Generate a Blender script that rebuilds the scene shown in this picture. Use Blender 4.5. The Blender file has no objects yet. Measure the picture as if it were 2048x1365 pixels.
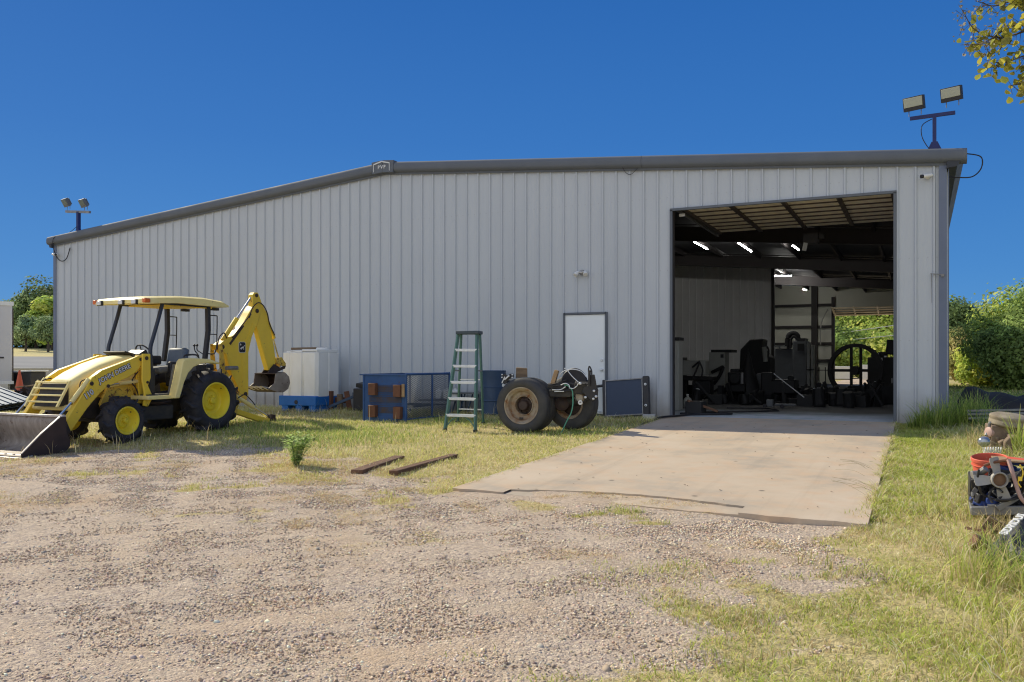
import bpy, math, random
import numpy as np
from mathutils import Vector, Matrix, Euler
random.seed(7); rng = np.random.default_rng(11)
R = math.radians
scene = bpy.context.scene
col = scene.collection
# ------------------------------------------------------------------ camera geometry (metres; wall plane is y=0, slab z=0)
CAM = Vector((0, -17.3, 1.1)); FPX = 1690.0; HZ = 727.0
YAW = math.atan(816/1690); CO, SI = math.cos(YAW), math.sin(YAW)
def ray(px, py):
    X = (px-1024)/FPX; u = (HZ-py)/FPX
    return Vector((X*CO-SI, CO+X*SI, u))
def PY(px, py, y):
    r = ray(px, py); t = (y-CAM.y)/r.y; return CAM+r*t
def PX(px, py, x):
    r = ray(px, py); t = x/r.x; return CAM+r*t
GP = [(-30,-.62),(-18,-.52),(-13,-.44),(-9.3,-.333),(-7,-.28),(-5,-.21),(-3,-.14),(0,-.05),(60,-.05)]
def gz(x, y):
    x = np.asarray(x, float); y = np.asarray(y, float)
    z = np.interp(y, [a for a, b in GP], [b for a, b in GP])
    q = -.82*x+.57*(y+17.3)
    s = np.clip((-x-24)/8, 0, 1); s = s*s*(3-2*s)
    z = z+s*np.interp(q, [45, 52, 86, 149, 220, 500], [0, .47, 1.72, 3.65, 4.6, 6])
    z = z+.012*np.sin(x*1.7+.6*y)+.012*np.sin(y*2.3-.8*x+1)+.006*np.sin(x*5.1+y*4.3)
    return z
def ground(x, y): return float(gz(x, y))
# ------------------------------------------------------------------ materials
def new_mat(name):
    m = bpy.data.materials.new(name); m.use_nodes = True
    nt = m.node_tree; b = nt.nodes['Principled BSDF']; return m, nt, b
def N(nt, t, **k):
    n = nt.nodes.new(t)
    for a, v in k.items():
        if a.startswith('i_'): n.inputs[a[2:]].default_value = v
        else: setattr(n, a, v)
    return n
def rgb(c): return (c[0], c[1], c[2], 1)
def worn(name, c, c2=None, rough=.5, metal=0., scale=4., amt=.5, bump=.0, bscale=60., spot=None, spot_amt=.0, stretch=(1,1,1), coat=0):
    """painted / raw surface with two tones, optional rust or dirt spots and fine bump"""
    m, nt, b = new_mat(name); L = nt.links.new
    tc = N(nt, 'ShaderNodeTexCoord'); mp = N(nt, 'ShaderNodeMapping'); mp.inputs['Scale'].default_value = stretch
    L(tc.outputs['Object'], mp.inputs['Vector'])
    n1 = N(nt, 'ShaderNodeTexNoise', i_Scale=scale, i_Detail=6., i_Roughness=.6); L(mp.outputs[0], n1.inputs['Vector'])
    rp = N(nt, 'ShaderNodeMapRange'); rp.inputs['From Min'].default_value = .35; rp.inputs['From Max'].default_value = .7
    rp.inputs['To Max'].default_value = amt; L(n1.outputs['Fac'], rp.inputs['Value'])
    mx = N(nt, 'ShaderNodeMixRGB'); mx.inputs[1].default_value = rgb(c)
    mx.inputs[2].default_value = rgb(c2 if c2 else [v*.6 for v in c]); L(rp.outputs[0], mx.inputs[0])
    out = mx.outputs[0]
    if spot:
        n2 = N(nt, 'ShaderNodeTexNoise', i_Scale=scale*2.3, i_Detail=8., i_Roughness=.7); L(tc.outputs['Object'], n2.inputs['Vector'])
        r2 = N(nt, 'ShaderNodeMapRange'); r2.inputs['From Min'].default_value = .68-spot_amt*.25; r2.inputs['From Max'].default_value = .74-spot_amt*.25
        L(n2.outputs['Fac'], r2.inputs['Value'])
        m2 = N(nt, 'ShaderNodeMixRGB'); L(r2.outputs[0], m2.inputs[0]); L(out, m2.inputs[1]); m2.inputs[2].default_value = rgb(spot); out = m2.outputs[0]
    L(out, b.inputs['Base Color'])
    b.inputs['Metallic'].default_value = metal
    rr = N(nt, 'ShaderNodeMapRange'); rr.inputs['To Min'].default_value = max(rough-.1, .05); rr.inputs['To Max'].default_value = min(rough+.2, 1)
    L(n1.outputs['Fac'], rr.inputs['Value']); L(rr.outputs[0], b.inputs['Roughness'])
    if coat: b.inputs['Coat Weight'].default_value = coat
    if bump:
        n3 = N(nt, 'ShaderNodeTexNoise', i_Scale=bscale, i_Detail=4.); L(mp.outputs[0], n3.inputs['Vector'])
        bp = N(nt, 'ShaderNodeBump', i_Strength=bump, i_Distance=.01); L(n3.outputs['Fac'], bp.inputs['Height']); L(bp.outputs[0], b.inputs['Normal'])
    return m
def attr_mat(name, rough=.6, trans=.0, bump=0):
    m, nt, b = new_mat(name); L = nt.links.new
    a = N(nt, 'ShaderNodeAttribute', attribute_name='Col')
    L(a.outputs['Color'], b.inputs['Base Color']); b.inputs['Roughness'].default_value = rough
    b.inputs['Specular IOR Level'].default_value = .08
    if trans:
        t = N(nt, 'ShaderNodeBsdfTranslucent'); L(a.outputs['Color'], t.inputs['Color'])
        ms = N(nt, 'ShaderNodeMixShader'); ms.inputs[0].default_value = trans
        L(b.outputs[0], ms.inputs[1]); L(t.outputs[0], ms.inputs[2]); L(ms.outputs[0], nt.nodes['Material Output'].inputs['Surface'])
    return m
def emis(name, c, s):
    m, nt, b = new_mat(name); b.inputs['Base Color'].default_value = rgb(c)
    b.inputs['Emission Color'].default_value = rgb(c); b.inputs['Emission Strength'].default_value = s; return m
M = {}
M['yellow'] = worn('yellow_paint', (.94,.66,.05), (.84,.57,.06), .42, scale=3, amt=.8, spot=(.30,.17,.06), spot_amt=.24)
M['yellow_pale'] = worn('pale_yellow_paint', (.95,.80,.33), (.88,.72,.30), .5, scale=3, amt=.7, spot=(.52,.40,.20), spot_amt=.14)  # paler yellow base for hood, canopy, fenders and cylinders
M['yellow_rust'] = worn('rusty_yellow_paint', (.85,.58,.07), (.58,.36,.06), .5, scale=5, amt=.8, spot=(.14,.06,.025), spot_amt=.6)
M['rim_yellow'] = worn('rim_yellow', (.93,.74,.04), (.84,.64,.05), .45, scale=6, amt=.7, spot=(.42,.28,.08), spot_amt=.22)
M['rubber'] = worn('rubber', (.017,.018,.028), (.060,.055,.055), .75, scale=7, amt=.8, spot=(.13,.105,.08), spot_amt=.16, bump=.25, bscale=40)
M['rubber_road'] = worn('worn_rubber', (.045,.044,.045), (.10,.095,.085), .7, scale=5, amt=.6, bump=.15, bscale=50)
M['black'] = worn('black_paint', (.018,.018,.022), (.05,.045,.042), .45, scale=6, amt=.6)
M['blackfrost'] = worn('dusty_black_frame', (.022,.022,.024), (.085,.072,.055), .65, scale=5, amt=.7)
M['post'] = worn('black_post_paint', (.020,.026,.045), (.04,.045,.055), .32, scale=4, amt=.5)
M['rust'] = worn('rusty_steel', (.13,.070,.040), (.22,.13,.075), .8, scale=8, amt=.9, bump=.3)
M['bucketsteel'] = worn('bucket_steel', (.23,.19,.16), (.42,.37,.32), .5, .15, scale=4, amt=.8, spot=(.10,.05,.03), spot_amt=.35, stretch=(3,1,1))
M['bucketedge'] = worn('scoured_steel', (.62,.59,.56), (.42,.37,.33), .4, .5, scale=9, amt=.8)
M['darkrust'] = worn('dark_brown_steel', (.045,.030,.026), (.085,.055,.045), .6, .2, scale=6, amt=.8)
M['chrome'] = worn('chrome_rod', (.62,.62,.63), (.5,.5,.5), .18, 1., amt=.3)
M['steel'] = worn('grey_steel', (.30,.30,.30), (.18,.17,.16), .45, .6, scale=8, amt=.7)
M['alu'] = worn('aluminium', (.78,.80,.81), (.58,.60,.61), .4, .25, scale=12, amt=.6)
M['lens'] = worn('lamp_lens', (.75,.76,.74), (.6,.6,.6), .15, amt=.3)
M['orange'] = worn('orange_lens', (.75,.16,.02), (.5,.1,.02), .25, amt=.4)
M['seat'] = worn('blue_grey_vinyl', (.10,.14,.20), (.17,.20,.24), .55, scale=6, amt=.7)
M['seatdark'] = worn('grey_vinyl', (.15,.155,.16), (.27,.26,.24), .6, scale=6, amt=.7)
M['white'] = worn('white_paint', (.78,.78,.76), (.6,.6,.58), .5, scale=5, amt=.4)
M['decalblack'] = worn('black_decal', (.012,.012,.018), (.02,.02,.03), .4)
M['wall'] = worn('pale_grey_sheet_steel', (.445,.475,.52), (.395,.425,.47), .42, .0, scale=.55, amt=.7, stretch=(1,1,.35), spot=(.36,.39,.43), spot_amt=.0, bump=.05, bscale=3)
def wall_mat():
    m = worn('pale_grey_sheet_steel', (.535,.57,.605), (.475,.51,.55), .45, .0, scale=.55, amt=.7, stretch=(1,1,.35), bump=.0)
    nt = m.node_tree; L = nt.links.new; b = nt.nodes['Principled BSDF']; src = b.inputs['Base Color'].links[0].from_socket
    tc = N(nt, 'ShaderNodeTexCoord'); sp = N(nt, 'ShaderNodeSeparateXYZ'); L(tc.outputs['Object'], sp.inputs[0])
    mp = N(nt, 'ShaderNodeMapping'); mp.inputs['Scale'].default_value = (5, 5, .22); L(tc.outputs['Object'], mp.inputs['Vector'])
    st = N(nt, 'ShaderNodeTexNoise', i_Scale=3., i_Detail=6.); L(mp.outputs[0], st.inputs['Vector'])
    r1 = N(nt, 'ShaderNodeMapRange'); r1.inputs['From Min'].default_value = .5; r1.inputs['From Max'].default_value = .75; r1.inputs['To Max'].default_value = .22; L(st.outputs['Fac'], r1.inputs['Value'])
    m1 = N(nt, 'ShaderNodeMixRGB'); L(r1.outputs[0], m1.inputs[0]); L(src, m1.inputs[1]); m1.inputs[2].default_value = (.43,.455,.50,1)
    # splash dirt near the ground
    n2 = N(nt, 'ShaderNodeTexNoise', i_Scale=2.5, i_Detail=8.); L(tc.outputs['Object'], n2.inputs['Vector'])
    ad = N(nt, 'ShaderNodeMath', operation='MULTIPLY_ADD'); L(n2.outputs['Fac'], ad.inputs[0]); ad.inputs[1].default_value = -.9; L(sp.outputs['Z'], ad.inputs[2])
    r2 = N(nt, 'ShaderNodeMapRange'); r2.inputs['From Min'].default_value = .15; r2.inputs['From Max'].default_value = -.45; r2.inputs['To Max'].default_value = .6; L(ad.outputs[0], r2.inputs['Value'])
    m2 = N(nt, 'ShaderNodeMixRGB'); L(r2.outputs[0], m2.inputs[0]); L(m1.outputs[0], m2.inputs[1]); m2.inputs[2].default_value = (.24,.20,.16,1)
    # screw rows at the girts
    wv = N(nt, 'ShaderNodeMath', operation='PINGPONG'); L(sp.outputs['Z'], wv.inputs[0]); wv.inputs[1].default_value = .76
    lt = N(nt, 'ShaderNodeMath', operation='LESS_THAN'); L(wv.outputs[0], lt.inputs[0]); lt.inputs[1].default_value = .009
    px = N(nt, 'ShaderNodeMath', operation='PINGPONG'); L(sp.outputs['X'], px.inputs[0]); px.inputs[1].default_value = .0762
    l2 = N(nt, 'ShaderNodeMath', operation='LESS_THAN'); L(px.outputs[0], l2.inputs[0]); l2.inputs[1].default_value = .012
    ml = N(nt, 'ShaderNodeMath', operation='MULTIPLY'); L(lt.outputs[0], ml.inputs[0]); L(l2.outputs[0], ml.inputs[1])
    m3 = N(nt, 'ShaderNodeMixRGB'); L(ml.outputs[0], m3.inputs[0]); L(m2.outputs[0], m3.inputs[1]); m3.inputs[2].default_value = (.46,.48,.51,1)
    L(m3.outputs[0], b.inputs['Base Color'])
    # oil canning
    mp2 = N(nt, 'ShaderNodeMapping'); mp2.inputs['Scale'].default_value = (3.3, 3.3, .9); L(tc.outputs['Object'], mp2.inputs['Vector'])
    n3 = N(nt, 'ShaderNodeTexNoise', i_Scale=1.2, i_Detail=2.); L(mp2.outputs[0], n3.inputs['Vector'])
    bp = N(nt, 'ShaderNodeBump', i_Strength=.5, i_Distance=.02); L(n3.outputs['Fac'], bp.inputs['Height']); L(bp.outputs[0], b.inputs['Normal'])
    return m
M['wall'] = wall_mat()
M['trim'] = worn('dark_grey_trim', (.14,.155,.18), (.115,.13,.15), .75, .0, scale=2, amt=.5)
M['gutter'] = worn('dark_gutter', (.03,.034,.045), (.04,.045,.055), .5)
M['trimblue'] = worn('blue_grey_corner_trim', (.15,.18,.26), (.12,.15,.21), .4, scale=2, amt=.5)
M['roof'] = worn('roof_sheet', (.30,.32,.34), (.24,.25,.26), .45, .2, scale=1, amt=.5)
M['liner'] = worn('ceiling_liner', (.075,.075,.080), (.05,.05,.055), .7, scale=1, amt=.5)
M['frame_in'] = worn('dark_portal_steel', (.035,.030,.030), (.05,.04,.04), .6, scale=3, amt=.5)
M['wallin'] = worn('inner_wall_sheet', (.88,.88,.87), (.74,.74,.74), .5, scale=.8, amt=.6)
M['wallcream'] = worn('cream_back_wall', (.80,.80,.68), (.66,.66,.56), .5, scale=.8, amt=.6)
M['door'] = worn('white_steel_door', (.84,.88,.90), (.78,.83,.87), .4, scale=1.5, amt=.5)
M['doorin'] = worn('cream_door_panel', (.98,.88,.66), (.92,.80,.58), .45, scale=2, amt=.5)
M['stile'] = worn('brown_door_stile', (.09,.065,.05), (.06,.045,.04), .5, scale=3)
M['bluepaint'] = worn('blue_stand_paint', (.012,.022,.13), (.01,.018,.09), .5, scale=6)
M['glassdark'] = worn('dim_lamp_glass', (.10,.15,.17), (.06,.10,.11), .12, scale=6)
M['lampglass'] = worn('pale_lamp_glass', (.46,.47,.36), (.38,.40,.32), .15, scale=4)
M['cable'] = worn('black_cable', (.015,.015,.02), None, .5)
M['tank'] = worn('milky_plastic', (.90,.89,.84), (.78,.76,.68), .45, scale=2.2, amt=.8, stretch=(1,1,.5), spot=(.45,.43,.37), spot_amt=.03)
M['tankblue'] = worn('blue_plastic_base', (.01,.15,.48), (.01,.11,.36), .45, scale=4, amt=.6)
M['wood'] = worn('weathered_wood', (.24,.17,.105), (.13,.09,.06), .8, scale=4, amt=.9, stretch=(1,1,9), bump=.4)
M['wooddark'] = worn('dark_creosote_timber', (.20,.105,.06), (.10,.055,.035), .85, scale=5, amt=.9, stretch=(6,1,6), bump=.5)
M['woodred'] = worn('red_brown_block', (.20,.085,.045), (.11,.05,.03), .7, scale=7, amt=.8)
M['woodlight'] = worn('light_board', (.42,.28,.15), (.28,.18,.10), .75, scale=5, amt=.9, stretch=(1,1,6), bump=.3)
M['cageblue'] = worn('royal_blue_steel', (.035,.105,.29), (.03,.07,.18), .55, scale=4, amt=.7, spot=(.09,.06,.06), spot_amt=.30)
M['mesh'] = worn('dark_blue_expanded_metal', (.10,.12,.15), (.16,.16,.16), .6, .2, scale=8)
M['drum'] = worn('dark_blue_drum', (.045,.085,.16), (.035,.06,.11), .45, scale=4, amt=.7, spot=(.06,.05,.05), spot_amt=.08)
M['navy'] = worn('navy_core', (.035,.055,.10), (.05,.07,.12), .55, scale=12, amt=.6, bump=.3, bscale=150)
M['ladder'] = worn('green_fibreglass', (.085,.19,.16), (.13,.24,.20), .5, scale=8, amt=.6)
M['ladderdark'] = worn('dark_ladder_cap', (.05,.07,.085), (.07,.09,.10), .5)
M['rimrust'] = worn('rusty_cream_rim', (.42,.38,.30), (.26,.15,.07), .6, scale=4, amt=1., spot=(.25,.11,.04), spot_amt=.45)
M['greenhose'] = worn('green_hose', (.10,.33,.22), (.07,.25,.17), .4)
M['pinkhose'] = worn('faded_red_hose', (.50,.33,.29), (.40,.24,.21), .6)
M['red'] = worn('red_bucket_plastic', (.74,.13,.07), (.62,.12,.07), .5, scale=5, amt=.8, spot=(.55,.36,.26), spot_amt=.2)
M['blueplastic'] = worn('blue_engine_paint', (.02,.06,.28), (.02,.03,.10), .5, scale=9, amt=.9, spot=(.05,.045,.04), spot_amt=.4)
M['greyplastic'] = worn('grey_fan_plastic', (.40,.38,.34), (.30,.28,.25), .6, scale=6, amt=.7)
M['alloy'] = worn('oily_cast_alloy', (.34,.33,.31), (.16,.15,.14), .5, .3, scale=14, amt=.9, spot=(.08,.06,.05), spot_amt=.4)
M['bag'] = worn('black_bag_film', (.022,.024,.028), (.075,.075,.075), .5, scale=6, amt=.9, bump=.7, bscale=14)
M['concrete_low'] = worn('pale_concrete', (.50,.49,.46), (.40,.39,.36), .8, scale=2, amt=.7)
M['trailer'] = worn('white_trailer_skin', (.60,.59,.60), (.52,.51,.52), .4, scale=.8, amt=.6)
M['bluesheet'] = worn('blue_grey_sheet', (.09,.13,.20), (.14,.17,.22), .45, .3, scale=4, amt=.8)
M['cone'] = worn('cone_orange', (.75,.14,.05), (.6,.10,.05), .5)
M['tarp'] = worn('black_tarp', (.020,.018,.017), (.05,.045,.04), .85, scale=3, amt=.7, bump=.5, bscale=6)
M['bark'] = worn('bark', (.12,.09,.065), (.07,.055,.04), .9, scale=12, amt=.9, stretch=(1,1,.3), bump=.6)
M['greymachine'] = worn('grey_machine_paint', (.14,.15,.16), (.09,.095,.10), .5, scale=4)
M['whitemachine'] = worn('light_grey_cabinet', (.42,.42,.38), (.34,.34,.31), .5, scale=4)
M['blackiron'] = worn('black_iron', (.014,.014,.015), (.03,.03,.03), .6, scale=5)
M['tube_on'] = emis('lit_tube', (1,.98,.92), 120)
M['power'] = worn('wire_grey', (.55,.55,.5), None, .5)
M['grass'] = attr_mat('grass_blades', .55, .42)
M['leaf'] = attr_mat('leaf_faces', .7, .45)
M['stone'] = attr_mat('stone_faces', .85, 0)
# ------------------------------------------------------------------ mesh builder
class MB:
    def __init__(s): s.v = []; s.f = []
    def add(s, vs, fs):
        o = len(s.v); s.v += [tuple(v) for v in vs]; s.f += [tuple(i+o for i in f) for f in fs]; return s
    def box(s, c, d, rot=None):
        x, y, z = [k/2 for k in d]
        vs = [Vector(p) for p in ((-x,-y,-z),(x,-y,-z),(x,y,-z),(-x,y,-z),(-x,-y,z),(x,-y,z),(x,y,z),(-x,y,z))]
        if rot is not None:
            m = Euler(rot).to_matrix(); vs = [m @ v for v in vs]
        c = Vector(c)
        return s.add([v+c for v in vs], [(3,2,1,0),(4,5,6,7),(0,1,5,4),(1,2,6,5),(2,3,7,6),(3,0,4,7)])
    def bar(s, p, q, w, h, up=(0,0,1)):
        p, q = Vector(p), Vector(q); d = (q-p).normalized(); u = Vector(up)
        if abs(d.dot(u)) > .98: u = Vector((0,1,0))
        a = d.cross(u).normalized(); b = a.cross(d).normalized()
        a *= w/2; b *= h/2
        vs = [p-a-b, p+a-b, p+a+b, p-a+b, q-a-b, q+a-b, q+a+b, q-a+b]
        return s.add(vs, [(0,1,2,3),(7,6,5,4),(4,5,1,0),(5,6,2,1),(6,7,3,2),(7,4,0,3)])
    def tube(s, pts, r, n=8, r2=None, cap=True):
        pts = [Vector(p) for p in pts]; k = len(pts); rings = []
        up = Vector((0,0,1))
        for i, p in enumerate(pts):
            d = (pts[min(i+1, k-1)]-pts[max(i-1, 0)]).normalized()
            if abs(d.dot(up)) > .97: a = d.cross(Vector((0,1,0))).normalized()
            else: a = d.cross(up).normalized()
            if rings and a.dot(pa) < 0: a = -a
            pa = a; b = a.cross(d)
            rr = r if r2 is None else r+(r2-r)*i/(k-1)
            rings.append([p+(a*math.cos(t)+b*math.sin(t))*rr for t in [2*math.pi*j/n for j in range(n)]])
        vs = [v for g in rings for v in g]; fs = []
        for i in range(k-1):
            for j in range(n):
                a0 = i*n+j; a1 = i*n+(j+1) % n; fs.append((a0, a1, a1+n, a0+n))
        if cap: fs += [tuple(range(n))[::-1], tuple((k-1)*n+j for j in range(n))]
        return s.add(vs, fs)
    def curve(s, pts, r, n=8, seg=6):
        return s.tube(smooth(pts, seg), r, n)
    def lathe(s, prof, o, ax, n=24, close=False, cap0=True):
        """prof: list of (radius, distance along axis)"""
        o = Vector(o); ax = Vector(ax).normalized(); t = Vector((0,0,1)) if abs(ax.z) < .9 else Vector((1,0,0))
        a = ax.cross(t).normalized(); b = ax.cross(a)
        vs = []; fs = []
        for r, h in prof:
            for j in range(n):
                th = 2*math.pi*j/n; vs.append(o+ax*h+(a*math.cos(th)+b*math.sin(th))*r)
        k = len(prof)
        for i in range(k-1+(1 if close else 0)):
            for j in range(n):
                i2 = (i+1) % k
                fs.append((i*n+j, i*n+(j+1) % n, i2*n+(j+1) % n, i2*n+j))
        if not close:
            if prof[0][0] > 1e-4 and cap0: fs.append(tuple(range(n))[::-1])
            if prof[-1][0] > 1e-4: fs.append(tuple((k-1)*n+j for j in range(n)))
        return s.add(vs, fs)
    def prism(s, poly, f, t0, t1):
        """poly 2-D points, f(a,b,t)->3-D, extruded from t0 to t1"""
        n = len(poly)
        vs = [f(a, b, t0) for a, b in poly]+[f(a, b, t1) for a, b in poly]
        fs = [tuple(range(n))[::-1], tuple(range(n, 2*n))]+[(i, (i+1) % n, (i+1) % n+n, i+n) for i in range(n)]
        return s.add(vs, fs)
    def ball(s, c, r, n=12, m=8):
        c = Vector(c); rx, ry, rz = (r, r, r) if not hasattr(r, '__len__') else r
        vs = []; fs = []
        for i in range(m+1):
            ph = math.pi*i/m
            for j in range(n):
                th = 2*math.pi*j/n; vs.append(c+Vector((rx*math.sin(ph)*math.cos(th), ry*math.sin(ph)*math.sin(th), rz*math.cos(ph))))
        for i in range(m):
            for j in range(n): fs.append((i*n+j, (i+1)*n+j, (i+1)*n+(j+1) % n, i*n+(j+1) % n))
        return s.add(vs, fs)
    def build(s, name, mat, parent=None, bevel=0, smoothed=True, world=True, angle=35):
        """vertices are in world space when the parent Empty sits at its place without rotation"""
        me = bpy.data.meshes.new(name)
        off = Vector((0,0,0))
        if parent is not None and world: off = parent_origin(parent)
        me.from_pydata([(v[0]-off.x, v[1]-off.y, v[2]-off.z) for v in s.v], [], s.f)
        import bmesh
        bm = bmesh.new(); bm.from_mesh(me); bmesh.ops.remove_doubles(bm, verts=bm.verts, dist=1e-5)
        bmesh.ops.recalc_face_normals(bm, faces=bm.faces); bm.to_mesh(me); bm.free()
        me.materials.append(M[mat] if isinstance(mat, str) else mat)
        if smoothed:
            me.polygons.foreach_set('use_smooth', [True]*len(me.polygons)); me.set_sharp_from_angle(angle=R(angle))
        o = bpy.data.objects.new(name, me); col.objects.link(o)
        if parent is not None: o.parent = parent
        if bevel:
            b = o.modifiers.new('bevel', 'BEVEL'); b.width = bevel; b.segments = 2; b.limit_method = 'ANGLE'; b.angle_limit = R(40)
            b.harden_normals = False
        return o
def parent_origin(p):
    o = Vector((0,0,0))
    while p is not None: o += p.location; p = p.parent
    return o
def smooth(pts, seg=6):
    P = [Vector(p) for p in pts]; out = []
    for i in range(len(P)-1):
        p0 = P[max(i-1, 0)]; p1 = P[i]; p2 = P[i+1]; p3 = P[min(i+2, len(P)-1)]
        for k in range(seg):
            t = k/seg
            out.append(.5*((2*p1)+(p2-p0)*t+(2*p0-5*p1+4*p2-p3)*t*t+(3*p1-p0-3*p2+p3)*t**3))
    return out+[P[-1]]
def smooth2(pts, seg=5, closed=True):
    P = [Vector((a, b, 0)) for a, b in pts]; n = len(P); out = []
    for i in range(n):
        p0, p1, p2, p3 = P[i-1], P[i], P[(i+1) % n], P[(i+2) % n]
        for k in range(seg):
            t = k/seg; v = .5*((2*p1)+(p2-p0)*t+(2*p0-5*p1+4*p2-p3)*t*t+(3*p1-p0-3*p2+p3)*t**3)
            out.append((v.x, v.y))
    return out
def tag(o, label=None, cat=None, group=None, kind=None):
    if label: o['label'] = label
    if cat: o['category'] = cat
    if group: o['group'] = group
    if kind: o['kind'] = kind
    return o
def thing(name, label, cat, loc=(0,0,0), group=None):
    o = bpy.data.objects.new(name, None); col.objects.link(o); o.location = loc; o.empty_display_size = .1
    return tag(o, label, cat, group)
def text(name, s, size, origin, right, up, mat, parent=None, offset=0., extrude=.002, align='CENTER', shear=0, space=1.):
    c = bpy.data.curves.new('lettering', 'FONT'); c.body = s; c.size = size; c.extrude = extrude; c.offset = offset
    c.align_x = align; c.align_y = 'CENTER'; c.shear = shear; c.space_character = space; c.resolution_u = 3
    t = bpy.data.objects.new('lettering', c); col.objects.link(t)
    dg = bpy.context.evaluated_depsgraph_get(); dg.update()
    me = bpy.data.meshes.new_from_object(t.evaluated_get(dg)); bpy.data.objects.remove(t)
    r = Vector(right).normalized(); u = Vector(up); u = (u-r*u.dot(r)).normalized(); n = r.cross(u)
    og = Vector(origin)-(parent_origin(parent) if parent else Vector((0,0,0)))
    m = Matrix(((r.x, u.x, n.x, og.x), (r.y, u.y, n.y, og.y), (r.z, u.z, n.z, og.z), (0, 0, 0, 1)))
    me.transform(m); me.materials.clear(); me.materials.append(M[mat]); me.name = name
    o = bpy.data.objects.new(name, me); col.objects.link(o)
    if parent is not None: o.parent = parent
    return o
# fast numpy mesh with per-vertex colour
def np_mesh(name, V, loops, sizes, C, mat, parent=None, smoothed=False):
    me = bpy.data.meshes.new(name); me.vertices.add(len(V)); me.vertices.foreach_set('co', V.astype(np.float32).ravel())
    me.loops.add(len(loops)); me.loops.foreach_set('vertex_index', loops.astype(np.int32))
    me.polygons.add(len(sizes)); st = np.concatenate([[0], np.cumsum(sizes)[:-1]]).astype(np.int32)
    me.polygons.foreach_set('loop_start', st)
    if smoothed: me.polygons.foreach_set('use_smooth', np.ones(len(sizes), bool))
    me.update(calc_edges=True)
    a = me.color_attributes.new('Col', 'FLOAT_COLOR', 'POINT')
    C4 = np.concatenate([C, np.ones((len(C), 1))], 1).astype(np.float32); a.data.foreach_set('color', C4.ravel())
    me.materials.append(M[mat]); o = bpy.data.objects.new(name, me); col.objects.link(o)
    if parent is not None: o.parent = parent
    return o
def mixcol(cols, n, jit=.15):
    cols = np.array(cols); k = rng.integers(0, len(cols), n); c = cols[k]
    return np.clip(c*(1+jit*rng.standard_normal((n, 1)))*(1+.04*rng.standard_normal((n, 3))), .005, 1)
# ------------------------------------------------------------------ ground masks
EX = [-60,-30,-14,-12.6,-11.3,-9.6,-8.6,-7.4,-6,-4.5,-.5]; EY = [-7,-7.2,-8.6,-8.5,-7.9,-7.0,-7.3,-7.8,-8.7,-9.5,-9.5]
def wob(x, y, s=1., o=0.):
    return (np.sin(x*1.3*s+o+1.7*np.sin(y*.9*s+o))+np.sin(y*1.7*s-o*2+1.3*np.sin(x*1.1*s))+.6*np.sin((x+y)*3.1*s+o)+.5*np.sin((x-y)*4.3*s+2*o)+.35*np.sin(x*7.9*s+3*np.sin(y*5*s)))/3.4
def sst(t): t = np.clip(t, 0, 1); return t*t*(3-2*t)
def grass_mask(x, y):
    x = np.asarray(x, float); y = np.asarray(y, float)
    ye = np.interp(x, EX, EY)
    left = sst((y-ye+.8*wob(x, y, 1.6, 2)+.35*wob(x, y, 4.7, 6))/1.3+.35)*(x < -4.74)
    xe = np.interp(y, [-22,-15,-12.7,-11,-9.6,-9.4,-4,0], [-1.3,-1.0,-.75,-.38,-.42,-.42,-.42,-.42])
    soft = np.interp(y, [-12,-9.4], [1.25,.16])
    right = sst((x-xe+soft*(.7*wob(x, y, 2.2, 5)+.35*wob(x, y, 6.1, 2)))/soft+.75)
    back = (y > .5)*1.
    patch = .8*np.maximum(sst((wob(x, y, .8, 9)-.30)/.3), sst((wob(x, y, 2.1, 4)-.38)/.25))*sst((y+12.5)/2.5)*(x > -40)*(y < -6)
    drv = (x > -4.74) & (x < -.40) & (y > -9.35)
    inside = (x > -23.9) & (x < .4) & (y > -.02) & (y < 30.5)
    m = np.maximum(np.maximum(left, right*(x > -2.6)), patch)
    m = np.where((y > 1.) & ((x < -24) | (x > .45)) | (y > 30.6), 1., m)
    return np.where(drv | inside, 0., np.clip(m, 0, 1))
# ------------------------------------------------------------------ GROUND sheet
def build_ground():
    def ax(segs):
        out = []
        for a, b, s in segs: out += list(np.arange(a, b, s))
        return np.array(out+[segs[-1][1]])
    xs = ax([(-900,-200,50),(-200,-60,6),(-60,-24,1),(-24,-13,.3),(-13,5,.11),(5,12,.5),(12,60,3),(60,600,40)])
    ys = ax([(-60,-20,4),(-20,-14,.25),(-14,1,.11),(1,40,1.5),(40,200,6),(200,900,50)])
    X, Y = np.meshgrid(xs, ys); Z = gz(X, Y)
    near = (X > -24) & (X < 6) & (Y < 0)
    Z = Z+near*(.010*wob(X, Y, 4, 1)+.006*wob(X, Y, 11, 4))
    V = np.stack([X.ravel(), Y.ravel(), Z.ravel()], 1); nx, ny = len(xs), len(ys)
    i = np.arange(nx-1)[None, :]+np.arange(ny-1)[:, None]*nx
    F = np.stack([i, i+1, i+1+nx, i+nx], -1).reshape(-1, 4)
    g = grass_mask(V[:, 0], V[:, 1])
    q = -.82*V[:, 0]+.57*(V[:, 1]+17.3)
    far = ((q > 60) & (V[:, 0] < -20))*1.
    C = np.stack([g, far, 0*g], 1)
    M['ground'] = ground_mat()
    o = np_mesh('ground', V, F.ravel(), np.full(len(F), 4), C, 'ground', smoothed=True)
    tag(o, kind='structure')
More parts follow.
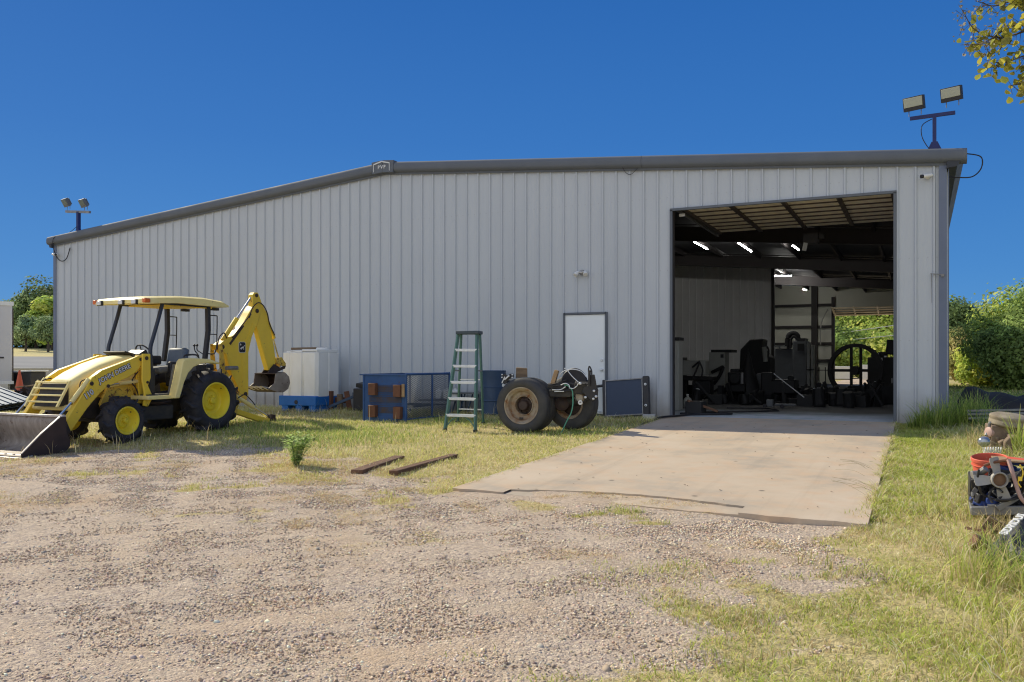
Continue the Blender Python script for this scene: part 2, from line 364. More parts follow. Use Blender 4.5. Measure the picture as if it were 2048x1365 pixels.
def ground_mat():
    m, nt, b = new_mat('gravel_dirt_and_turf'); L = nt.links.new
    tc = N(nt, 'ShaderNodeTexCoord'); P = tc.outputs['Object']
    def noise(s, d=5., r=.6):
        n = N(nt, 'ShaderNodeTexNoise', i_Scale=s, i_Detail=d, i_Roughness=r); L(P, n.inputs['Vector']); return n.outputs['Fac']
    def rng_(v, a, b_, c=0., d=1.):
        n = N(nt, 'ShaderNodeMapRange'); n.inputs['From Min'].default_value = a; n.inputs['From Max'].default_value = b_
        n.inputs['To Min'].default_value = c; n.inputs['To Max'].default_value = d; L(v, n.inputs['Value']); return n.outputs[0]
    def mix(f, a, c, mode='MIX'):
        n = N(nt, 'ShaderNodeMixRGB', blend_type=mode)
        for k, v in ((0, f), (1, a), (2, c)):
            if isinstance(v, tuple): n.inputs[k].default_value = rgb([q*1.17 for q in v])
            elif isinstance(v, (int, float)): n.inputs[k].default_value = v
            else: L(v, n.inputs[k])
        return n.outputs[0]
    vor = N(nt, 'ShaderNodeTexVoronoi', i_Scale=38.); L(P, vor.inputs['Vector'])
    vor2 = N(nt, 'ShaderNodeTexVoronoi', i_Scale=90.); L(P, vor2.inputs['Vector'])
    cellv = N(nt, 'ShaderNodeSeparateColor'); L(vor.outputs['Color'], cellv.inputs[0])
    dirt = mix(rng_(noise(.55), .35, .65), (.58,.445,.31), (.48,.365,.26))
    dirt = mix(rng_(noise(1.9), .5, .7, 0, .6), dirt, (.62,.50,.32))
    dirt = mix(rng_(noise(.8, 3.), .49, .62, 0, .8), dirt, (.50,.33,.18))
    dirt = mix(rng_(noise(60., 6., .8), .35, .7, 0, .55), dirt, (.25,.195,.15))
    peb = mix(cellv.outputs[0], (.31,.245,.20), (.62,.51,.39))
    peb = mix(rng_(cellv.outputs[1], .8, .9, 0, .7), peb, (.24,.20,.21))
    gfac = rng_(noise(.9, 4.), .36, .56, .15, .85)
    grav = mix(gfac, dirt, peb)
    cell2 = N(nt, 'ShaderNodeSeparateColor'); L(vor2.outputs['Color'], cell2.inputs[0])
    grav = mix(.35, grav, mix(cell2.outputs[0], (.20,.16,.13), (.56,.46,.36)))
    grass = mix(rng_(noise(1.2), .4, .6), (.40,.35,.14), (.50,.41,.22))
    grass = mix(rng_(noise(22.), .45, .65, 0, .8), grass, (.24,.20,.09))
    a = N(nt, 'ShaderNodeAttribute', attribute_name='Col'); sp = N(nt, 'ShaderNodeSeparateColor'); L(a.outputs['Color'], sp.inputs[0])
    gm = N(nt, 'ShaderNodeMath', operation='ADD'); L(sp.outputs[0], gm.inputs[0]); L(rng_(noise(6.), .3, .7, -.35, .35), gm.inputs[1])
    c = mix(rng_(gm.outputs[0], .35, .7), grav, grass)
    c = mix(sp.outputs[1], c, mix(rng_(noise(.15), .4, .6), (.50,.42,.20), (.40,.36,.17)))
    L(c, b.inputs['Base Color']); b.inputs['Roughness'].default_value = .95; b.inputs['Specular IOR Level'].default_value = .15
    b1 = N(nt, 'ShaderNodeBump', i_Strength=.55, i_Distance=.012, invert=True); L(vor.outputs['Distance'], b1.inputs['Height'])
    b2 = N(nt, 'ShaderNodeBump', i_Strength=.7, i_Distance=.008, invert=True); L(vor2.outputs['Distance'], b2.inputs['Height']); L(b1.outputs[0], b2.inputs['Normal'])
    b3 = N(nt, 'ShaderNodeBump', i_Strength=.5, i_Distance=.04); L(noise(5.), b3.inputs['Height']); L(b2.outputs[0], b3.inputs['Normal'])
    L(b3.outputs[0], b.inputs['Normal'])
    return m
build_ground()
# ------------------------------------------------------------------ DRIVEWAY slab and inner floor
def slab_mat(name, base, dark, light, warm):
    m, nt, b = new_mat(name); L = nt.links.new
    tc = N(nt, 'ShaderNodeTexCoord'); P = tc.outputs['Object']
    n1 = N(nt, 'ShaderNodeTexNoise', i_Scale=.7, i_Detail=8., i_Roughness=.65); L(P, n1.inputs['Vector'])
    n2 = N(nt, 'ShaderNodeTexNoise', i_Scale=3.5, i_Detail=6.); L(P, n2.inputs['Vector'])
    n3 = N(nt, 'ShaderNodeTexNoise', i_Scale=70., i_Detail=3.); L(P, n3.inputs['Vector'])
    cr = N(nt, 'ShaderNodeValToRGB'); cr.color_ramp.elements[0].position = .36; cr.color_ramp.elements[0].color = rgb(dark)
    cr.color_ramp.elements[1].position = .64; cr.color_ramp.elements[1].color = rgb(light)
    e = cr.color_ramp.elements.new(.5); e.color = rgb(base); L(n1.outputs['Fac'], cr.inputs[0])
    mx = N(nt, 'ShaderNodeMixRGB'); r = N(nt, 'ShaderNodeMapRange'); r.inputs['From Min'].default_value = .48; r.inputs['From Max'].default_value = .7
    r.inputs['To Max'].default_value = .6; L(n2.outputs['Fac'], r.inputs['Value']); L(r.outputs[0], mx.inputs[0]); L(cr.outputs[0], mx.inputs[1]); mx.inputs[2].default_value = rgb(warm)
    mpt = N(nt, 'ShaderNodeMapping'); mpt.inputs['Scale'].default_value = (4.5, .22, 1); L(P, mpt.inputs['Vector'])
    nts = N(nt, 'ShaderNodeTexNoise', i_Scale=1., i_Detail=7., i_Roughness=.65); L(mpt.outputs[0], nts.inputs['Vector'])
    rts = N(nt, 'ShaderNodeMapRange'); rts.inputs['From Min'].default_value = .52; rts.inputs['From Max'].default_value = .72; rts.inputs['To Max'].default_value = .22; L(nts.outputs['Fac'], rts.inputs['Value'])
    mts = N(nt, 'ShaderNodeMixRGB'); L(rts.outputs[0], mts.inputs[0]); L(mx.outputs[0], mts.inputs[1]); mts.inputs[2].default_value = rgb([v*.55 for v in dark]); mx = mts
    # small dark stains
    v = N(nt, 'ShaderNodeTexVoronoi', i_Scale=1.7); L(P, v.inputs['Vector'])
    rs = N(nt, 'ShaderNodeMapRange'); rs.inputs['From Min'].default_value = .035; rs.inputs['From Max'].default_value = .07
    rs.inputs['To Min'].default_value = .75; rs.inputs['To Max'].default_value = 0.; L(v.outputs['Distance'], rs.inputs['Value'])
    m2 = N(nt, 'ShaderNodeMixRGB'); L(rs.outputs[0], m2.inputs[0]); L(mx.outputs[0], m2.inputs[1]); m2.inputs[2].default_value = rgb((.07,.06,.05))
    L(m2.outputs[0], b.inputs['Base Color']); b.inputs['Roughness'].default_value = .8
    bp = N(nt, 'ShaderNodeBump', i_Strength=.25, i_Distance=.004); L(n3.outputs['Fac'], bp.inputs['Height']); L(bp.outputs[0], b.inputs['Normal'])
    return m
M['slab'] = slab_mat('driveway_concrete', (.53,.425,.31), (.41,.345,.27), (.57,.465,.35), (.57,.40,.26))
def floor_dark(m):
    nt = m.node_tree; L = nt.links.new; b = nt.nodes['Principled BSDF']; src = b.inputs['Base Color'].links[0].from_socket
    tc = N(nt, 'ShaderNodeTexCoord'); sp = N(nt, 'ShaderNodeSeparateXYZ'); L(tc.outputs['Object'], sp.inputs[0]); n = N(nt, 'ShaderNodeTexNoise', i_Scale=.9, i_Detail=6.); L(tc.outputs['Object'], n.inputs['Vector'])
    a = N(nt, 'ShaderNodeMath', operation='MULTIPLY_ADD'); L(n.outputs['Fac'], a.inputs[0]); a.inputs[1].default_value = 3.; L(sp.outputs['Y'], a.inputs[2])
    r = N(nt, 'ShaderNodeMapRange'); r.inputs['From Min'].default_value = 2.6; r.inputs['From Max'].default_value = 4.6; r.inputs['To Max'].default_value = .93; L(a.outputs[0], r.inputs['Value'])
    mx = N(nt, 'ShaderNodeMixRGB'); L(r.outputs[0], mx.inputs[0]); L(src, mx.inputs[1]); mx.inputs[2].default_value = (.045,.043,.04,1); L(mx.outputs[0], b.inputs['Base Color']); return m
M['floor'] = slab_mat('shop_floor_concrete', (.40,.45,.52), (.24,.29,.34), (.50,.53,.58), (.22,.34,.33))
def slab():
    # top outline with a chipped lower edge, front strip broken off along an arc crack
    x0, x1 = -4.72, -.41; n = 46
    front = []
    for i in range(n+1):
        t = i/n; x = x0+(x1-x0)*t
        yf = -9.06-.26*t+.012*math.sin(x*7)+.010*math.sin(x*17+1)+.006*math.sin(x*41)
        front.append((x, yf))
    def zt(y): return -.30*(-y/9.2) if y < 0 else 0
    def crack(x):    # y of the crack line
        t = (x+4.1)/2.6
        return -8.93+.24*math.sin(math.pi*max(0, min(1, t)))*1+.012*math.sin(x*23) if 0 < t < 1 else None
    mb = MB()
    for i in range(n):
        (xa, ya), (xb, yb) = front[i], front[i+1]
        ca, cb = crack(xa), crack(xb)
        def strip(ya0, yb0, ya1, yb1, dz, gap):
            ya1 -= gap; yb1 -= gap
            vs = [(xa, ya0, zt(ya0)-dz), (xb, yb0, zt(yb0)-dz), (xb, yb1, zt(yb1)-dz), (xa, ya1, zt(ya1)-dz)]
            vs += [(v[0], v[1], v[2]-.14) for v in vs]
            mb.add(vs, [(0,1,2,3),(7,6,5,4),(0,4,5,1),(2,6,7,3)]+([(0,3,7,4)] if i == 0 else [])+([(1,5,6,2)] if i == n-1 else []))
        if ca is not None and cb is not None:
            strip(ca, cb, 0, 0, 0, 0); strip(ya, yb, ca, cb, .018, .016)
        else: strip(ya, yb, 0, 0, 0, 0)
    o = mb.build('driveway', 'slab', None, smoothed=False); tag(o, kind='structure')
    f = MB(); f.box((-11.76, 15.25, -.07), (24.3, 30.5, .14)); f.box((-2.55, -.06, -.075), (4.28, .12, .14))
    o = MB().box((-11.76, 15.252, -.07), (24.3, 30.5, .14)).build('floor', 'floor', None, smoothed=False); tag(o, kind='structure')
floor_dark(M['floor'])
slab()
# asphalt yard beyond the building, follows the rising ground
def road():
    mb = MB(); A = []
    for q in (56, 62, 70, 78, 86):
        for s in range(-60, 181, 8):
            # q = -.82x + .57(y+17.3);  s runs along the strip
            x = -.82*q+.57*s; y = .57*q+.82*s-17.3
            # normalise (|(.82,.57)|~1)
            A.append((x, y, float(gz(x, y))+.05))
    k = len(range(-60, 181, 8)); fs = []
    for i in range(4):
        for j in range(k-1): fs.append((i*k+j, i*k+j+1, (i+1)*k+j+1, (i+1)*k+j))
    keep = [f for f in fs if all(A[i][0] < -30 for i in f)]
    mb.add(A, keep)
    M['asphalt'] = worn('grey_asphalt', (.17,.175,.19), (.13,.135,.15), .85, scale=.2, amt=.6)
    tag(mb.build('road', 'asphalt', None), kind='structure')
road()
# ------------------------------------------------------------------ STEEL BUILDING
XL, XR, XM = -23.95, .43, -11.76; DEP = 30.5
def roof_z(x, eave=4.75): return eave+(12.2-abs(x-XM))/12.0
bld = thing('steel_building', 'large pale grey corrugated steel shop building with dark gable trim and open overhead door', 'building', (XM, 0, 0))
def ribbed(x0, x1, y, ztop, holes, phase, sgn=-1, rib=.034, zbot=.0):
    """ribbed sheet wall in the plane y, holes = [(xa, xb, ztop_of_hole)]"""
    P = []; k = math.ceil((x0-phase)/.3048)-1
    while phase+k*.3048 < x1+.3:
        c = phase+k*.3048
        P += [(c-.030, 0), (c-.014, rib), (c+.014, rib), (c+.030, 0), (c+.100, 0), (c+.108, .0015), (c+.122, .0015), (c+.130, 0), (c+.174, 0), (c+.182, .0015), (c+.196, .0015), (c+.204, 0)]
        k += 1
    P = sorted(P)
    xs = [p[0] for p in P]; hs = [p[1] for p in P]
    cuts = {x0, x1}
    for a, b, t in holes: cuts |= {a, b}
    if x0 < XM < x1: cuts.add(XM)
    X = sorted([x for x in xs if x0 < x < x1 and min(abs(x-c) for c in cuts) > .002]+list(cuts))
    mb = MB()
    for a, b in zip(X[:-1], X[1:]):
        m = (a+b)/2; z0 = zbot
        for ha, hb, t in holes:
            if ha < m < hb: z0 = t
        ya = y+sgn*np.interp(a, xs, hs); yb = y+sgn*np.interp(b, xs, hs)
        mb.add([(a, ya, z0), (b, yb, z0), (b, yb, ztop(b)), (a, ya, ztop(a))], [(0,1,2,3)])
    return mb
PH = PY(1052.4, 600, 0).x
DX0, DX1, DZ = -4.67, -.41, 4.28          # overhead opening
WX0, WX1, WZ = -7.07, -6.06, 2.21         # walk door opening
ribbed(XL, XR, 0, roof_z, [(DX0, DX1, DZ), (WX0, WX1, WZ)], PH, zbot=-.04).build('front_wall', 'wall', bld, smoothed=False)
mb = MB()   # back wall with its own doorway
BX0, BX1, BZ = -4.06, -.3, 3.6
for a, b, z0 in ((XL, BX0, 0), (BX0, BX1, BZ), (BX1, XR, 0)):
    cs = [a]+([XM] if a < XM < b else [])+[b]
    for p, q in zip(cs[:-1], cs[1:]):
        mb.add([(p, DEP, z0), (q, DEP, z0), (q, DEP, roof_z(q)), (p, DEP, roof_z(p))], [(0,1,2,3)])
mb.build('back_wall', 'wallcream', bld, smoothed=False)
for x in (XL, XR):
    mb = MB(); ys = np.arange(0, DEP, .3048); s = 1 if x > 0 else -1
    for k, y in enumerate(ys):
        for (a, b, d) in ((0, .24, 0), (.24, .255, .5), (.255, .29, 1), (.29, .3048, .5)):
            mb.add([(x+s*.034*(d if d != .5 else (0 if a == .24 else 1)), y+a, 0), (x+s*.034*(d if d != .5 else (1 if a == .24 else 0)), y+b, 0),
                    (x+s*.034*(d if d != .5 else (1 if a == .24 else 0)), y+b, 4.76), (x+s*.034*(d if d != .5 else (0 if a == .24 else 1)), y+a, 4.76)], [(0,1,2,3)])
    mb.build('side_wall', 'wall', bld, smoothed=False)
# inner linings in a thin layer so the inside reads dark
mb = MB()
for s, x in ((-1, XL), (1, XR)):
    xe = x+s*.30; ze = roof_z(x)+.06-.025
    for zz, mt in ((0, 0),):
        pass
def roofslab(t0, t1, over, y0, y1):
    m = MB()
    for s in (-1, 1):
        xe = XM+s*(12.19+over); ze = 4.75-over/12
        vs = [(xe, y0, ze+t0), (XM, y0, 5.767+t0), (XM, y0, 5.767+t1), (xe, y0, ze+t1)]
        vs += [(v[0], y1, v[2]) for v in vs]
        m.add(vs, [(0,1,2,3),(7,6,5,4),(0,4,5,1),(3,2,6,7),(0,3,7,4),(1,5,6,2)])
    return m
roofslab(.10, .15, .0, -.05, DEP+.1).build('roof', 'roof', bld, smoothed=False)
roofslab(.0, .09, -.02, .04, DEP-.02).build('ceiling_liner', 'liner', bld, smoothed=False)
# rake trim: curved profile swept up both slopes
def rake(x0, x1, name='gable_trim'):
    prof = [(-.045, -.012), (-.075, .0), (-.150, .03), (-.168, .075), (-.170, .15), (-.155, .215), (-.12, .245), (-.02, .262), (.02, .262), (.02, -.012)]
    mb = MB(); vs = []
    for x, z in ((x0, roof_z(x0)), (x1, roof_z(x1))):
        vs += [(x, y, z+h-.01) for y, h in prof]
    n = len(prof); mb.add(vs, [tuple(range(n))[::-1], tuple(range(n, 2*n))]+[(i, (i+1) % n, (i+1) % n+n, i+n) for i in range(n)])
    return mb.build(name, 'trim', bld, angle=50)
XJ = PY(1287, 320, 0).x
def roofz_over(x): return roof_z(x)
rake(XL-.19, XM-.30); rake(XM+.30, XJ-.008); rake(XJ, XR+.33)
mb = MB()   # thin dark strip under the trim, forming the drip edge
for a, b in ((XL, XM), (XM, XR)):
    mb.bar((a, -.052, roof_z(a)-.035), (b, -.052, roof_z(b)-.035), .012, .05)
mb.build('drip_edge', 'trim', bld, smoothed=False)
# ridge cap with badge
mb = MB()
for s in (-1, 1):
    mb.bar((XM+s*.0, -.10, 5.767+.12), (XM+s*.31, -.10, 5.767+.12-.31/12), .17, .29)
cap = mb.build('ridge_cap', 'trim', bld, bevel=.006, smoothed=False)
bx = XM-.02; mb = MB()
pts = [(bx-.23, 5.76), (bx-.23, 5.945), (bx, 6.0), (bx+.23, 5.945), (bx+.23, 5.76)]
for p, q in zip(pts[:-1], pts[1:]): mb.bar((p[0], -.192, p[1]), (q[0], -.192, q[1]), .012, .028)
mb.build('badge_outline', 'white', cap, smoothed=False, world=True)
text('badge_lettering', 'PVP', .115, (bx, -.190, 5.865), (1,0,0), (0,0,1), 'white', cap, offset=.003, space=1.35)
# eave gutters
for s in (-1, 1):
    x = XR if s > 0 else XL; w = .31 if s > 0 else .17
    prof = [(0, -.08), (w*.55, -.06), (w*.85, .10), (w, .19), (w, .235), (0, .255)]
    mb = MB().prism(prof, lambda a, b, t: (x+s*(a+.002), t, 4.71+b), -.13, DEP+.1)
    mb.build('gutter', 'gutter', bld, smoothed=False)
# corner trims, base trim, opening trim
MB().box((XR-.055, -.045, 2.33), (.13, .022, 4.74)).box((XR+.038, .04, 2.33), (.012, .16, 4.74)).build('corner_trim', 'trimblue', bld, smoothed=False)
MB().box((XL+.045, -.045, 2.33), (.11, .022, 4.74)).box((XL-.038, .04, 2.33), (.012, .16, 4.74)).build('corner_trim', 'trimblue', bld, smoothed=False)
mb = MB(); mb.box((DX0+.01, -.02, DZ/2), (.05, .07, DZ)).box((DX1-.01, -.02, DZ/2), (.05, .07, DZ)).box(((DX0+DX1)/2, -.02, DZ+.01), (DX1-DX0+.03, .07, .05))
mb.build('opening_trim', 'trim', bld, smoothed=False)
mb = MB(); mb.box((DX0-.06, .12, DZ/2), (.16, .2, DZ)).box((DX1+.10, .12, DZ/2), (.16, .2, DZ)).box(((DX0+DX1)/2, .12, DZ+.12), (DX1-DX0+.4, .2, .18))
mb.build('door_jamb', 'frame_in', bld, smoothed=False)
# walk door
dr = MB().box(((WX0+WX1)/2, -.028, 1.105), (.93, .044, 2.10)).build('door', 'door', bld, bevel=.004)
mb = MB(); mb.box((WX0+.02, -.03, 1.10), (.04, .10, 2.2)).box((WX1-.02, -.03, 1.10), (.04, .10, 2.2)).box(((WX0+WX1)/2, -.03, 2.185), (.97, .10, .045))
mb.build('door_frame', 'trim', bld, smoothed=False)
MB().box(((WX0+WX1)/2, -.05, .028), (.95, .1, .03)).build('door_sill', 'alu', bld)
kx = WX1-.115
MB().lathe([(.034, 0), (.034, .012), (.014, .016), (.014, .03), (.027, .038), (.030, .055), (.018, .068), (.0, .070)], (kx, -.05, .96), (0,-1,0), 16).build('knob', 'alu', dr)
MB().lathe([(.030, 0), (.030, .018), (.024, .026), (0, .026)], (kx, -.05, 1.17), (0,-1,0), 16).build('deadbolt', 'alu', dr)
# overhead sectional door, raised flat under the roof
od = MB()
for k in range(8):
    y0 = .32+k*.53
    for j in range(4):
        yy = y0+j*.1325
        od.box(((DX0+DX1)/2, yy+.05, 4.47), (4.24, .10, .03)).box(((DX0+DX1)/2, yy+.116, 4.487), (4.24, .034, .03))
odo = od.build('overhead_door', 'doorin', bld, smoothed=False)
for k in range(8):
    MB().box(((DX0+DX1)/2, .32+k*.53-.012, 4.455), (4.24, .02, .05)).build('section_rail', 'stile', odo, smoothed=False)
for x in (DX0+.06, DX0+1.07, DX0+2.13, DX0+3.2, DX1-.06):
    MB().box((x, 2.43, 4.425), (.085, 4.24, .05)).build('stile', 'stile', odo, smoothed=False)
for x in (DX0-.03, DX1+.03):
    MB().bar((x, .25, 4.40), (x, 4.7, 4.40), .05, .07).bar((x, .18, .2), (x, .18, 4.2), .05, .06).build('door_track', 'steel', bld, smoothed=False)
mb = MB().box((-2.45, 4.95, 4.20), (.35, .28, .26)).box((-2.2, 4.9, 4.25), (.12, .12, .12)).tube([(-2.75, 4.9, 4.2), (-2.75, 4.9, 4.0), (-2.6, 4.9, 3.9)], .012)
op = mb.build('door_opener', 'black', bld, bevel=.01); MB().box((-2.58, 4.82, 4.0), (.10, .03, .20), (0, .2, 0)).build('opener_tag', 'lens', op)
MB().bar((DX0, 4.6, 4.62), (DX1+.3, 4.6, 4.62), .08, .1).build('header_tube', 'frame_in', bld)
MB().box((DX0+.16, .28, 4.22), (.12, .02, .06)).build('door_tag', 'lens', bld)
# portal frames, purlins, girts
for y in (7.62, 15.24, 22.9):
    mb = MB()
    for s in (-1, 1):
        xe = XM+s*12.0
        mb.bar((xe, y, 4.43), (XM, y, 5.41), .02, .42, (0,0,1)).bar((xe, y, 4.22), (XM, y, 5.20), .20, .03).bar((xe, y, 4.68), (XM, y, 5.66), .20, .03)
        mb.box((xe, y, 2.1), (.45, .2, 4.2))
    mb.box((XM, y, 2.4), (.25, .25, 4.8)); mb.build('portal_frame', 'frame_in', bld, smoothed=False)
mb = MB()
for k in range(9):
    for s in (-1, 1):
        x = XM+s*(.7+k*1.42); mb.bar((x, .05, roof_z(x)-.11), (x, DEP-.05, roof_z(x)-.11), .07, .2)
mb.build('purlins', 'frame_in', bld, smoothed=False)
mb = MB()
for z in (2.15, 3.05, 1.25, 4.2): mb.box(((XL+BX0)/2, DEP-.12, z), (BX0-XL, .18, .13))
mb.box((BX0-.08, DEP-.12, 2.3), (.16, .2, 4.6)); mb.box((BX0-1.0, DEP-.25, 2.6), (.3, .35, 5.2)); mb.box(((BX0+BX1)/2, DEP-.12, BZ+.12), (BX1-BX0+.3, .2, .2))
mb.build('girts', 'frame_in', bld, smoothed=False)
mb = MB()
for k in range(4): mb.box(((BX0+BX1)/2, DEP-.4-k*.55, BZ+.03+k*.09), (BX1-BX0, .5, .05))
b2 = mb.build('rear_overhead_door', 'doorin', bld, smoothed=False)
for x in (BX0+.05, BX0+1.05, BX0+2.15, BX0+3.2): MB().bar((x, DEP-.2, BZ-.02), (x, DEP-2.4, BZ+.32), .07, .05).build('stile', 'doorin', b2, smoothed=False)
# partition wall
PXE = -5.44
p = ribbed(XL+.1, PXE, 18.3, lambda x: roof_z(x)-.25, [], PXE-.05, rib=.03); p.build('partition_wall', 'wallin', bld, smoothed=False)
MB().box((PXE+.05, 18.33, 2.55), (.12, .16, 5.1)).build('partition_post', 'frame_in', bld, smoothed=False)
# ------------------------------------------------------------------ ceiling tube lights
M['tube_rear'] = emis('lit_rear_tube', (1,.98,.92), 700)
def tube_light(p, q, label, tm='tube_on'):
    p, q = Vector(p), Vector(q)
    t = thing('tube_light', label, 'ceiling light', (p+q)/2, 'fluorescent strips under the shop ceiling')
    MB().bar(p+Vector((0,0,.06)), q+Vector((0,0,.06)), .05, .03).build('fixture', 'liner', t)
    MB().tube([p+Vector((-.02,0,.02)), q+Vector((-.02,0,.02))], .014, 8).build('tube', tm, t)
    MB().bar(p+Vector((0,0,.09)), p+Vector((0,0,.3)), .01, .01).build('hanger', 'frame_in', t); MB().bar(q+Vector((0,0,.09)), q+Vector((0,0,.3)), .01, .01).build('hanger', 'frame_in', t)
tube_light(PY(1390,486,10.4), PY(1416,500,12.0), 'lit tube light at the left under the shop ceiling, nearest the door jamb')
tube_light(PY(1478,488,10.4), PY(1504,505,12.2), 'lit tube light second from the left under the shop ceiling, longest slanting strip')
tube_light(PY(1586,493,10.6), PY(1599,502,11.6), 'short lit tube light below the door opener, right of two slanting strips')
tube_light(PY(1549,553,21), PY(1583,553,21), 'level lit tube light just right of the partition wall edge', 'tube_rear')
tube_light(PY(1607,580,26.5), PY(1614,581,26.5), 'tiny lit tube light deep inside above the rear door', 'tube_rear')
# ------------------------------------------------------------------ floodlight masts, cameras, wall lamp
def flood(root, c, yaw, tilt, w, h, glass, mat='black'):
    m = Matrix.Translation(Vector(c)) @ Matrix.Rotation(yaw, 4, 'Z') @ Matrix.Rotation(tilt, 4, 'X')
    def T(p): return m @ Vector(p)
    def bx(mb, c, d):
        x, y, z = [k/2 for k in d]; cx, cy, cz = c
        vs = [T((cx+a*x, cy+b*y, cz+e*z)) for a, b, e in ((-1,-1,-1),(1,-1,-1),(1,1,-1),(-1,1,-1),(-1,-1,1),(1,-1,1),(1,1,1),(-1,1,1))]
        mb.add(vs, [(3,2,1,0),(4,5,6,7),(0,1,5,4),(1,2,6,5),(2,3,7,6),(3,0,4,7)])
    mb = MB(); bx(mb, (0, 0, 0), (w, .09, h))
    for k in range(7): bx(mb, (-w*.36+k*w*.12, .07, 0), (.012, .06, h*.8))
    f = mb.build('floodlight', mat, root, bevel=.008)
    mb = MB(); bx(mb, (0, -.047, h*.10), (w*.90, .012, h*.66)); mb.build('lens', glass, f, bevel=.006)
    mb = MB(); mb.tube([T((-w*.3, .02, -h/2)), T((-w*.3, .02, -h/2))-Vector((0, 0, .10))], .008).tube([T((w*.3, .02, -h/2)), T((w*.3, .02, -h/2))-Vector((0, 0, .10))], .008)
    mb.build('bracket', 'steel', root)
t = thing('floodlight_mast', 'blue steel mast carrying two square floodlights above the right roof corner', 'floodlight', (.24, .12, 4.98), 'floodlight masts at the roof corners')
MB().box((.24, .12, 5.32), (.065, .065, .70)).build('pole', 'bluepaint', t)
MB().prism([(-.14, 0), (.14, 0), (.05, .2), (-.05, .2)], lambda a, b, u: (.24+a, .12+u, 4.98+b), -.04, .04).build('base_plate', 'bluepaint', t)
MB().bar((-.17, .12, 5.66), (.58, .12, 5.68), .06, .06).build('crossbar', 'bluepaint', t)
flood(t, (-.10, .1, 5.93), R(-22), R(12), .37, .25, 'lampglass'); flood(t, (.52, .1, 6.02), R(-22), R(12), .36, .25, 'lampglass')
MB().curve([(.2, .08, 5.6), (.04, .06, 5.5), (.03, .06, 5.3), (.12, .06, 5.1), (.22, .1, 4.99)], .008).build('cable', 'cable', t)
t = thing('floodlight_mast', 'small mast with two dim tilted floodlights above the left roof corner', 'floodlight', (-23.06, .12, 5.05), 'floodlight masts at the roof corners')
MB().box((-23.06, .12, 5.37), (.09, .09, .68)).build('pole', 'bluepaint', t)
MB().prism([(-.14, 0), (.14, 0), (.05, .2), (-.05, .2)], lambda a, b, u: (-23.06+a, .12+u, 5.0+b), -.04, .04).build('base_plate', 'bluepaint', t)
MB().bar((-23.62, .12, 5.76), (-22.55, .12, 5.66), .07, .07).build('crossbar', 'steel', t)
flood(t, (-23.6, .1, 6.03), R(-15), R(28), .34, .25, 'glassdark', 'greymachine'); flood(t, (-22.82, .1, 5.95), R(-15), R(28), .34, .25, 'glassdark', 'greymachine')
MB().curve([(-23.06, .06, 5.25), (-23.4, 0, 5.05), (-23.75, -.17, 4.95), (-23.82, -.2, 4.7)], .008).build('cable', 'cable', t)
def sec_cam(p, label, yaw):
    t = thing('security_camera', label, 'security camera', p, 'security cameras on the gable wall'); p = Vector(p)
    MB().lathe([(.045, 0), (.045, .03), (.02, .04), (.02, .09)], p, (0,-1,0), 14).build('mount', 'white', t)
    d = Vector((math.sin(yaw), -math.cos(yaw), -.15)).normalized(); a = p+Vector((0,-.11,0))
    b = MB().lathe([(.0, -.09), (.034, -.085), (.038, .06), (.034, .08)], a, d, 16).build('camera_body', 'white', t)
    MB().lathe([(.034, .0), (.034, .05), (0, .055)], a+d*.075, d, 16).build('camera_lens', 'black', b)
sec_cam((.12, -.02, 4.52), 'small white security camera under the eave at the right corner', R(-60))
sec_cam((-23.78, -.06, 4.42), 'small white security camera beside a cable loop at the left corner', R(80))
t = tag(MB().curve([(-23.83,-.10,4.97), (-23.86,-.14,4.7), (-23.8,-.09,4.4), (-23.6,-.07,4.22), (-23.35,-.07,4.28), (-23.2,-.06,4.6)], .013).build('cable_loop', 'cable'), 'black cable hanging in a loop below the left end of the gable trim', 'cable')
t = tag(MB().curve([(.45+.30,-.02,4.88), (.98,-.02,4.80), (.99,-.02,4.6), (.85,.0,4.46), (.62,.02,4.47), (.47,.03,4.50)], .011).build('cable_loop', 'cable'), 'black cable looping out past the right roof corner', 'cable')
t = tag(MB().curve([(PY(1245,335,-.1)), PY(1252,346,-.06), PY(1262,349,-.06), PY(1275,337,-.1)], .006).build('loose_wire', 'cable'), 'thin loose wire sagging below the gable trim right of centre', 'wire')
t = thing('motion_lamp', 'twin head security lamp on the wall above the white door', 'wall lamp', (-6.64, -.04, 3.05))
MB().lathe([(.06, 0), (.055, .03), (.02, .04)], (-6.64, -.03, 3.08), (0,-1,0), 14).build('base', 'steel', t)
for s in (-1, 1):
    MB().tube([(-6.64, -.06, 3.08), (-6.64+s*.08, -.1, 3.09)], .012).lathe([(.02, -.06), (.05, .02), (.052, .06), (.03, .064)], (-6.64+s*.10, -.10, 3.06), (s*.3, -.6, -.7), 14).build('lamp_head', 'white', t)
t = thing('wall_bracket', 'small rusty bracket with a drip streak on the right end wall', 'bracket', (.30, -.05, 2.72))
MB().bar((.17, -.06, 2.74), (.40, -.06, 2.71), .02, .015).box((.37, -.07, 2.70), (.05, .04, .05)).build('rod', 'steel', t)
MB().tube([(.19, -.045, 2.75), (.185, -.045, 2.45), (.19, -.045, 2.2)], .006, 6, r2=.002).build('drip_wire', 'steel', t)
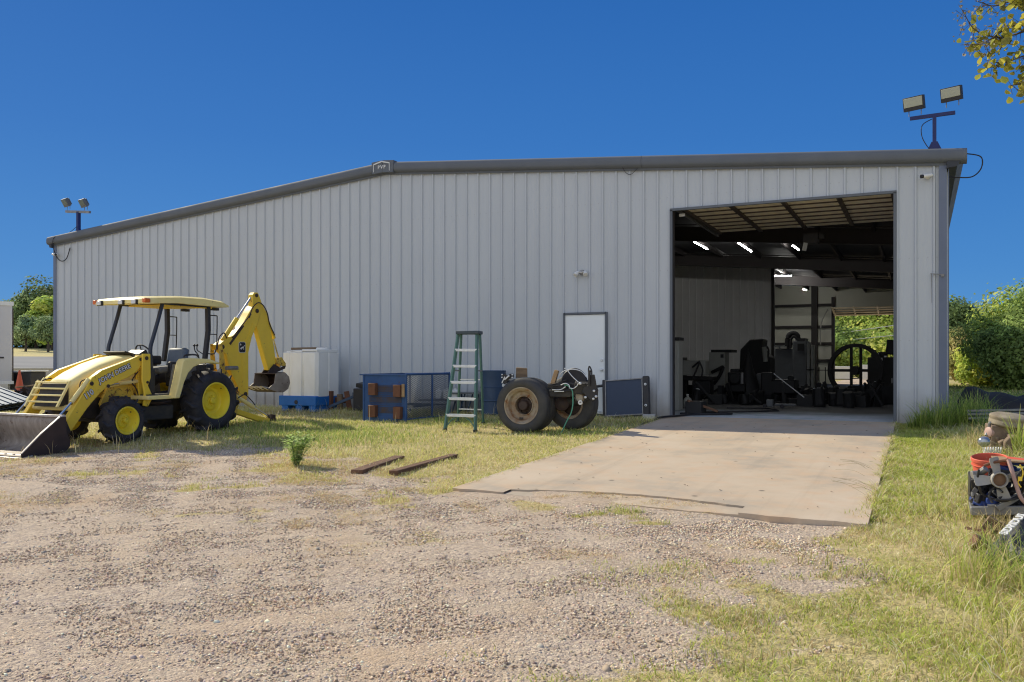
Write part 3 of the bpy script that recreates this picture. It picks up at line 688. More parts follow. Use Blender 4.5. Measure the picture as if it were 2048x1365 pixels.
# ------------------------------------------------------------------ BACKHOE LOADER
LO = Vector((-13.1, -5.1, -.22))
ldr = thing('backhoe_loader', 'yellow backhoe loader tractor with canopy, raised backhoe and front bucket', 'tractor', LO)
def W(u, v, z): return Vector((LO.x+v, LO.y-u, LO.z+z))
def side(mb, poly, v0, v1): return mb.prism(poly, lambda a, b, t: W(a, t, b), v0, v1)
def wheel(u, z, v_in, v_out, r, rr, w_lug, nl, s):
    """tractor wheel, outer face at v_out"""
    wh = bpy.data.objects.new('wheel', None); col.objects.link(wh); wh.parent = ldr; wh.empty_display_size = .1
    wh.location = W(u, (v_in+v_out)/2, z)-LO
    o = W(u, 0, z); ax = Vector((1,0,0)); a, b = v_in, v_out; d = b-a; e = abs(d); sg = 1 if d > 0 else -1
    mid = (a+b)/2
    R_ = r-w_lug
    prof = [(rr, -.40), (rr+.03, -.46), (rr+(R_-rr)*.45, -.54), (R_-.06, -.50), (R_-.015, -.40), (R_, -.2), (R_+.004, 0), (R_, .2), (R_-.015, .40), (R_-.06, .50), (rr+(R_-rr)*.45, .54), (rr+.03, .46), (rr, .40)]
    mb = MB().lathe([(p, mid+q*e*sg) for p, q in prof], o, ax, 48, close=True)
    for k in range(nl):          # alternating slanted lugs that wrap over the shoulder
        th = 2*math.pi*k/nl; half = 1 if k % 2 else -1
        def pt(t, ra, vv): return o+Vector((mid+vv*e, 0, 0))+Vector((0, math.cos(t), math.sin(t)))*ra
        seg = [(.0, .03, R_, r), (.0+.10*18/nl, .28, R_-.005, r-.002), (.22*18/nl, .44, R_-.02, r-.012), (.27*18/nl, .525, R_-.10, R_-.025)]
        lw = .105*18/nl*(.62/r)**0*1.0
        vs = []
        for (dt, vv, r0, r1) in seg:
            t = th+dt
            vs += [pt(t-lw/1.6, r0-.01, half*vv), pt(t+lw/1.6, r0-.01, half*vv), pt(t+lw/2.4, r1, half*vv), pt(t-lw/2.4, r1, half*vv)]
        fs = [(0,1,2,3)]+[tuple(x+4*i for x in q) for i in range(3) for q in ((0,1,5,4),(1,2,6,5),(2,3,7,6),(3,0,4,7))]+[(15,14,13,12)]
        mb.add(vs, fs)
    ty = mb.build('tyre', 'rubber', wh, angle=40)
    rm = MB()
    deep = mid+sg*e*.02; out = mid+sg*e*.42
    rm.lathe([(rr+.012, out), (rr+.02, out+sg*.012), (rr+.008, out+sg*.02), (rr-.012, out+sg*.012), (rr-.02, out-sg*.02), (rr-.045, out-sg*.06), (rr-.055, deep+sg*.03), (rr-.075, deep+sg*.005),
              (rr*.62, deep), (rr*.52, deep+sg*.035), (rr*.36, deep+sg*.05), (rr*.34, deep+sg*.05), (0, deep+sg*.05)], o, ax, 40, cap0=False)
    rm.lathe([(rr+.01, a+sg*.05), (rr-.04, a+sg*.1), (rr-.05, deep), (rr*.5, deep)], o, ax, 40, cap0=False)
    rim = rm.build('rim', 'rim_yellow', wh, angle=30)
    hb = MB().lathe([(rr*.20, deep+sg*.04), (rr*.20, deep+sg*.10), (rr*.15, deep+sg*.115), (0, deep+sg*.12)], o, ax, 20)
    for k in range(8):
        t = 2*math.pi*k/8; c = o+Vector((deep+sg*.05, math.cos(t)*rr*.29, math.sin(t)*rr*.29)); hb.lathe([(.012, 0), (.012, sg*.02), (0, sg*.022)], c, ax, 6)
    hb.build('hub', 'rim_yellow', rim)
    MB().ball(o+Vector((out-sg*.05, math.cos(.9)*(rr-.045), math.sin(.9)*(rr-.045))), .012).build('valve', 'black', rim)
for s in (1, -1):
    wheel(0, .60, s*.48, s*.90, .635, .335, .062, 26, s)
    wheel(2.0, .335, s*.55, s*.86, .43, .225, .045, 22, s)
# frame, axles, engine bay underside
mb = MB(); side(mb, [(-.5,.45),(-.5,.85),(.6,.75),(2.55,.72),(2.6,.45),(2.3,.36),(.8,.36)], -.26, .26)
mb.box(W(0,0,.6), (1.0,.26,.26)).box(W(2.0,0,.38), (1.15,.16,.18)).box(W(1.15,.42,.42), (.34,.75,.26)).box(W(1.15,-.42,.42), (.34,.75,.26)).box(W(1.55,0,.3), (.3,.5,.2))
mb.build('chassis', 'blackfrost', ldr, bevel=.02)
mb = MB().tube([W(1.5,.40,.62), W(1.0,.5,.58), W(.7,.42,.6)], .03).tube([W(1.75,.40,.55), W(1.3,.56,.50), W(.8,.56,.50)], .018)
mb.build('exhaust_pipe', 'darkrust', ldr)
# side body and hood
sp = MB(); side(sp, [(2.10,.60),(2.04,.83),(2.1,.95),(1.34,1.12),(1.28,.70),(1.5,.66)], -.35, .35); spo = sp.build('engine_side_panel', 'yellow_rust', ldr, bevel=.015)
text('side_decal', '4x4', .10, W(1.93,.356,.80), (0,1,0), (0,0,1), 'orange', spo, offset=.002)
def loft(mb, secs):
    n = len(secs[0]); vs = [p for s in secs for p in s]; fs = []
    for i in range(len(secs)-1):
        for j in range(n): fs.append((i*n+j, i*n+(j+1) % n, (i+1)*n+(j+1) % n, (i+1)*n+j))
    fs += [tuple(range(n))[::-1], tuple((len(secs)-1)*n+j for j in range(n))]; mb.add(vs, fs); return mb
def hoodsec(u, zt, zb, w, du=0):
    r = w; return [W(u+du,-r,zb), W(u+du*.5,-r,zt-.14), W(u,-r*.93,zt-.05), W(u,-r*.70,zt-.008), W(u,-r*.2,zt+.012), W(u,r*.2,zt+.012), W(u,r*.70,zt-.008), W(u,r*.93,zt-.05), W(u+du*.5,r,zt-.14), W(u+du,r,zb)]
mb = loft(MB(), [hoodsec(1.45,1.47,.95,.36), hoodsec(1.75,1.42,.93,.36), hoodsec(2.1,1.31,.88,.355), hoodsec(2.42,1.17,.82,.345), hoodsec(2.62,1.055,.74,.335), hoodsec(2.70,1.00,.64,.32,.02)])
hd = mb.build('hood', 'yellow_pale', ldr, angle=60)
MB().box(W(1.42,0,1.485), (.58,.36,.04), (-.22,0,0)).box(W(1.28,0,1.40), (.62,.3,.18)).build('cowl', 'blackfrost', ldr, bevel=.03)
gr = MB(); side(gr, [(2.70,.62),(2.72,.98),(2.76,.98),(2.92,.60)], -.30, .30); gr.build('grille', 'blackfrost', ldr, bevel=.01)
mb = MB()
for z, u in ((1.0,2.80),(.90,2.84),(.79,2.90),(.68,2.95)): mb.bar(W(u,-.40,z), W(u,.40,z), .035, .028)
for v in (-.40, .40): mb.bar(W(2.76,v,1.03), W(3.0,v,.60), .04, .035, (0,1,0))
mb.build('grille_guard', 'yellow_pale', ldr, bevel=.004)
# loader arms
arm = [(1.47,1.47),(2.03,1.29),(2.31,1.20),(2.50,1.08),(2.62,.90),(2.97,.40),(2.92,.17),(2.59,.57),(2.35,.81),(2.20,.92),(1.76,1.08),(1.62,1.16),(1.47,1.30)]
for s in (1, -1):
    mb = MB(); a = side(mb, arm, s*.50, s*.60).build('loader_arm', 'yellow', ldr, bevel=.012)
    if s > 0:
        d = W(1.80,0,1.275)-W(2.37,0,1.03)
        for t_, sz, o_, dd, of, mt, ex in (('JOHN DEERE', .118, W(2.06,.604,1.145), d, .010, 'decalblack', .001), ('JOHN DEERE', .118, W(2.06,.606,1.145), d, .0015, 'white', .003)):
            text('lettering' if mt == 'white' else 'lettering_outline', t_, sz, o_, dd, (0,0,1), mt, a, offset=of, extrude=ex, space=1.02)
        d = W(2.49,0,.86)-W(2.65,0,.76)
        for of, mt, ex, dv in ((.010, 'decalblack', .001, .604), (.003, 'white', .003, .606)):
            text('number' if mt == 'white' else 'number_outline', '110', .135, W(2.57,dv,.80), d, (0,0,1), mt, a, offset=of, extrude=ex, space=.95)
    MB().lathe([(.035, s*.02), (.035, s*.03), (0, s*.032)], W(2.52,s*.59,.98), (1,0,0), 12).lathe([(.03, s*.02), (.03, s*.03), (0, s*.032)], W(2.20,s*.56+s*.03,.93), (1,0,0), 12).lathe([(.03, s*.02), (.03, s*.03), (0, s*.032)], W(1.53,s*.59,1.39), (1,0,0), 12).build('pivot_pin', 'darkrust', a)
    mb = MB().tube([W(2.53,s*.55,1.05), W(2.85,s*.55,.68)], .038, 14); c = mb.build('bucket_cylinder', 'yellow_pale', ldr)
    MB().tube([W(2.84,s*.55,.69), W(3.08,s*.55,.45)], .02, 10).build('rod', 'chrome', c)
    mb = MB().tube([W(1.40,s*.45,1.0), W(1.85,s*.45,.97)], .035, 14); c = mb.build('lift_cylinder', 'yellow_pale', ldr)
    MB().tube([W(1.84,s*.45,.97), W(2.18,s*.47,.93)], .019, 10).build('rod', 'chrome', c)
    mb = MB(); side(mb, [(1.52,1.49),(1.35,1.49),(1.34,1.06),(1.40,.92),(1.29,.71),(1.40,.54),(1.50,.56),(1.48,.78),(1.53,1.03)], s*.61, s*.65); side(mb, [(1.50,1.47),(1.38,1.47),(1.37,.6),(1.46,.6)], s*.42, s*.49)
    tw = mb.build('loader_tower', 'yellow', ldr, bevel=.012)
    MB().lathe([(.035, 0), (.035, s*.012), (0, s*.014)], W(1.44,s*.65,1.41), (1,0,0), 12).lathe([(.025, 0), (.025, s*.012), (0, s*.014)], W(1.42,s*.65,.98), (1,0,0), 12).build('pivot_pin', 'darkrust', tw)
    MB().curve([W(1.45,s*.48,1.2), W(1.6,s*.47,1.0), W(1.5,s*.47,.85), W(1.42,s*.47,.6)], .012).curve([W(2.2,s*.62,1.1) if 0 else W(2.45,s*.50,1.06), W(2.62,s*.49,1.02), W(2.66,s*.49,.88)], .010).build('hydraulic_hose', 'darkrust', ldr)
MB().tube([W(2.76,-.50,.58), W(2.76,.50,.58)], .05, 16).build('cross_tube', 'yellow_pale', ldr)
mb = MB(); side(mb, [(1.9,.85),(2.06,.9),(2.20,.62),(2.12,.45),(2.0,.45)], .36, .42); mb.build('arm_bracket', 'yellow_rust', ldr, bevel=.008); mb = MB(); side(mb, [(1.9,.85),(2.06,.9),(2.20,.62),(2.12,.45),(2.0,.45)], -.42, -.36); mb.build('arm_bracket', 'yellow_rust', ldr, bevel=.008)
# front bucket: curved shell open to the front
shell = [(3.24,.475),(3.28,.40),(3.24,.24),(3.17,.10),(3.17,.0),(3.24,-.07),(3.40,-.095),(3.95,-.105)]
inn = [(a+.02 if i < 5 else a, b+(.02 if i > 4 else 0)) for i, (a, b) in enumerate(shell)]
inn[0] = (3.262,.475); inn[4] = (3.195,.01); inn[5] = (3.255,-.045)
mb = MB(); side(mb, shell+inn[::-1], -.92, .92)
bk = mb.build('front_bucket', 'bucketsteel', ldr, angle=50)
plate = [(3.235,.475),(3.34,.475),(3.64,.24),(3.90,.03),(3.97,-.05),(3.97,-.105),(3.40,-.10),(3.24,-.075),(3.165,0),(3.16,.10),(3.23,.24)]
for s in (1, -1):
    mb = MB(); side(mb, plate, s*.92, s*.945); mb.build('side_plate', 'darkrust', bk, bevel=.004)
    mb = MB(); mb.bar(W(3.34,s*.933,.478), W(3.66,s*.933,.235), .035, .014).bar(W(3.66,s*.933,.235), W(3.97,s*.933,-.04), .035, .014); mb.build('side_edge', 'bucketedge', bk, smoothed=False)
mb = MB(); side(mb, [(3.80,-.098),(3.99,-.118),(3.99,-.108),(3.80,-.078)], -.95, .95)
for k in range(9): mb.box(W(3.86,-.8+k*.2,-.075), (.03,.03,.012))
mb.build('cutting_edge', 'bucketedge', bk, smoothed=False)
mb = MB().box(W(3.27,0,.485), (1.87,.075,.035)); mb.build('top_lip', 'bucketedge', bk, bevel=.005)
mb = MB()
for s in (-.6, .5, -.5, .6): side(mb, [(3.22,.42),(3.02,.46),(2.90,.20),(3.15,.02)], s-.012, s+.012)
mb.build('mounting_ear', 'darkrust', bk, smoothed=False)
# platform, fenders
mb = MB(); side(mb, [(1.52,.74),(1.52,.67),(.95,.67),(.95,.74)], -.78, .78); mb.build('floor_platform', 'yellow_pale', ldr, bevel=.01)
MB().box(W(1.2,.45,.75), (.5,.5,.02)).build('floor_mat', 'blackfrost', ldr)
fo = [(1.02,.68),(.92,1.0),(.83,1.35),(.78,1.40),(.60,1.42),(.18,1.40),(-.08,1.335)]; fi = [(-.07,1.30),(.15,1.325),(.40,1.31),(.57,1.25),(.70,1.14),(.80,.96),(.90,.68)]
for s in (1, -1):
    mb = MB(); side(mb, fo+fi, s*.71, s*.89); f = mb.build('fender', 'yellow_pale', ldr, bevel=.02)
    MB().curve([W(.68,s*.75,1.43), W(.64,s*.75,1.47), W(.40,s*.75,1.48), W(.32,s*.75,1.43)], .016).build('handle', 'black', f)
    mb = MB(); side(mb, [(.84,.74),(.72,1.3),(.2,1.3),(.1,.74)], s*.50, s*.54); mb.build('inner_fender', 'seatdark', ldr)
# seat, console, wheel, levers
mb = MB().box(W(.02,0,1.02), (.5,.4,.3)); mb.build('seat_pedestal', 'black', ldr, bevel=.03)
MB().box(W(.55,.0,1.20), (.52,.52,.13), (.05,0,0)).build('seat_cushion', 'seatdark', ldr, bevel=.045)
MB().box(W(.14,.0,1.43), (.48,.14,.38), (-.18,0,0)).build('backrest', 'seat', ldr, bevel=.055)
MB().box(W(.42,-.36,1.38), (.10,.36,.18)).build('side_console', 'black', ldr, bevel=.03); MB().box(W(.5,.36,1.2), (.10,.36,.3)).build('side_console', 'black', ldr, bevel=.03)
mb = MB(); side(mb, [(1.35,.75),(1.28,1.45),(1.05,1.58),(1.0,1.5),(1.12,1.3),(1.15,.75)], -.2, .2); mb.build('dashboard', 'black', ldr, bevel=.02)
c = W(.93,0,1.50); ax = Vector((0,1,.6)).normalized(); mb = MB()
t1 = Vector((1,0,0)); t2 = ax.cross(t1)
ringp = [c+(t1*math.cos(a)+t2*math.sin(a))*.19 for a in [2*math.pi*k/24 for k in range(25)]]
mb.tube(ringp, .014, 8, cap=False)
for k in range(3): a = 2*math.pi*k/3+.5; mb.tube([c-ax*.04, c+(t1*math.cos(a)+t2*math.sin(a))*.19], .010)
mb.tube([c-ax*.03, c-ax*.28], .022); mb.build('steering_wheel', 'black', ldr)
for v, pts in ((.1, [(-.26,1.66),(-.27,1.58),(-.44,1.47),(-.5,1.2)]), (-.1, [(-.38,1.66),(-.40,1.57),(-.5,1.45),(-.5,1.2)])):
    mb = MB().curve([W(u,v,z) for u, z in pts], .010); mb.ball(W(pts[0][0],v,pts[0][1]+.02), .026); mb.build('lever', 'black', ldr)
MB().box(W(-.5,0,1.18), (.45,.2,.25)).build('rear_console', 'black', ldr, bevel=.03)
# ROPS posts and canopy
for s in (1, -1):
    MB().tube(smooth([W(1.00,s*.55,2.42), W(1.10,s*.55,2.1), W(1.21,s*.55,1.78), W(1.27,s*.55,1.55), W(1.25,s*.56,1.1), W(1.28,s*.56,.74)], 4), .036, 10).build('canopy_post', 'post', ldr)
    MB().bar(W(-.10,s*.55,2.45), W(-.11,s*.55,1.95), .085, .075, (0,1,0)).bar(W(-.11,s*.55,1.96), W(-.02,s*.55,1.36), .085, .075, (0,1,0)).build('canopy_post', 'black', ldr, bevel=.01)
    MB().bar(W(-.12,s*.55,2.43), W(1.0,s*.55,2.43), .06, .05).build('canopy_rail', 'black', ldr)
    MB().box(W(1.27,s*.56,.95), (.09,.12,.5)).build('post_foot', 'black', ldr, bevel=.01)
    MB().tube(smooth([W(-.14,s*.55,2.26), W(-.32,s*.55,2.26), W(-.345,s*.55,2.22), W(-.34,s*.55,1.9), W(-.33,s*.55,1.66), W(-.27,s*.55,1.51), W(-.10,s*.55,1.51)], 3), .011, 8).tube([W(-.13,s*.55,1.89), W(-.34,s*.55,1.89)], .009).build('grab_rail', 'black', ldr)
secs = []
for u, zt, zb, w in ((1.50,2.455,2.40,.60),(1.44,2.50,2.385,.66),(1.2,2.535,2.41,.67),(.7,2.575,2.44,.68),(.1,2.585,2.43,.68),(-.4,2.55,2.43,.67),(-.58,2.50,2.44,.63)):
    secs.append([W(u,-w,zb), W(u,-w,zt-.03), W(u,-w*.9,zt), W(u,-w*.4,zt+.012), W(u,w*.4,zt+.012), W(u,w*.9,zt), W(u,w,zt-.03), W(u,w,zb)])
cn = loft(MB(), secs).build('canopy', 'yellow_pale', ldr, angle=50)
for v in (-.46, .10, .44):
    MB().box(W(1.515,v,2.42), (.13,.05,.09)).build('light_housing', 'black', cn, bevel=.01)
    MB().box(W(1.545,v,2.42), (.105,.02,.07)).build('work_light', 'lens', cn, bevel=.008)
for s in (1, -1): MB().box(W(1.44,s*.645,2.445), (.08,.12,.075)).build('indicator_light', 'orange', cn, bevel=.012)
MB().box(W(-.05,.5,2.405), (.12,.3,.03)).box(W(.5,.0,2.405), (.9,.8,.02)).build('canopy_lining', 'yellow', cn)
MB().bar(W(-.35,.4,2.40), W(-.5,.4,2.40), .1, .05).bar(W(-.35,-.4,2.40), W(-.5,-.4,2.40), .1, .05).build('rear_work_light', 'black', cn)
# backhoe: swing mast, boom, dipper, bucket
mb = MB(); side(mb, [(-.83,1.72),(-.90,1.72),(-1.0,1.2),(-1.40,.70),(-1.62,.62),(-1.60,.50),(-1.2,.45),(-.85,.55)], -.14, -.11); side(mb, [(-.83,1.72),(-.90,1.72),(-1.0,1.2),(-1.40,.70),(-1.62,.62),(-1.60,.50),(-1.2,.45),(-.85,.55)], .11, .14)
mb.box(W(-.75,0,.62), (.5,.4,.45)).box(W(-1.1,0,.6), (.26,.5,.22)); mb.build('swing_mast', 'yellow_rust', ldr, bevel=.012)
boom = [(-1.50,.60),(-1.62,.57),(-1.70,.65),(-1.70,1.55),(-1.80,1.88),(-1.99,2.22),(-2.06,2.40),(-2.02,2.54),(-1.92,2.60),(-1.82,2.54),(-1.70,2.38),(-1.45,2.05),(-1.25,1.90),(-.98,1.78),(-.86,1.70),(-.90,1.60),(-1.05,1.50),(-1.16,1.16),(-1.36,.85)]
bm_ = MB(); side(bm_, boom, -.10, .10); bo = bm_.build('boom', 'yellow', ldr, bevel=.014)
mb = MB(); side(mb, [(-1.5,1.55),(-1.5,.8),(-1.62,.75),(-1.62,1.55),(-1.9,2.2),(-1.83,2.2)], .10, .108); mb.build('boom_web', 'yellow', bo)
# badge with leaping stag
def rr_poly(cx, cz, w, h, r, n=5):
    out = []
    for sx, sz, a0 in ((1,1,0),(-1,1,90),(-1,-1,180),(1,-1,270)):
        for k in range(n+1):
            a = R(a0+90*k/n); out.append((cx+sx*(w/2-r)+r*math.cos(a), cz+sz*(h/2-r)+r*math.sin(a)))
    return out
bc = (-1.50, 1.66)
def bside(poly, v0, v1, name, mat, par):
    mb = MB(); side(mb, poly, v0, v1); return mb.build(name, mat, par, smoothed=False)
b0 = bside(rr_poly(*bc, .20, .235, .045), .104, .110, 'badge', 'white', bo)
bside(rr_poly(*bc, .180, .215, .038), .108, .113, 'badge_field', 'decalblack', bo)
stag = [(-.075,.052),(-.060,.045),(-.050,.020),(-.02,.022),(.030,.005),(.062,-.010),(.080,-.038),(.052,-.024),(.040,-.030),(.058,-.055),(.038,-.045),(.022,-.022),(-.020,-.014),(-.038,-.032),(-.070,-.028),(-.042,-.046),(-.018,-.030),(-.045,.0),(-.064,.030),(-.088,.036)]
stag = [(-a*.95, b) for a, b in stag]
# facing left: machine forward is +u which is image left
bside([(bc[0]-x*.92+0, bc[1]+z-.005) for x, z in stag], .112, .116, 'badge_stag', 'white', b0)
bside([(bc[0]+.065, bc[1]+.045), (bc[0]+.072, bc[1]+.085), (bc[0]+.062, bc[1]+.082), (bc[0]+.050, bc[1]+.05), (bc[0]+.03, bc[1]+.075), (bc[0]+.045, bc[1]+.035)], .112, .116, 'badge_antler', 'white', b0)
mb = MB()
for p in ((-.94,1.66),(-1.95,2.46),(-1.60,.66)): mb.lathe([(.045, .0), (.045, .02), (.02, .026), (0, .026)], W(p[0],.10,p[1]), (1,0,0), 16)
mb.build('pivot_pin', 'darkrust', bo)
dip = [(-1.86,2.80),(-1.92,2.86),(-2.02,2.87),(-2.08,2.78),(-2.16,2.62),(-2.32,2.42),(-2.42,2.1),(-2.53,1.72),(-2.60,1.35),(-2.52,1.20),(-2.36,1.16),(-2.30,1.30),(-2.12,1.75),(-1.98,2.12),(-1.90,2.25),(-1.86,2.5)]
mb = MB(); side(mb, dip, -.065, .065); dp = mb.build('dipper_arm', 'yellow', ldr, bevel=.012)
MB().lathe([(.04, .0), (.04, .018), (.02, .024), (0, .024)], W(-1.97,.065,2.80), (1,0,0), 16).build('pivot_pin', 'darkrust', dp)
mb = MB().tube([W(-1.05,0,1.80), W(-1.45,0,2.27)], .05, 14); c = mb.build('boom_cylinder', 'yellow', ldr); MB().tube([W(-1.44,0,2.26), W(-1.92,0,2.80)], .022, 10).build('rod', 'chrome', c)
mb = MB().tube([W(-1.15,.09,1.72), W(-1.55,.08,2.12)], .03, 12); mb.tube([W(-1.15,-.09,1.72), W(-1.55,-.08,2.12)], .03, 12); mb.build('hose_bundle', 'darkrust', ldr)
mb = MB().tube([W(-2.30,0,2.42), W(-2.60,0,1.88)], .045, 14); c = mb.build('dipper_cylinder', 'yellow', ldr); MB().tube([W(-2.59,-.02,1.90), W(-2.78,-.02,1.42)], .018, 10).tube([W(-2.56,.03,1.88), W(-2.75,.03,1.42)], .006, 6).build('rod', 'chrome', c)
mb = MB(); side(mb, [(-2.56,1.43),(-2.76,1.46),(-2.90,1.32),(-2.90,1.23),(-2.84,1.24),(-2.6,1.32)], -.09, -.06); side(mb, [(-2.56,1.43),(-2.76,1.46),(-2.90,1.32),(-2.90,1.23),(-2.84,1.24),(-2.6,1.32)], .06, .09); mb.build('bucket_link', 'yellow_rust', ldr, bevel=.008)
MB().curve([W(-1.70,.12,2.3), W(-1.80,.12,2.52), W(-1.98,.12,2.64), (W(-2.15,.11,2.58)), W(-2.28,.10,2.42), W(-2.36,.09,2.2), W(-2.55,.07,1.95)], .012).curve([W(-1.2,.12,1.85), W(-1.45,.12,2.1), W(-1.75,.12,2.38)], .012).curve([W(-.80,.1,1.6), W(-.85,.1,1.85), W(-1.0,.08,1.95), W(-1.1,.06,1.85)], .012).build('hydraulic_hose', 'darkrust', ldr)
# digging bucket
prof = [(-2.30,1.10),(-2.62,1.12),(-2.76,1.02),(-2.80,.88),(-2.73,.74),(-2.58,.67),(-2.38,.68),(-2.05,.76)]
pin = [(-2.30,1.085),(-2.61,1.098),(-2.74,1.0),(-2.775,.88),(-2.715,.76),(-2.57,.695),(-2.38,.705),(-2.06,.785)]
mb = MB(); side(mb, prof+pin[::-1], -.29, .29); db = mb.build('digging_bucket', 'darkrust', ldr, angle=50)
for s in (1, -1):
    mb = MB(); side(mb, [(-2.32,1.095),(-2.62,1.115),(-2.755,1.02),(-2.79,.88),(-2.725,.745),(-2.58,.675),(-2.38,.685),(-2.07,.765),(-2.28,.88)], s*.29, s*.305); mb.build('bucket_side', 'bucketsteel', db)
for k in range(5):
    v = -.26+k*.13; mb = MB(); side(mb, [(-2.12,.735),(-1.90,.815),(-1.88,.83),(-2.1,.80)], v-.028, v+.028); mb.build('tooth', 'bucketedge', db)
mb = MB(); side(mb, [(-2.38,1.20),(-2.30,1.10),(-2.56,1.11),(-2.86,1.20),(-2.88,1.27),(-2.7,1.22),(-2.5,1.30)], -.10, -.08); side(mb, [(-2.38,1.20),(-2.30,1.10),(-2.56,1.11),(-2.86,1.20),(-2.88,1.27),(-2.7,1.22),(-2.5,1.30)], .08, .10); mb.build('bucket_ear', 'darkrust', db)
# stabilisers
for s in (1, -1):
    mb = MB(); side(mb, [(-.66,.42),(-.70,.30),(-1.38,.10),(-1.75,.04),(-1.80,.12),(-1.38,.22)], s*.62, s*.72); st = mb.build('stabiliser_arm', 'yellow', ldr, bevel=.012)
    MB().box(W(-1.86,s*.67,.04), (.26,.30,.025), (.25,0,0)).build('stabiliser_foot', 'darkrust', st)
    side(MB(), [(-1.65,.10),(-1.72,.24),(-1.82,.22),(-1.84,.05)], s*.60, s*.74).build('foot_clevis', 'darkrust', st, bevel=.006)
    c = MB().tube([W(-.72,s*.67,.66), W(-1.22,s*.67,.42)], .042, 14).build('stabiliser_cylinder', 'yellow_pale', ldr)
    MB().tube([W(-1.20,s*.67,.43), W(-1.70,s*.67,.17)], .02, 10).build('rod', 'chrome', c)
    MB().curve([W(-.7,s*.72,.6), W(-.9,s*.74,.68), W(-1.1,s*.73,.56), W(-1.22,s*.72,.46)], .010).build('hydraulic_hose', 'cable', ldr)
MB().box(W(-.66,0,.52), (1.4,.22,.2)).box(W(-.62,.66,.5), (.14,.2,.4)).box(W(-.62,-.66,.5), (.14,.2,.4)).build('stabiliser_frame', 'yellow_rust', ldr, bevel=.01)
MB().tube([W(-.9,.25,1.22), W(-1.2,.25,1.22)], .045, 12).build('swing_cylinder', 'steel', ldr)
# ------------------------------------------------------------------ THINGS ALONG THE WALL
# white poly tank on a blue base
tx0, tx1, ty0, ty1 = -13.90, -12.86, -1.30, -.40
t = thing('water_tank', 'tall white plastic tank on a blue moulded base behind the backhoe', 'tank', ((tx0+tx1)/2, (ty0+ty1)/2, -.06))
bp_ = [(tx0-.03, -.06), (tx1-.14, -.06), (tx1-.12, .30), (tx1-.35, .32), (tx0+.2, .30), (tx0-.05, .32)]
mb = MB().box(((tx0+tx1)/2-.04, (ty0+ty1)/2, .20), (tx1-tx0+.08, ty1-ty0+.08, .24))
for x in (tx0+.1, tx0+.52, tx1-.12): mb.box((x, (ty0+ty1)/2, .02), (.2, ty1-ty0+.06, .16))
b0 = mb.build('tank_base', 'tankblue', t, bevel=.02)
MB().lathe([(.05, 0), (.05, .01), (0, .012)], (tx0+.46, ty0-.04, .17), (0,-1,0), 14).build('drain_hole', 'black', b0)
mb = MB()
outline = []   # plan outline with moulded vertical grooves
n = 0
fx = [(.03,0),(.20,0),(.215,.02),(.235,.02),(.25,0),(.58,0),(.60,.05),(.63,.05),(.65,.01),(.97,.01),(1.04,.08),(1.04,.42),(1.01,.45),(1.04,.48),(1.04,.84),(.97,.90),(.07,.90),(0,.83),(0,.04)]
z0, z1 = .30, 1.36
pl = [(tx0+a, ty0+b) for a, b in fx]
mb.prism(pl, lambda a, b, q: (a, b, q), z0, z1)
tk = mb.build('tank', 'tank', t, bevel=.05)
MB().box((tx0+.30, ty0+.02, .80), (.0, .0, .0)) if 0 else None
mb = MB().box((tx0+.22, ty0+.45, 1.375), (.28, .8, .05)).box((tx0+.60, ty0+.45, 1.385), (.80, .8, .045)).box((tx0+.78, ty0+.45, 1.40), (.46, .8, .07))
mb.build('moulded_top', 'tank', tk, bevel=.015)
MB().lathe([(.14, 0), (.14, .06), (.12, .075), (0, .075)], (tx0+.8, ty0+.5, 1.41), (0,0,1), 20).build('tank_lid', 'tank', tk)
tag(MB().box((-13.60, -.72, 1.465), (.92, .14, .055), (0, -.01, .03)).build('board', 'wood', bevel=.004), 'weathered board lying across the top of the white tank', 'board')
for k, (px_, lab, h, an) in enumerate(((662, 'short upright timber offcut leaning beside the blue tank base, left one', .50, .04), (679, 'short timber offcut standing in the middle of the scrap blocks by the tank', .42, -.02), (693, 'short timber offcut leaning right, next to the black box', .50, -.18))):
    p = PY(px_, 800, -.75); z = ground(p.x, -.8)
    tag(MB().box((p.x, -.78+.05*k, z+h/2), (.12, .10, h), (0, an, .3*k)).build('timber_offcut', ['woodred', 'wood', 'woodred'][k] if k != 1 else 'wood', bevel=.006), lab, 'timber', 'timber offcuts beside the white tank')
p = PY(680, 790, -.55)
tag(MB().box((p.x, -.55, .20), (.36, .10, .14)).build('timber_block', 'woodred', bevel=.008), 'red brown timber block held behind the standing offcuts by the tank', 'timber')
# small black trailer box with tow bar
t = thing('tow_box', 'small black steel box with a drawbar, half hidden behind the blue rack', 'trailer', (-11.9, -.7, .1))
MB().box((-11.72, -.72, .25), (.52, .7, .52)).build('box_body', 'black', t, bevel=.02)
MB().bar((-11.98, -.9, .35), (-12.75, -1.0, .05), .06, .06).box((-12.0, -.9, .36), (.16, .12, .10)).build('drawbar', 'drum', t)
MB().box((-11.86, -.75, .58), (.30, .34, .10), (.1, .1, 0)).build('lid_flap', 'black', t, bevel=.01)
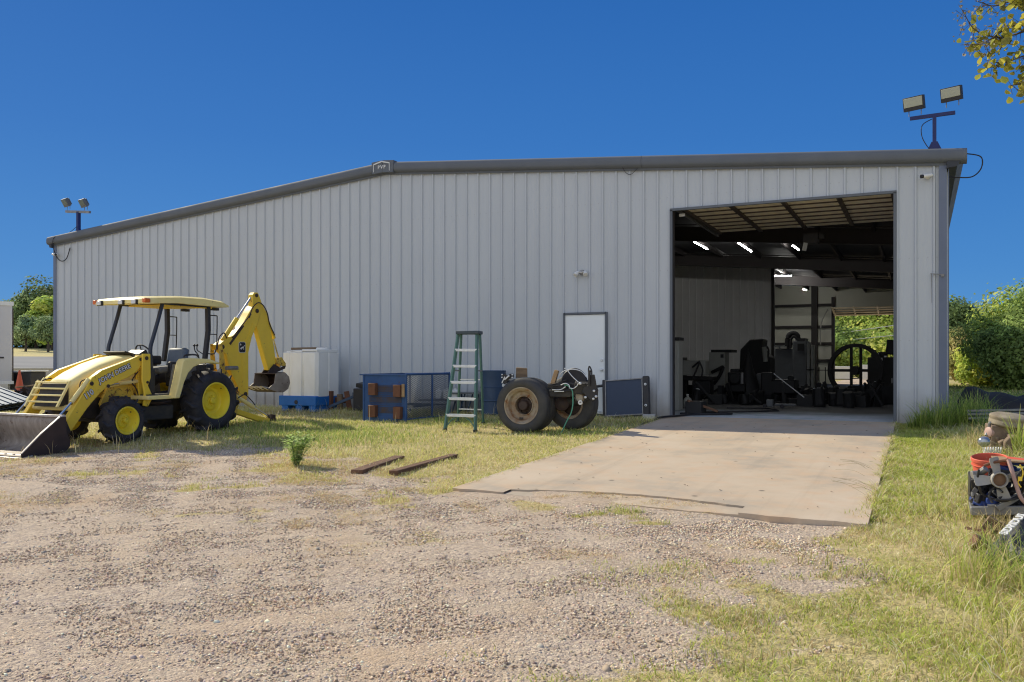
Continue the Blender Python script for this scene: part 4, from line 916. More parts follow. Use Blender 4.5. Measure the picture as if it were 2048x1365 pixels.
# blue steel rack with expanded metal side
cx0, cx1, cy0, cy1, cz = -10.58, -9.53, -2.58, -.80, .86; g0 = ground(-10, -2.6)
t = thing('steel_rack', 'royal blue steel rack with four rusty brown blocks and an expanded metal side', 'rack', (-10.05, -1.5, g0))
MB().box(((cx0+cx1)/2, cy0, (g0-.02+cz)/2), (cx1-cx0, .012, cz-g0)).build('end_plate', 'cageblue', t)
mb = MB()
for z in (.12, .34, .56): mb.box(((cx0+cx1)/2+.02, cy0-.010, z), (.80, .008, .12))
for z in np.arange(.08, .66, .035): mb.box(((cx0+cx1)/2+.03, cy0-.022, z), (.78, .006, .008))
M['grating'] = worn('rusty_blue_plate', (.05,.08,.17), (.10,.07,.06), .7, scale=6, amt=1.)
mb.build('rusty_grating', 'grating', t, smoothed=False)
for bx_, bz in ((-10.30,.56),(-9.68,.53),(-10.30,.10),(-9.68,.08)):
    blk = MB().box((bx_, cy0-.075, bz), (.17, .12, .25), (0, .03*(bx_+10), 0)).build('timber_pad', 'woodred', t, bevel=.01)
mb = MB().box((-9.55, cy0-.08, .54), (.06, .03, .27), (0, 0, .5)); mb.build('pad_splinter', 'woodlight', t)
mb = MB().bar((cx0-.10, cy0, cz), (cx1+.02, cy0, cz), .05, .03).bar((cx0-.02, cy0, cz), (cx0-.02, cy1, cz), .04, .04).bar((cx0, cy1, cz), (cx1, cy1, cz), .04, .04).bar((cx0+.3, cy0, cz-.01), (cx0+.3, cy1, cz-.01), .03, .03)
mb.tube(smooth([(cx1, cy0, cz+.01), (cx1, -1.2, cz+.01), (cx1, cy1-.06, cz+.01), (cx1, cy1, cz-.07), (cx1, cy1, g0+.05)], 4), .026, 8)
mb.bar((cx0, cy0, g0), (cx0, cy0, cz), .04, .04).bar((cx1, cy0, g0), (cx1, cy0, cz), .04, .04).bar((cx0, cy1, g0), (cx0, cy1, cz), .04, .04).bar((cx1, cy0, g0+.06), (cx1, cy1, g0+.06), .03, .03)
mb.bar((cx1, -1.55, g0), (cx1, -1.55, cz), .03, .03).box(((cx0+cx1)/2+.02, cy0-.01, g0+.05), (1.02, .03, .12)); mb.build('rack_frame', 'cageblue', t, bevel=.004)
mb = MB(); z0, z1 = g0+.08, cz-.02; H_ = z1-z0; Ly = cy1-cy0
for k in range(-24, 64):
    for s in (1, -1):
        a = k*.036*1.6; y0, y1 = a, a+H_*1.35
        za, zb = 0, H_
        if y0 < 0: za = -y0/1.35; y0 = 0
        if y1 > Ly: zb = H_-(y1-Ly)/1.35; y1 = Ly
        if y0 >= Ly or y1 <= 0 or za >= zb: continue
        if s < 0: za, zb = H_-za, H_-zb
        mb.bar((cx1-.005, cy0+y0, z0+za), (cx1-.005, cy0+y1, z0+zb), .004, .008, (1,0,0))
mb.build('expanded_metal_side', 'mesh', t, smoothed=False)
mb = MB()
for k in range(9): mb.box((cx0+.1+k*.11, (cy0+cy1)/2, g0+.30), (.02, Ly, .02))
mb.build('inner_bars', 'greymachine', t, smoothed=False)
def jug(p, col_, label, h=.27):
    t = thing('plastic_jug', label, 'jug', p, 'plastic jugs inside the blue rack'); p = Vector(p)
    MB().box(p+Vector((0,0,h*.42)), (.16,.19,h*.84)).build('jug_body', col_, t, bevel=.03)
    MB().lathe([(.03, 0), (.03, .04), (0, .04)], p+Vector((0,-.04,h*.84)), (0,0,1), 12).build('cap', 'white', t)
sh = tag(MB().box((-9.90, -.45, .25), (1.1, .4, .03)).box((-9.4, -.28, .1), (.03, .03, .3)).box((-10.3, -.28, .1), (.03, .03, .3)).build('low_shelf', 'greymachine', bevel=.004), 'low grey shelf between the blue rack and the wall', 'shelf')
jug((-9.98, -.45, .27), 'white', 'white plastic jug on the low shelf, left one of three in the blue rack')
jug((-9.77, -.45, .27), 'tank', 'off white jug on the low shelf, middle one of three in the blue rack')
jug((-9.56, -.45, .27), 'white', 'white plastic jug on the low shelf, right one nearest the pipe frame')
t = thing('work_bench', 'low dark blue bench end with slanted struts behind the ladder', 'bench', (-9.25, -.3, -.05))
MB().box((-9.15, -.35, .42), (.95, .45, .03)).build('bench_top', 'greymachine', t)
mb = MB()
for x in (-9.5, -9.3, -9.1, -8.95): mb.bar((x, -.5, .40), (x-.14, -.5, -.05), .035, .02)
mb.bar((-9.55, -.2, .4), (-9.55, -.2, -.05), .03, .03).bar((-8.8, -.2, .4), (-8.8, -.2, -.05), .03, .03); mb.build('struts', 'drum', t)
# steel drums
def drum(x, y, label, h=.92):
    z = -.04; t = thing('steel_drum', label, 'drum', (x, y, z), 'blue steel drums by the wall')
    r = .285; mb = MB().lathe([(r-.01, 0), (r+.006, .012), (r, .03), (r, .29), (r+.012, .305), (r, .32), (r, .59), (r+.012, .605), (r, .62), (r, h-.03), (r+.008, h-.012), (r-.006, h), (r-.012, h-.018), (0, h-.018)], (x, y, z), (0,0,1), 36)
    mb.build('drum_body', 'drum', t); MB().lathe([(.03, 0), (.03, .015), (0, .015)], (x+.15, y-.1, z+h-.018), (0,0,1), 10).build('bung', 'steel', t)
drum(-8.62, -.42, 'upright dark blue steel drum against the wall right of the ladder', .98)
# finned unit leaning against wall behind the near tyre
t = thing('finned_cooler', 'grey finned cooler core leaning between the drum and the truck tyre', 'cooler', (-7.95, -.9, -.05))
MB().box((-7.83, -.98, .34), (.36, .10, .74), (-.15, .10, .25)).build('core', 'navy', t)
mb = MB().box((-8.03, -1.06, .34), (.045, .10, .80), (-.15, .12, .25)).box((-7.80, -1.02, .735), (.44, .11, .04), (-.15, .10, .25)); mb.build('side_rail', 'steel', t, bevel=.004)
mb = MB()
for k in range(4): mb.lathe([(.035, 0), (.035, .03), (0, .03)], (-8.05+.02*k, -1.11-.01*k, .06+.19*k), (-.2,-1,0), 12)
mb.build('bolt_boss', 'alu', t)
# radiator leaning on wall right of door
t = thing('radiator', 'large dark blue truck radiator leaning on the wall right of the white door', 'radiator', (-5.55, -.3, -.05))
RM = Matrix.Translation((-5.53, -.36, -.03)) @ Matrix.Rotation(R(-10), 4, 'X') @ Matrix.Rotation(R(-4.5), 4, 'Y')
def rbox(c, d):
    x, y, z = [k/2 for k in d]; vs = [RM @ Vector((c[0]+a*x, c[1]+b*y, c[2]+e*z)) for a, b, e in ((-1,-1,-1),(1,-1,-1),(1,1,-1),(-1,1,-1),(-1,-1,1),(1,-1,1),(1,1,1),(-1,1,1))]
    return MB().add(vs, [(3,2,1,0),(4,5,6,7),(0,1,5,4),(1,2,6,5),(2,3,7,6),(3,0,4,7)])
rbox((-.03, 0, .42), (.84, .06, .74)).build('core', 'navy', t)
rbox((.45, 0, .43), (.13, .12, .82)).build('side_tank', 'black', t, bevel=.02)
rbox((-.47, 0, .42), (.06, .12, .80)).build('side_tank', 'black', t, bevel=.02)
mb = MB()
for c, d in (((-.03, -.035, .795), (.86, .03, .02)), ((-.03, -.035, .045), (.86, .03, .02)), ((.375, -.035, .42), (.02, .03, .77)), ((-.43, -.035, .42), (.02, .03, .77))):
    q = rbox(c, d); mb.add(q.v, q.f)
mb.build('core_frame', 'steel', t, smoothed=False)
mb = MB()
for z in (.66, .22): mb.lathe([(.026, 0), (.026, .02), (.012, .022), (.012, .0)], RM @ Vector((.45, -.06, z)), RM.to_3x3() @ Vector((0,-1,0)), 14)
mb.build('port', 'alu', t)
MB().curve([RM @ Vector((-.48, -.02, .70)), RM @ Vector((-.62, -.06, .68)), RM @ Vector((-.72, -.04, .62))], .03).build('hose_neck', 'black', t)
tag(MB().box((-5.02, -.42, .0), (.25, .2, .10), (0, 0, .2)).build('concrete_block', 'concrete_low', bevel=.01), 'small pale block at the foot of the leaning radiator', 'block')
# ------------------------------------------------------------------ stepladder
t = thing('stepladder', 'green fibreglass stepladder with aluminium steps standing open on the grass', 'ladder', (-7.92, -2.98, -.14))
zt = 1.66; A1, A2 = Vector((-8.01, -3.60, ground(-8, -3.6))), Vector((-7.44, -3.46, ground(-7.4, -3.5)))
T1, T2 = Vector((-8.03, -3.06, zt)), Vector((-7.66, -2.98, zt))
B1, B2 = Vector((-8.40, -2.42, ground(-8.4, -2.4))), Vector((-7.83, -2.40, ground(-7.8, -2.4)))
for p, q in ((A1, T1), (A2, T2)): MB().bar(p, q, .035, .085, (0,1,0)).build('front_rail', 'ladder', t, bevel=.004)
for p, q in ((B1, T1+Vector((0,.12,.0))), (B2, T2+Vector((0,.12,.0)))): MB().bar(p, q, .03, .06, (0,1,0)).build('rear_rail', 'ladder', t, bevel=.004)
wd = (T2-T1).normalized()
for k in range(5):
    f = (k+1)*.302/1.80; p, q = A1.lerp(T1, f), A2.lerp(T2, f)
    MB().bar(p-wd*.01, q+wd*.01, .095, .025).bar(p+Vector((0,-.045,-.015)), q+Vector((0,-.045,-.015)), .008, .045).build('step', 'alu', t, bevel=.003)
    if k in (0, 2, 4):
        p, q = B1.lerp(T1+Vector((0,.12,.0)), f), B2.lerp(T2+Vector((0,.12,.0)), f)
        MB().bar(p, q, .03, .02).build('rear_brace', 'alu', t)
MB().box(((T1+T2)/2+Vector((0,.07,.03))), (.46, .30, .065), (0,0,.2)).build('top_cap', 'ladderdark', t, bevel=.012)
for f in (.42, ):
    MB().bar(A1.lerp(T1, .62), B1.lerp(T1, .60)+Vector((0,.1,0)), .012, .025).bar(A2.lerp(T2, .62), B2.lerp(T2, .60)+Vector((0,.1,0)), .012, .025).build('spreader', 'steel', t)
d1 = A1.lerp(T1, .155); d2 = A2.lerp(T2, .155)
MB().curve([A1.lerp(T1, .03), A1.lerp(T1, .11)+wd*.10, d1+wd*.22-Vector((0,0,.01))], .011).curve([A2.lerp(T2, .03), A2.lerp(T2, .11)-wd*.10, d2-wd*.22-Vector((0,0,.01))], .011).build('knee_brace', 'ladder', t)
for p in (A1, A2, B1, B2): MB().box(p+Vector((0,0,.025)), (.05, .10, .05)).build('foot', 'black', t, bevel=.008)
# ------------------------------------------------------------------ truck axle and wheels
up = Vector((0,0,1)); AXD = Vector((-.03, 1, 0)).normalized(); AX2 = Vector((.16, .98, 0)).normalized()
gA = ground(-6.5, -3.4); N0 = Vector((-6.50, -3.46, gA+.50)); F0 = Vector((-5.78, -2.95, gA+.55))
t = thing('truck_axle', 'truck axle with large black tyres, rusty cream rims and tangled air lines', 'truck axle', (-6.2, -3.1, gA))
TYR = lambda rr, r: [(rr, .015), (rr+.015, -.0), (rr+.05, -.018), (rr+.10, -.020), (r-.04, -.004), (r-.010, .02), (r, .05), (r, .085), (r-.010, .09), (r-.010, .10), (r, .105), (r, .16), (r-.010, .165), (r-.010, .175), (r, .18), (r, .21), (r-.010, .24), (r-.04, .262), (rr+.10, .282), (rr+.05, .28), (rr+.015, .26), (rr, .245)]
def wroot(o):
    wh = bpy.data.objects.new('wheel', None); col.objects.link(wh); wh.parent = t; wh.location = o-t.location; wh.empty_display_size = .1; return wh
wh = wroot(N0); rr = .325
for off in (0, .27): MB().lathe(TYR(rr, .505), N0+AXD*off, AXD, 64, close=True).build('tyre', 'rubber_road', wh, angle=50)
rm = MB().lathe([(rr+.008, .02), (rr+.018, .008), (rr+.008, -.005), (rr-.010, .0), (rr-.020, .02), (rr-.050, .045), (rr-.055, .10), (rr-.075, .13), (rr-.10, .135), (.185, .14), (.178, .115), (.168, .115), (.165, .15), (.160, .24), (0, .25)], N0, AXD, 56, cap0=False).build('rim', 'rimrust', wh, angle=35)
hb = MB().lathe([(.163, .235), (.150, .185), (.110, .18), (.095, .17), (.088, .09), (.075, .075), (0, .07)], N0, AXD, 24)
a_ = AXD.cross(up).normalized()
for k in range(8):
    th = 2*math.pi*k/8+.2; hb.lathe([(.013, .19), (.013, .15), (.009, .145), (0, .145)], N0+(a_*math.cos(th)+up*math.sin(th))*.128, AXD, 6)
hb.build('hub', 'darkrust', rm)
MB().box(N0+a_*-.04+up*-.235+AXD*.10, (.07, .02, .035)).build('balance_weight', 'blackfrost', rm)
wh = wroot(F0); MB().lathe(TYR(.29, .50), F0, AX2, 64, close=True).build('tyre', 'rubber_road', wh, angle=50)
MB().lathe([(.30, .02), (.308, .005), (.295, -.004), (.28, .01), (.26, .05), (.25, .20), (.23, .20), (.24, .05), (.262, .015)], F0, AX2, 48, close=True).build('rim', 'rimrust', wh, angle=35)
mb = MB().lathe([(.235, .10), (.235, .02), (.20, .0), (0, .0)], F0+AX2*.10, AX2, 36, cap0=False); mb.build('brake_drum', 'darkrust', t)
def Zq(x, y, d=-3.2): return PY(980+x/8.533, 720+y/8.533, d)
MB().lathe([(.0, 0), (.25, .005), (.27, .02), (.275, .06)], Zq(1415, 400, -3.0), AX2, 40, cap0=False).build('dust_shield', 'black', t)
mb = MB().curve([Zq(1190, 330, -3.06), Zq(1200, 250, -3.06), Zq(1280, 185, -3.06), Zq(1420, 165, -3.06), Zq(1560, 200, -3.06), Zq(1650, 300, -3.06)], .008); mb.build('shield_edge', 'alu', t)
mb = MB().bar(Zq(1040, 570), Zq(1400, 575), .16, .13).bar(Zq(1000, 440), Zq(1330, 470), .10, .09).bar(Zq(1150, 600, -2.9), Zq(1180, 760, -2.9), .18, .14).bar(Zq(1380, 480), Zq(1420, 620), .14, .16).box(Zq(1560, 480), (.24, .20, .20), (.2, .1, .3)).box(Zq(1300, 560, -3.1), (.20,.3,.16))
mb.lathe([(.09, 0), (.09, .7)], Zq(1130, 700, -3.0), Vector((.9, .35, 0)), 18); mb.build('axle_beam', 'blackfrost', t, bevel=.012)
MB().lathe([(.13, -.05), (.15, 0), (.14, .08), (.07, .12), (0, .13)], Zq(1230, 740, -2.95), Vector((.3, -1, .1)), 24, cap0=False).build('differential', 'darkrust', t)
mb = MB().prism([(205,250),(260,240),(300,275),(340,240),(400,235),(410,300),(330,330),(280,400),(240,420),(215,390)], lambda x, y, d: Zq(x, y, d), -3.30, -3.22); br = mb.build('torque_bracket', 'black', t, bevel=.006)
for x, y in ((212,252),(385,255),(210,300),(385,300)): MB().lathe([(.013, 0), (.013, .02), (0, .02)], Zq(x, y, -3.31), (0,-1,0), 8).build('bolt', 'alu', br)
MB().bar(Zq(205, 400, -3.30), Zq(255, 290, -3.30), .02, .018).bar(Zq(250, 340, -3.32), Zq(330, 270, -3.32), .03, .025).build('torque_rod', 'alu', t)
mb = MB().prism([(1675,260),(1775,250),(1800,380),(1850,520),(1840,640),(1760,720),(1720,700),(1620,600),(1560,540),(1600,470),(1670,440)], lambda x, y, d: Zq(x, y, d), -3.30, -3.20); arm_ = mb.build('shock_arm', 'black', t, bevel=.008)
MB().bar(Zq(1690, 440, -3.32), Zq(1700, 180, -3.32), .035, .035).bar(Zq(1775, 255, -3.32), Zq(1815, 480, -3.32), .02, .02).build('arm_flange', 'blackfrost', arm_)
MB().curve([Zq(1690, 250), Zq(1682, 160), Zq(1695, 115), Zq(1720, 150), Zq(1735, 205), Zq(1735, 260)], .014).build('air_hose', 'black', t)
for x, y, r_ in ((1780,530,.020),(1815,625,.022),(1770,665,.020),(1635,640,.022),(1545,405,.024)): MB().lathe([(r_, 0), (r_, .03), (r_*.5, .04), (0, .04)], Zq(x, y, -3.32), (0,-1,0), 12).build('fitting', 'alu', arm_)
ch = MB().lathe([(.075, 0), (.085, .02), (.085, .06), (.075, .09), (.075, .12), (0, .13)], Zq(1545, 640, -3.14), (.1,-1,0), 24).build('brake_chamber', 'rimrust', t)
MB().lathe([(.042, 0), (.042, .02), (.016, .022), (.016, .01), (0, .01)], Zq(1545, 730, -3.29), (.1,-1,.1), 16).build('pushrod_eye', 'white', ch)
mb = MB()
for pts in (((1000,430),(1100,410),(1300,345)), ((1050,520),(1150,505),(1290,455)), ((1060,450),(1200,440),(1330,450)), ((1220,400),(1350,400),(1480,450)), ((1450,600),(1480,700),(1580,720),(1670,660)), ((1470,560),(1520,580),(1600,565)), ((1580,420),(1640,405)), ((1240,480),(1290,440),(1360,400),(1450,420)), ((1100,540),(1250,545),(1400,520))):
    mb.curve([Zq(x, y, -3.30) for x, y in pts], .009)
mb.build('air_line', 'black', t)
mb = MB()
for pts in (((1265,145),(1310,170),(1400,280),(1510,385)), ((1210,430),(1280,405),(1340,425),(1360,470)), ((1350,480),(1420,490),(1480,450),(1510,400)), ((1060,515),(1200,510),(1290,460)), ((1100,542),(1200,540),(1260,540))): mb.curve([Zq(x, y, -3.34) for x, y in pts], .0085)
mb.build('air_line', 'alu', t)
gp_ = Zq(1210, 1135, -3.45); gp_.z = ground(gp_.x, gp_.y)+.01
MB().curve([Zq(1270, 430, -3.33), Zq(1330, 445, -3.33), Zq(1400, 520, -3.34), Zq(1415, 640, -3.36), Zq(1412, 780, -3.38), Zq(1380, 920, -3.40), Zq(1320, 1030, -3.42), gp_], .011).build('air_line', 'greenhose', t)
tag(MB().add([Zq(445,135,-3.2), Zq(635,145,-3.2), Zq(640,300,-3.2), Zq(440,310,-3.2), Zq(455,128,-3.05), Zq(635,140,-3.05), Zq(640,300,-3.05), Zq(440,310,-3.05)], [(0,1,2,3),(7,6,5,4),(0,4,5,1),(1,5,6,2),(2,6,7,3),(3,7,4,0)]).build('wood_block', 'wood', bevel=.006), 'grey wooden block standing behind the top of the near truck tyre', 'wood block')
tag(MB().add([Zq(1100,172,-3.26), Zq(1165,185,-3.26), Zq(1100,415,-3.26), Zq(1028,403,-3.26), Zq(1120,168,-3.12), Zq(1185,190,-3.12), Zq(1120,420,-3.12), Zq(1040,403,-3.12)], [(0,1,2,3),(7,6,5,4),(0,4,5,1),(1,5,6,2),(2,6,7,3),(3,7,4,0)]).build('wood_block', 'woodlight', bevel=.005), 'light brown block wedged upright between the truck tyres', 'wood block')
# ------------------------------------------------------------------ hose, timbers, weed
pts = [(-4.75,-1.9),(-4.78,-1.5),(-4.74,-1.1),(-4.72,-.7),(-4.5,-.25),(-4.3,.25),(-3.9,.55),(-3.6,.9),(-3.9,1.15),(-4.5,1.1)]
tag(MB().curve([(x, y, (ground(x, y) if x < -4.72 else max(ground(x, y), -.30*max(-y, 0)/9.2) if y < 0 else 0)+.03) for x, y in pts], .022).build('rubber_hose', 'cable'), 'black rubber hose lying along the edge of the concrete into the doorway', 'hose')
def timber(a, b, w, h, label):
    a = Vector((a[0], a[1], ground(*a)+h*.45)); b = Vector((b[0], b[1], ground(*b)+h*.42))
    mb = MB(); n = 7; 
    tag(mb.bar(a, b, w, h).build('timber', 'wooddark', bevel=.01), label, 'timber', 'old timbers lying on the grass')
timber((-6.48,-8.44), (-6.75,-7.05), .17, .06, 'left and shorter of two dark creosoted timbers on the grass edge')
timber((-6.02,-8.30), (-6.12,-6.55), .13, .065, 'right and longer of two dark timbers on the grass edge')
def bladed(mbV, base, n, hmin, hmax, spread, cols, w=.006, lean=.5, seg=3):
    """tuft of curved blades as arrays"""
    V = []; Cc = []; Lp = []; Sz = []
    for i in range(n):
        a = random.random()*2*math.pi; rr = spread*math.sqrt(random.random())
        x, y = base[0]+rr*math.cos(a), base[1]+rr*math.sin(a); z = ground(x, y)-.01
        h = random.uniform(hmin, hmax); la = random.random()*2*math.pi; ln = h*random.uniform(.1, lean)
        d = Vector((math.cos(la), math.sin(la), 0)); sd = Vector((-d.y, d.x, 0))
        c = np.array(random.choice(cols))*random.uniform(.75, 1.2); o = len(V)
        for k in range(seg+1):
            t_ = k/seg; p = Vector((x, y, z))+d*(ln*t_*t_)+Vector((0, 0, h*(t_-.32*t_*t_*(ln/h))))
            ww = w*(1-t_**2)+.0006
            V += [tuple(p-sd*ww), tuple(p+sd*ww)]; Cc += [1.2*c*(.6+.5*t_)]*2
        for k in range(seg): Lp += [o+2*k, o+2*k+1, o+2*k+3, o+2*k+2]; Sz.append(4)
    return np.array(V), np.array(Lp), np.array(Sz), np.array(Cc)
def clump(name, label, cat, base, n, hmin, hmax, spread, cols, w=.006, lean=.6, group=None, seg=4):
    V, Lp, Sz, Cc = bladed(None, base, n, hmin, hmax, spread, cols, w, lean, seg)
    o = np_mesh(name, V, Lp, Sz, Cc, 'grass'); return tag(o, label, cat, group)
GR = [(.22,.33,.06), (.30,.40,.09), (.38,.43,.12), (.18,.28,.07)]
DRY = [(.62,.50,.25), (.70,.58,.34), (.50,.40,.20), (.42,.36,.15)]
LIME = [(.46,.54,.12), (.54,.56,.17), (.34,.44,.10)]
def weed(base, h, n, label, spread=.18):
    V = []; Cc = []; Lp = []; Sz = []
    z0 = ground(*base); t = thing('weed_plant', label, 'weed', (base[0], base[1], z0))
    st = MB()
    for i in range(n):
        a = random.random()*6.28; hh = h*random.uniform(.55, 1); r = spread*random.uniform(.2, 1)
        tip = Vector((base[0]+r*math.cos(a), base[1]+r*math.sin(a), z0+hh)); b0 = Vector((base[0]+.02*math.cos(a), base[1]+.02*math.sin(a), z0-.01))
        pts = smooth([b0, b0.lerp(tip, .5)+Vector((0,0,.04)), tip], 4); st.tube(pts, .004, 5, r2=.0015)
        for k in range(10):
            p = pts[min(len(pts)-1, 2+int(k*.8))]
            for s in (0, 1):
                la = random.random()*6.28; d = Vector((math.cos(la), math.sin(la), random.uniform(-.1,.6))).normalized(); sd = d.cross(up).normalized(); L_ = random.uniform(.045,.09); o = len(V)
                V += [tuple(p), tuple(p+d*L_*.5+sd*L_*.28), tuple(p+d*L_-Vector((0,0,.01))), tuple(p+d*L_*.5-sd*L_*.28)]
                c = np.array(random.choice([(.56,.70,.26),(.64,.74,.34),(.44,.58,.22)]))*random.uniform(.8,1.2); Cc += [c]*4; Lp += [o, o+1, o+2, o+3]; Sz.append(4)
    V = np.array(V)-np.array(t.location)
    M['stem'] = M.get('stem') or worn('green_stem', (.16,.24,.07)); st.build('stems', 'stem', t)
    np_mesh('leaves', V, np.array(Lp), np.array(Sz), np.array(Cc), 'leaf', t)
weed((-7.58,-8.30), .44, 34, 'bushy green weed growing alone at the gravel edge right of the bucket', .24)
# ------------------------------------------------------------------ LEFT EDGE: trailer, scrap, cone
TZ = ground(-26, 0); tx = PY(25, 700, .5).x
t = thing('box_trailer', 'white box trailer cut off by the left edge, behind the scrap pile', 'trailer', (tx-2.5, 1.6, 0))
ztop = PY(22, 606, .5).z
dd = Vector((-.935,.355,0)).normalized(); d2 = Vector((-dd.y, dd.x, 0))*1.0; A0 = Vector((tx, .5, 0))
def tbx(mb, a0, a1, b0, b1, z0, z1):
    # a along the front face (to the left), b away from the viewer
    P = [A0+d2*a0*1+dd*b0, A0+d2*a1+dd*b0, A0+d2*a1+dd*b1, A0+d2*a0+dd*b1]
    return mb.add([p+Vector((0,0,z0)) for p in P]+[p+Vector((0,0,z1)) for p in P], [(3,2,1,0),(4,5,6,7),(0,1,5,4),(1,2,6,5),(2,3,7,6),(3,0,4,7)])
tbx(MB(), 0, 2.5, 0, 6.5, .45, ztop).build('trailer_box', 'trailer', t, bevel=.03)
tbx(MB(), -.03, 2.52, -.03, .04, ztop-.10, ztop+.03).build('trailer_rail', 'white', t); tbx(MB(), -.03, 2.52, -.03, .04, .42, .52).build('trailer_rail', 'white', t)
tbx(MB(), -.035, -.005, .02, .08, .5, ztop-.2).build('marker_strip', 'darkrust', t)
tbx(MB(), .25, .42, -.02, .0, 1.26, 1.31).build('side_latch', 'black', t)
for x in (.5, 1.9): MB().lathe([(.2, -.1), (.36, -.09), (.38, 0), (.38, .12), (.36, .2), (.2, .2)], A0+d2*x+dd*3+Vector((0,0,.30)), d2, 28).build('wheel', 'rubber_road', t)
p = PY(56, 762, 1.0); pw = (PY(80, 762, 1).x-PY(33, 762, 1).x)
t = thing('plastic_bin', 'open dark bin with a white rim on the scrap beside the trailer', 'bin', (p.x, 1, p.z-.6))
w2, hb = pw/2, .52
mb = MB().box((p.x, 1.0, p.z), (pw*.86, .55, hb*1.15)); mb.build('bin_body', 'black', t, bevel=.02)
MB().box((p.x, 1.0, p.z+hb*.60), (pw*1.02, .62, .05), (0, -.04, 0)).box((p.x-pw*.46, .72, p.z-.05), (.07, .05, hb*1.2)).build('bin_rim', 'white', t, bevel=.01)
p = PY(39, 765, -.5); t = thing('traffic_cone', 'faded orange traffic cone between the trailer and the dark bin', 'traffic cone', (p.x, -.5, ground(p.x, -.5)))
zc = PY(39, 741, -.5).z
MB().lathe([(.15, p.z-.30), (.13, p.z-.25), (.025, zc), (0, zc)], (p.x, -.5, 0), (0,0,1), 20).build('cone_body', 'cone', t)
MB().lathe([(.085, zc-.40), (.062, zc-.26), (.0, zc-.26)], (p.x, -.5, 0), (0,0,1), 20).build('cone_collar', 'white', t)
MB().box((p.x, -.5, p.z-.33), (.36, .36, .04)).build('cone_base', 'cone', t, bevel=.01)
# stack of blue-grey steel panels and loose boards
def sheet(c, L_, Wd, yaw, roll, pitch, mat_, label, ribs=True, name='roofing_sheet', grp='scrap steel panels piled behind the front bucket'):
    m = Matrix.Translation(Vector(c)) @ Euler((roll, pitch, yaw)).to_matrix().to_4x4(); mb = MB()
    def ab(cc, d):
        x, y, z = [k/2 for k in d]; vs = [m @ Vector((cc[0]+a*x, cc[1]+b*y, cc[2]+e*z)) for a, b, e in ((-1,-1,-1),(1,-1,-1),(1,1,-1),(-1,1,-1),(-1,-1,1),(1,-1,1),(1,1,1),(-1,1,1))]
        mb.add(vs, [(3,2,1,0),(4,5,6,7),(0,1,5,4),(1,2,6,5),(2,3,7,6),(3,0,4,7)])
    ab((0,0,0), (L_, Wd, .02))
    if ribs:
        k = -Wd/2+.06
        while k < Wd/2: ab((0, k, .02), (L_, .05, .03)); k += .19
    return tag(mb.build(name, mat_, smoothed=False), label, 'panel', grp)
pc = PY(20, 800, -2.6)
for k in range(5):
    sheet((pc.x-1.0+.12*k, -2.9-.05*k, .05+.095*k-.10), 3.0, 1.25, R(12-4*k), R(7), R(3+2*k), ['bluesheet', 'black', 'bluesheet', 'black', 'bluesheet'][k],
          ['lowest dark steel panel of the pile at the left edge', 'second panel from the ground in the pile at the left edge', 'middle blue grey ribbed panel in the pile at the left edge', 'fourth dark panel in the pile at the left edge', 'topmost blue grey ribbed panel of the pile at the left edge'][k])
for k, (a, b, r_, mt, lb) in enumerate((((30,812,-1.6),(92,790,-1.2),.05,'wood','long grey plank lying low in the scrap behind the far loader arm'), ((60,800,-1.9),(100,764,-1.3),.04,'woodlight','pale plank sloping up behind the far loader arm'), ((34,775,-1.0),(98,768,-1.0),.035,'woodlight','pale level plank lying in front of the dark bin'), ((70,805,-2.0),(112,768,-1.6),.03,'black','dark slanting bar in the scrap beside the far loader arm'), ((20,790,-1.3),(85,800,-1.5),.05,'wooddark','dark plank across the bottom of the scrap pile'))):
    tag(MB().bar(PY(*a), PY(*b), .14, r_).build('scrap_plank', mt, bevel=.004), lb, 'plank', 'loose planks in the scrap pile')
mb = MB()
for k in range(60):
    px_, py_ = random.uniform(28, 100), random.uniform(782, 815); p = PY(px_, py_, random.uniform(-1.6, -.6)); p.z = max(min(p.z, .25), -.15)
    mb.box(p, (random.uniform(.1,.5), random.uniform(.05,.2), random.uniform(.03,.14)), (random.random(), random.random(), random.random()*3))
tag(mb.build('scrap_heap', 'darkrust', smoothed=False), 'heap of small dark scrap between the steel panels and the far loader arm', 'scrap', kind='stuff')
p = PY(92, 768, 6.0); tag(MB().box((p.x-1, 6.0, -.05+.45), (9, .25, .95)).box((p.x-1, 6.0, .88), (9.1, .32, .06)).build('low_wall', 'concrete_low', bevel=.01), 'low pale concrete wall between the trailer and the shop corner', 'wall')
# ------------------------------------------------------------------ INSIDE THE SHOP
def span(px0, py0, px1, py1, y):
    a = PY(px0, py0, y); b = PY(px1, py1, y); return a.x, b.x, max(b.z, 0.0), a.z
def blk(mb, px0, py0, px1, py1, y, d, floor=False):
    x0, x1, z0, z1 = span(px0, py0, px1, py1, y)
    if floor: z0 = .0
    return mb.box(((x0+x1)/2, y+d/2, (z0+z1)/2), (x1-x0, d, z1-z0))
def at(px, py, y): return PY(px, py, y)
def inroot(name, label, cat, px, y, group=None):
    p = PY(px, 780, y); return thing(name, label, cat, (p.x, y, 0), group)
t = inroot('tall_locker', 'narrow tall pale cabinet standing just inside the left door jamb', 'cabinet', 1351, 2.2)
blk(MB(), 1345, 683, 1357, 785, 2.2, .4, True).build('cabinet_body', 'whitemachine', t, bevel=.01); blk(MB(), 1344, 675, 1358, 681, 2.15, .45).build('top_box', 'black', t)
t = inroot('welder_cart', 'pale welding machine on a black wheeled cart with hanging hoses', 'welder', 1390, 6.5)
blk(MB(), 1365, 721, 1411, 752, 6.5, .5).build('welder_body', 'whitemachine', t, bevel=.03)
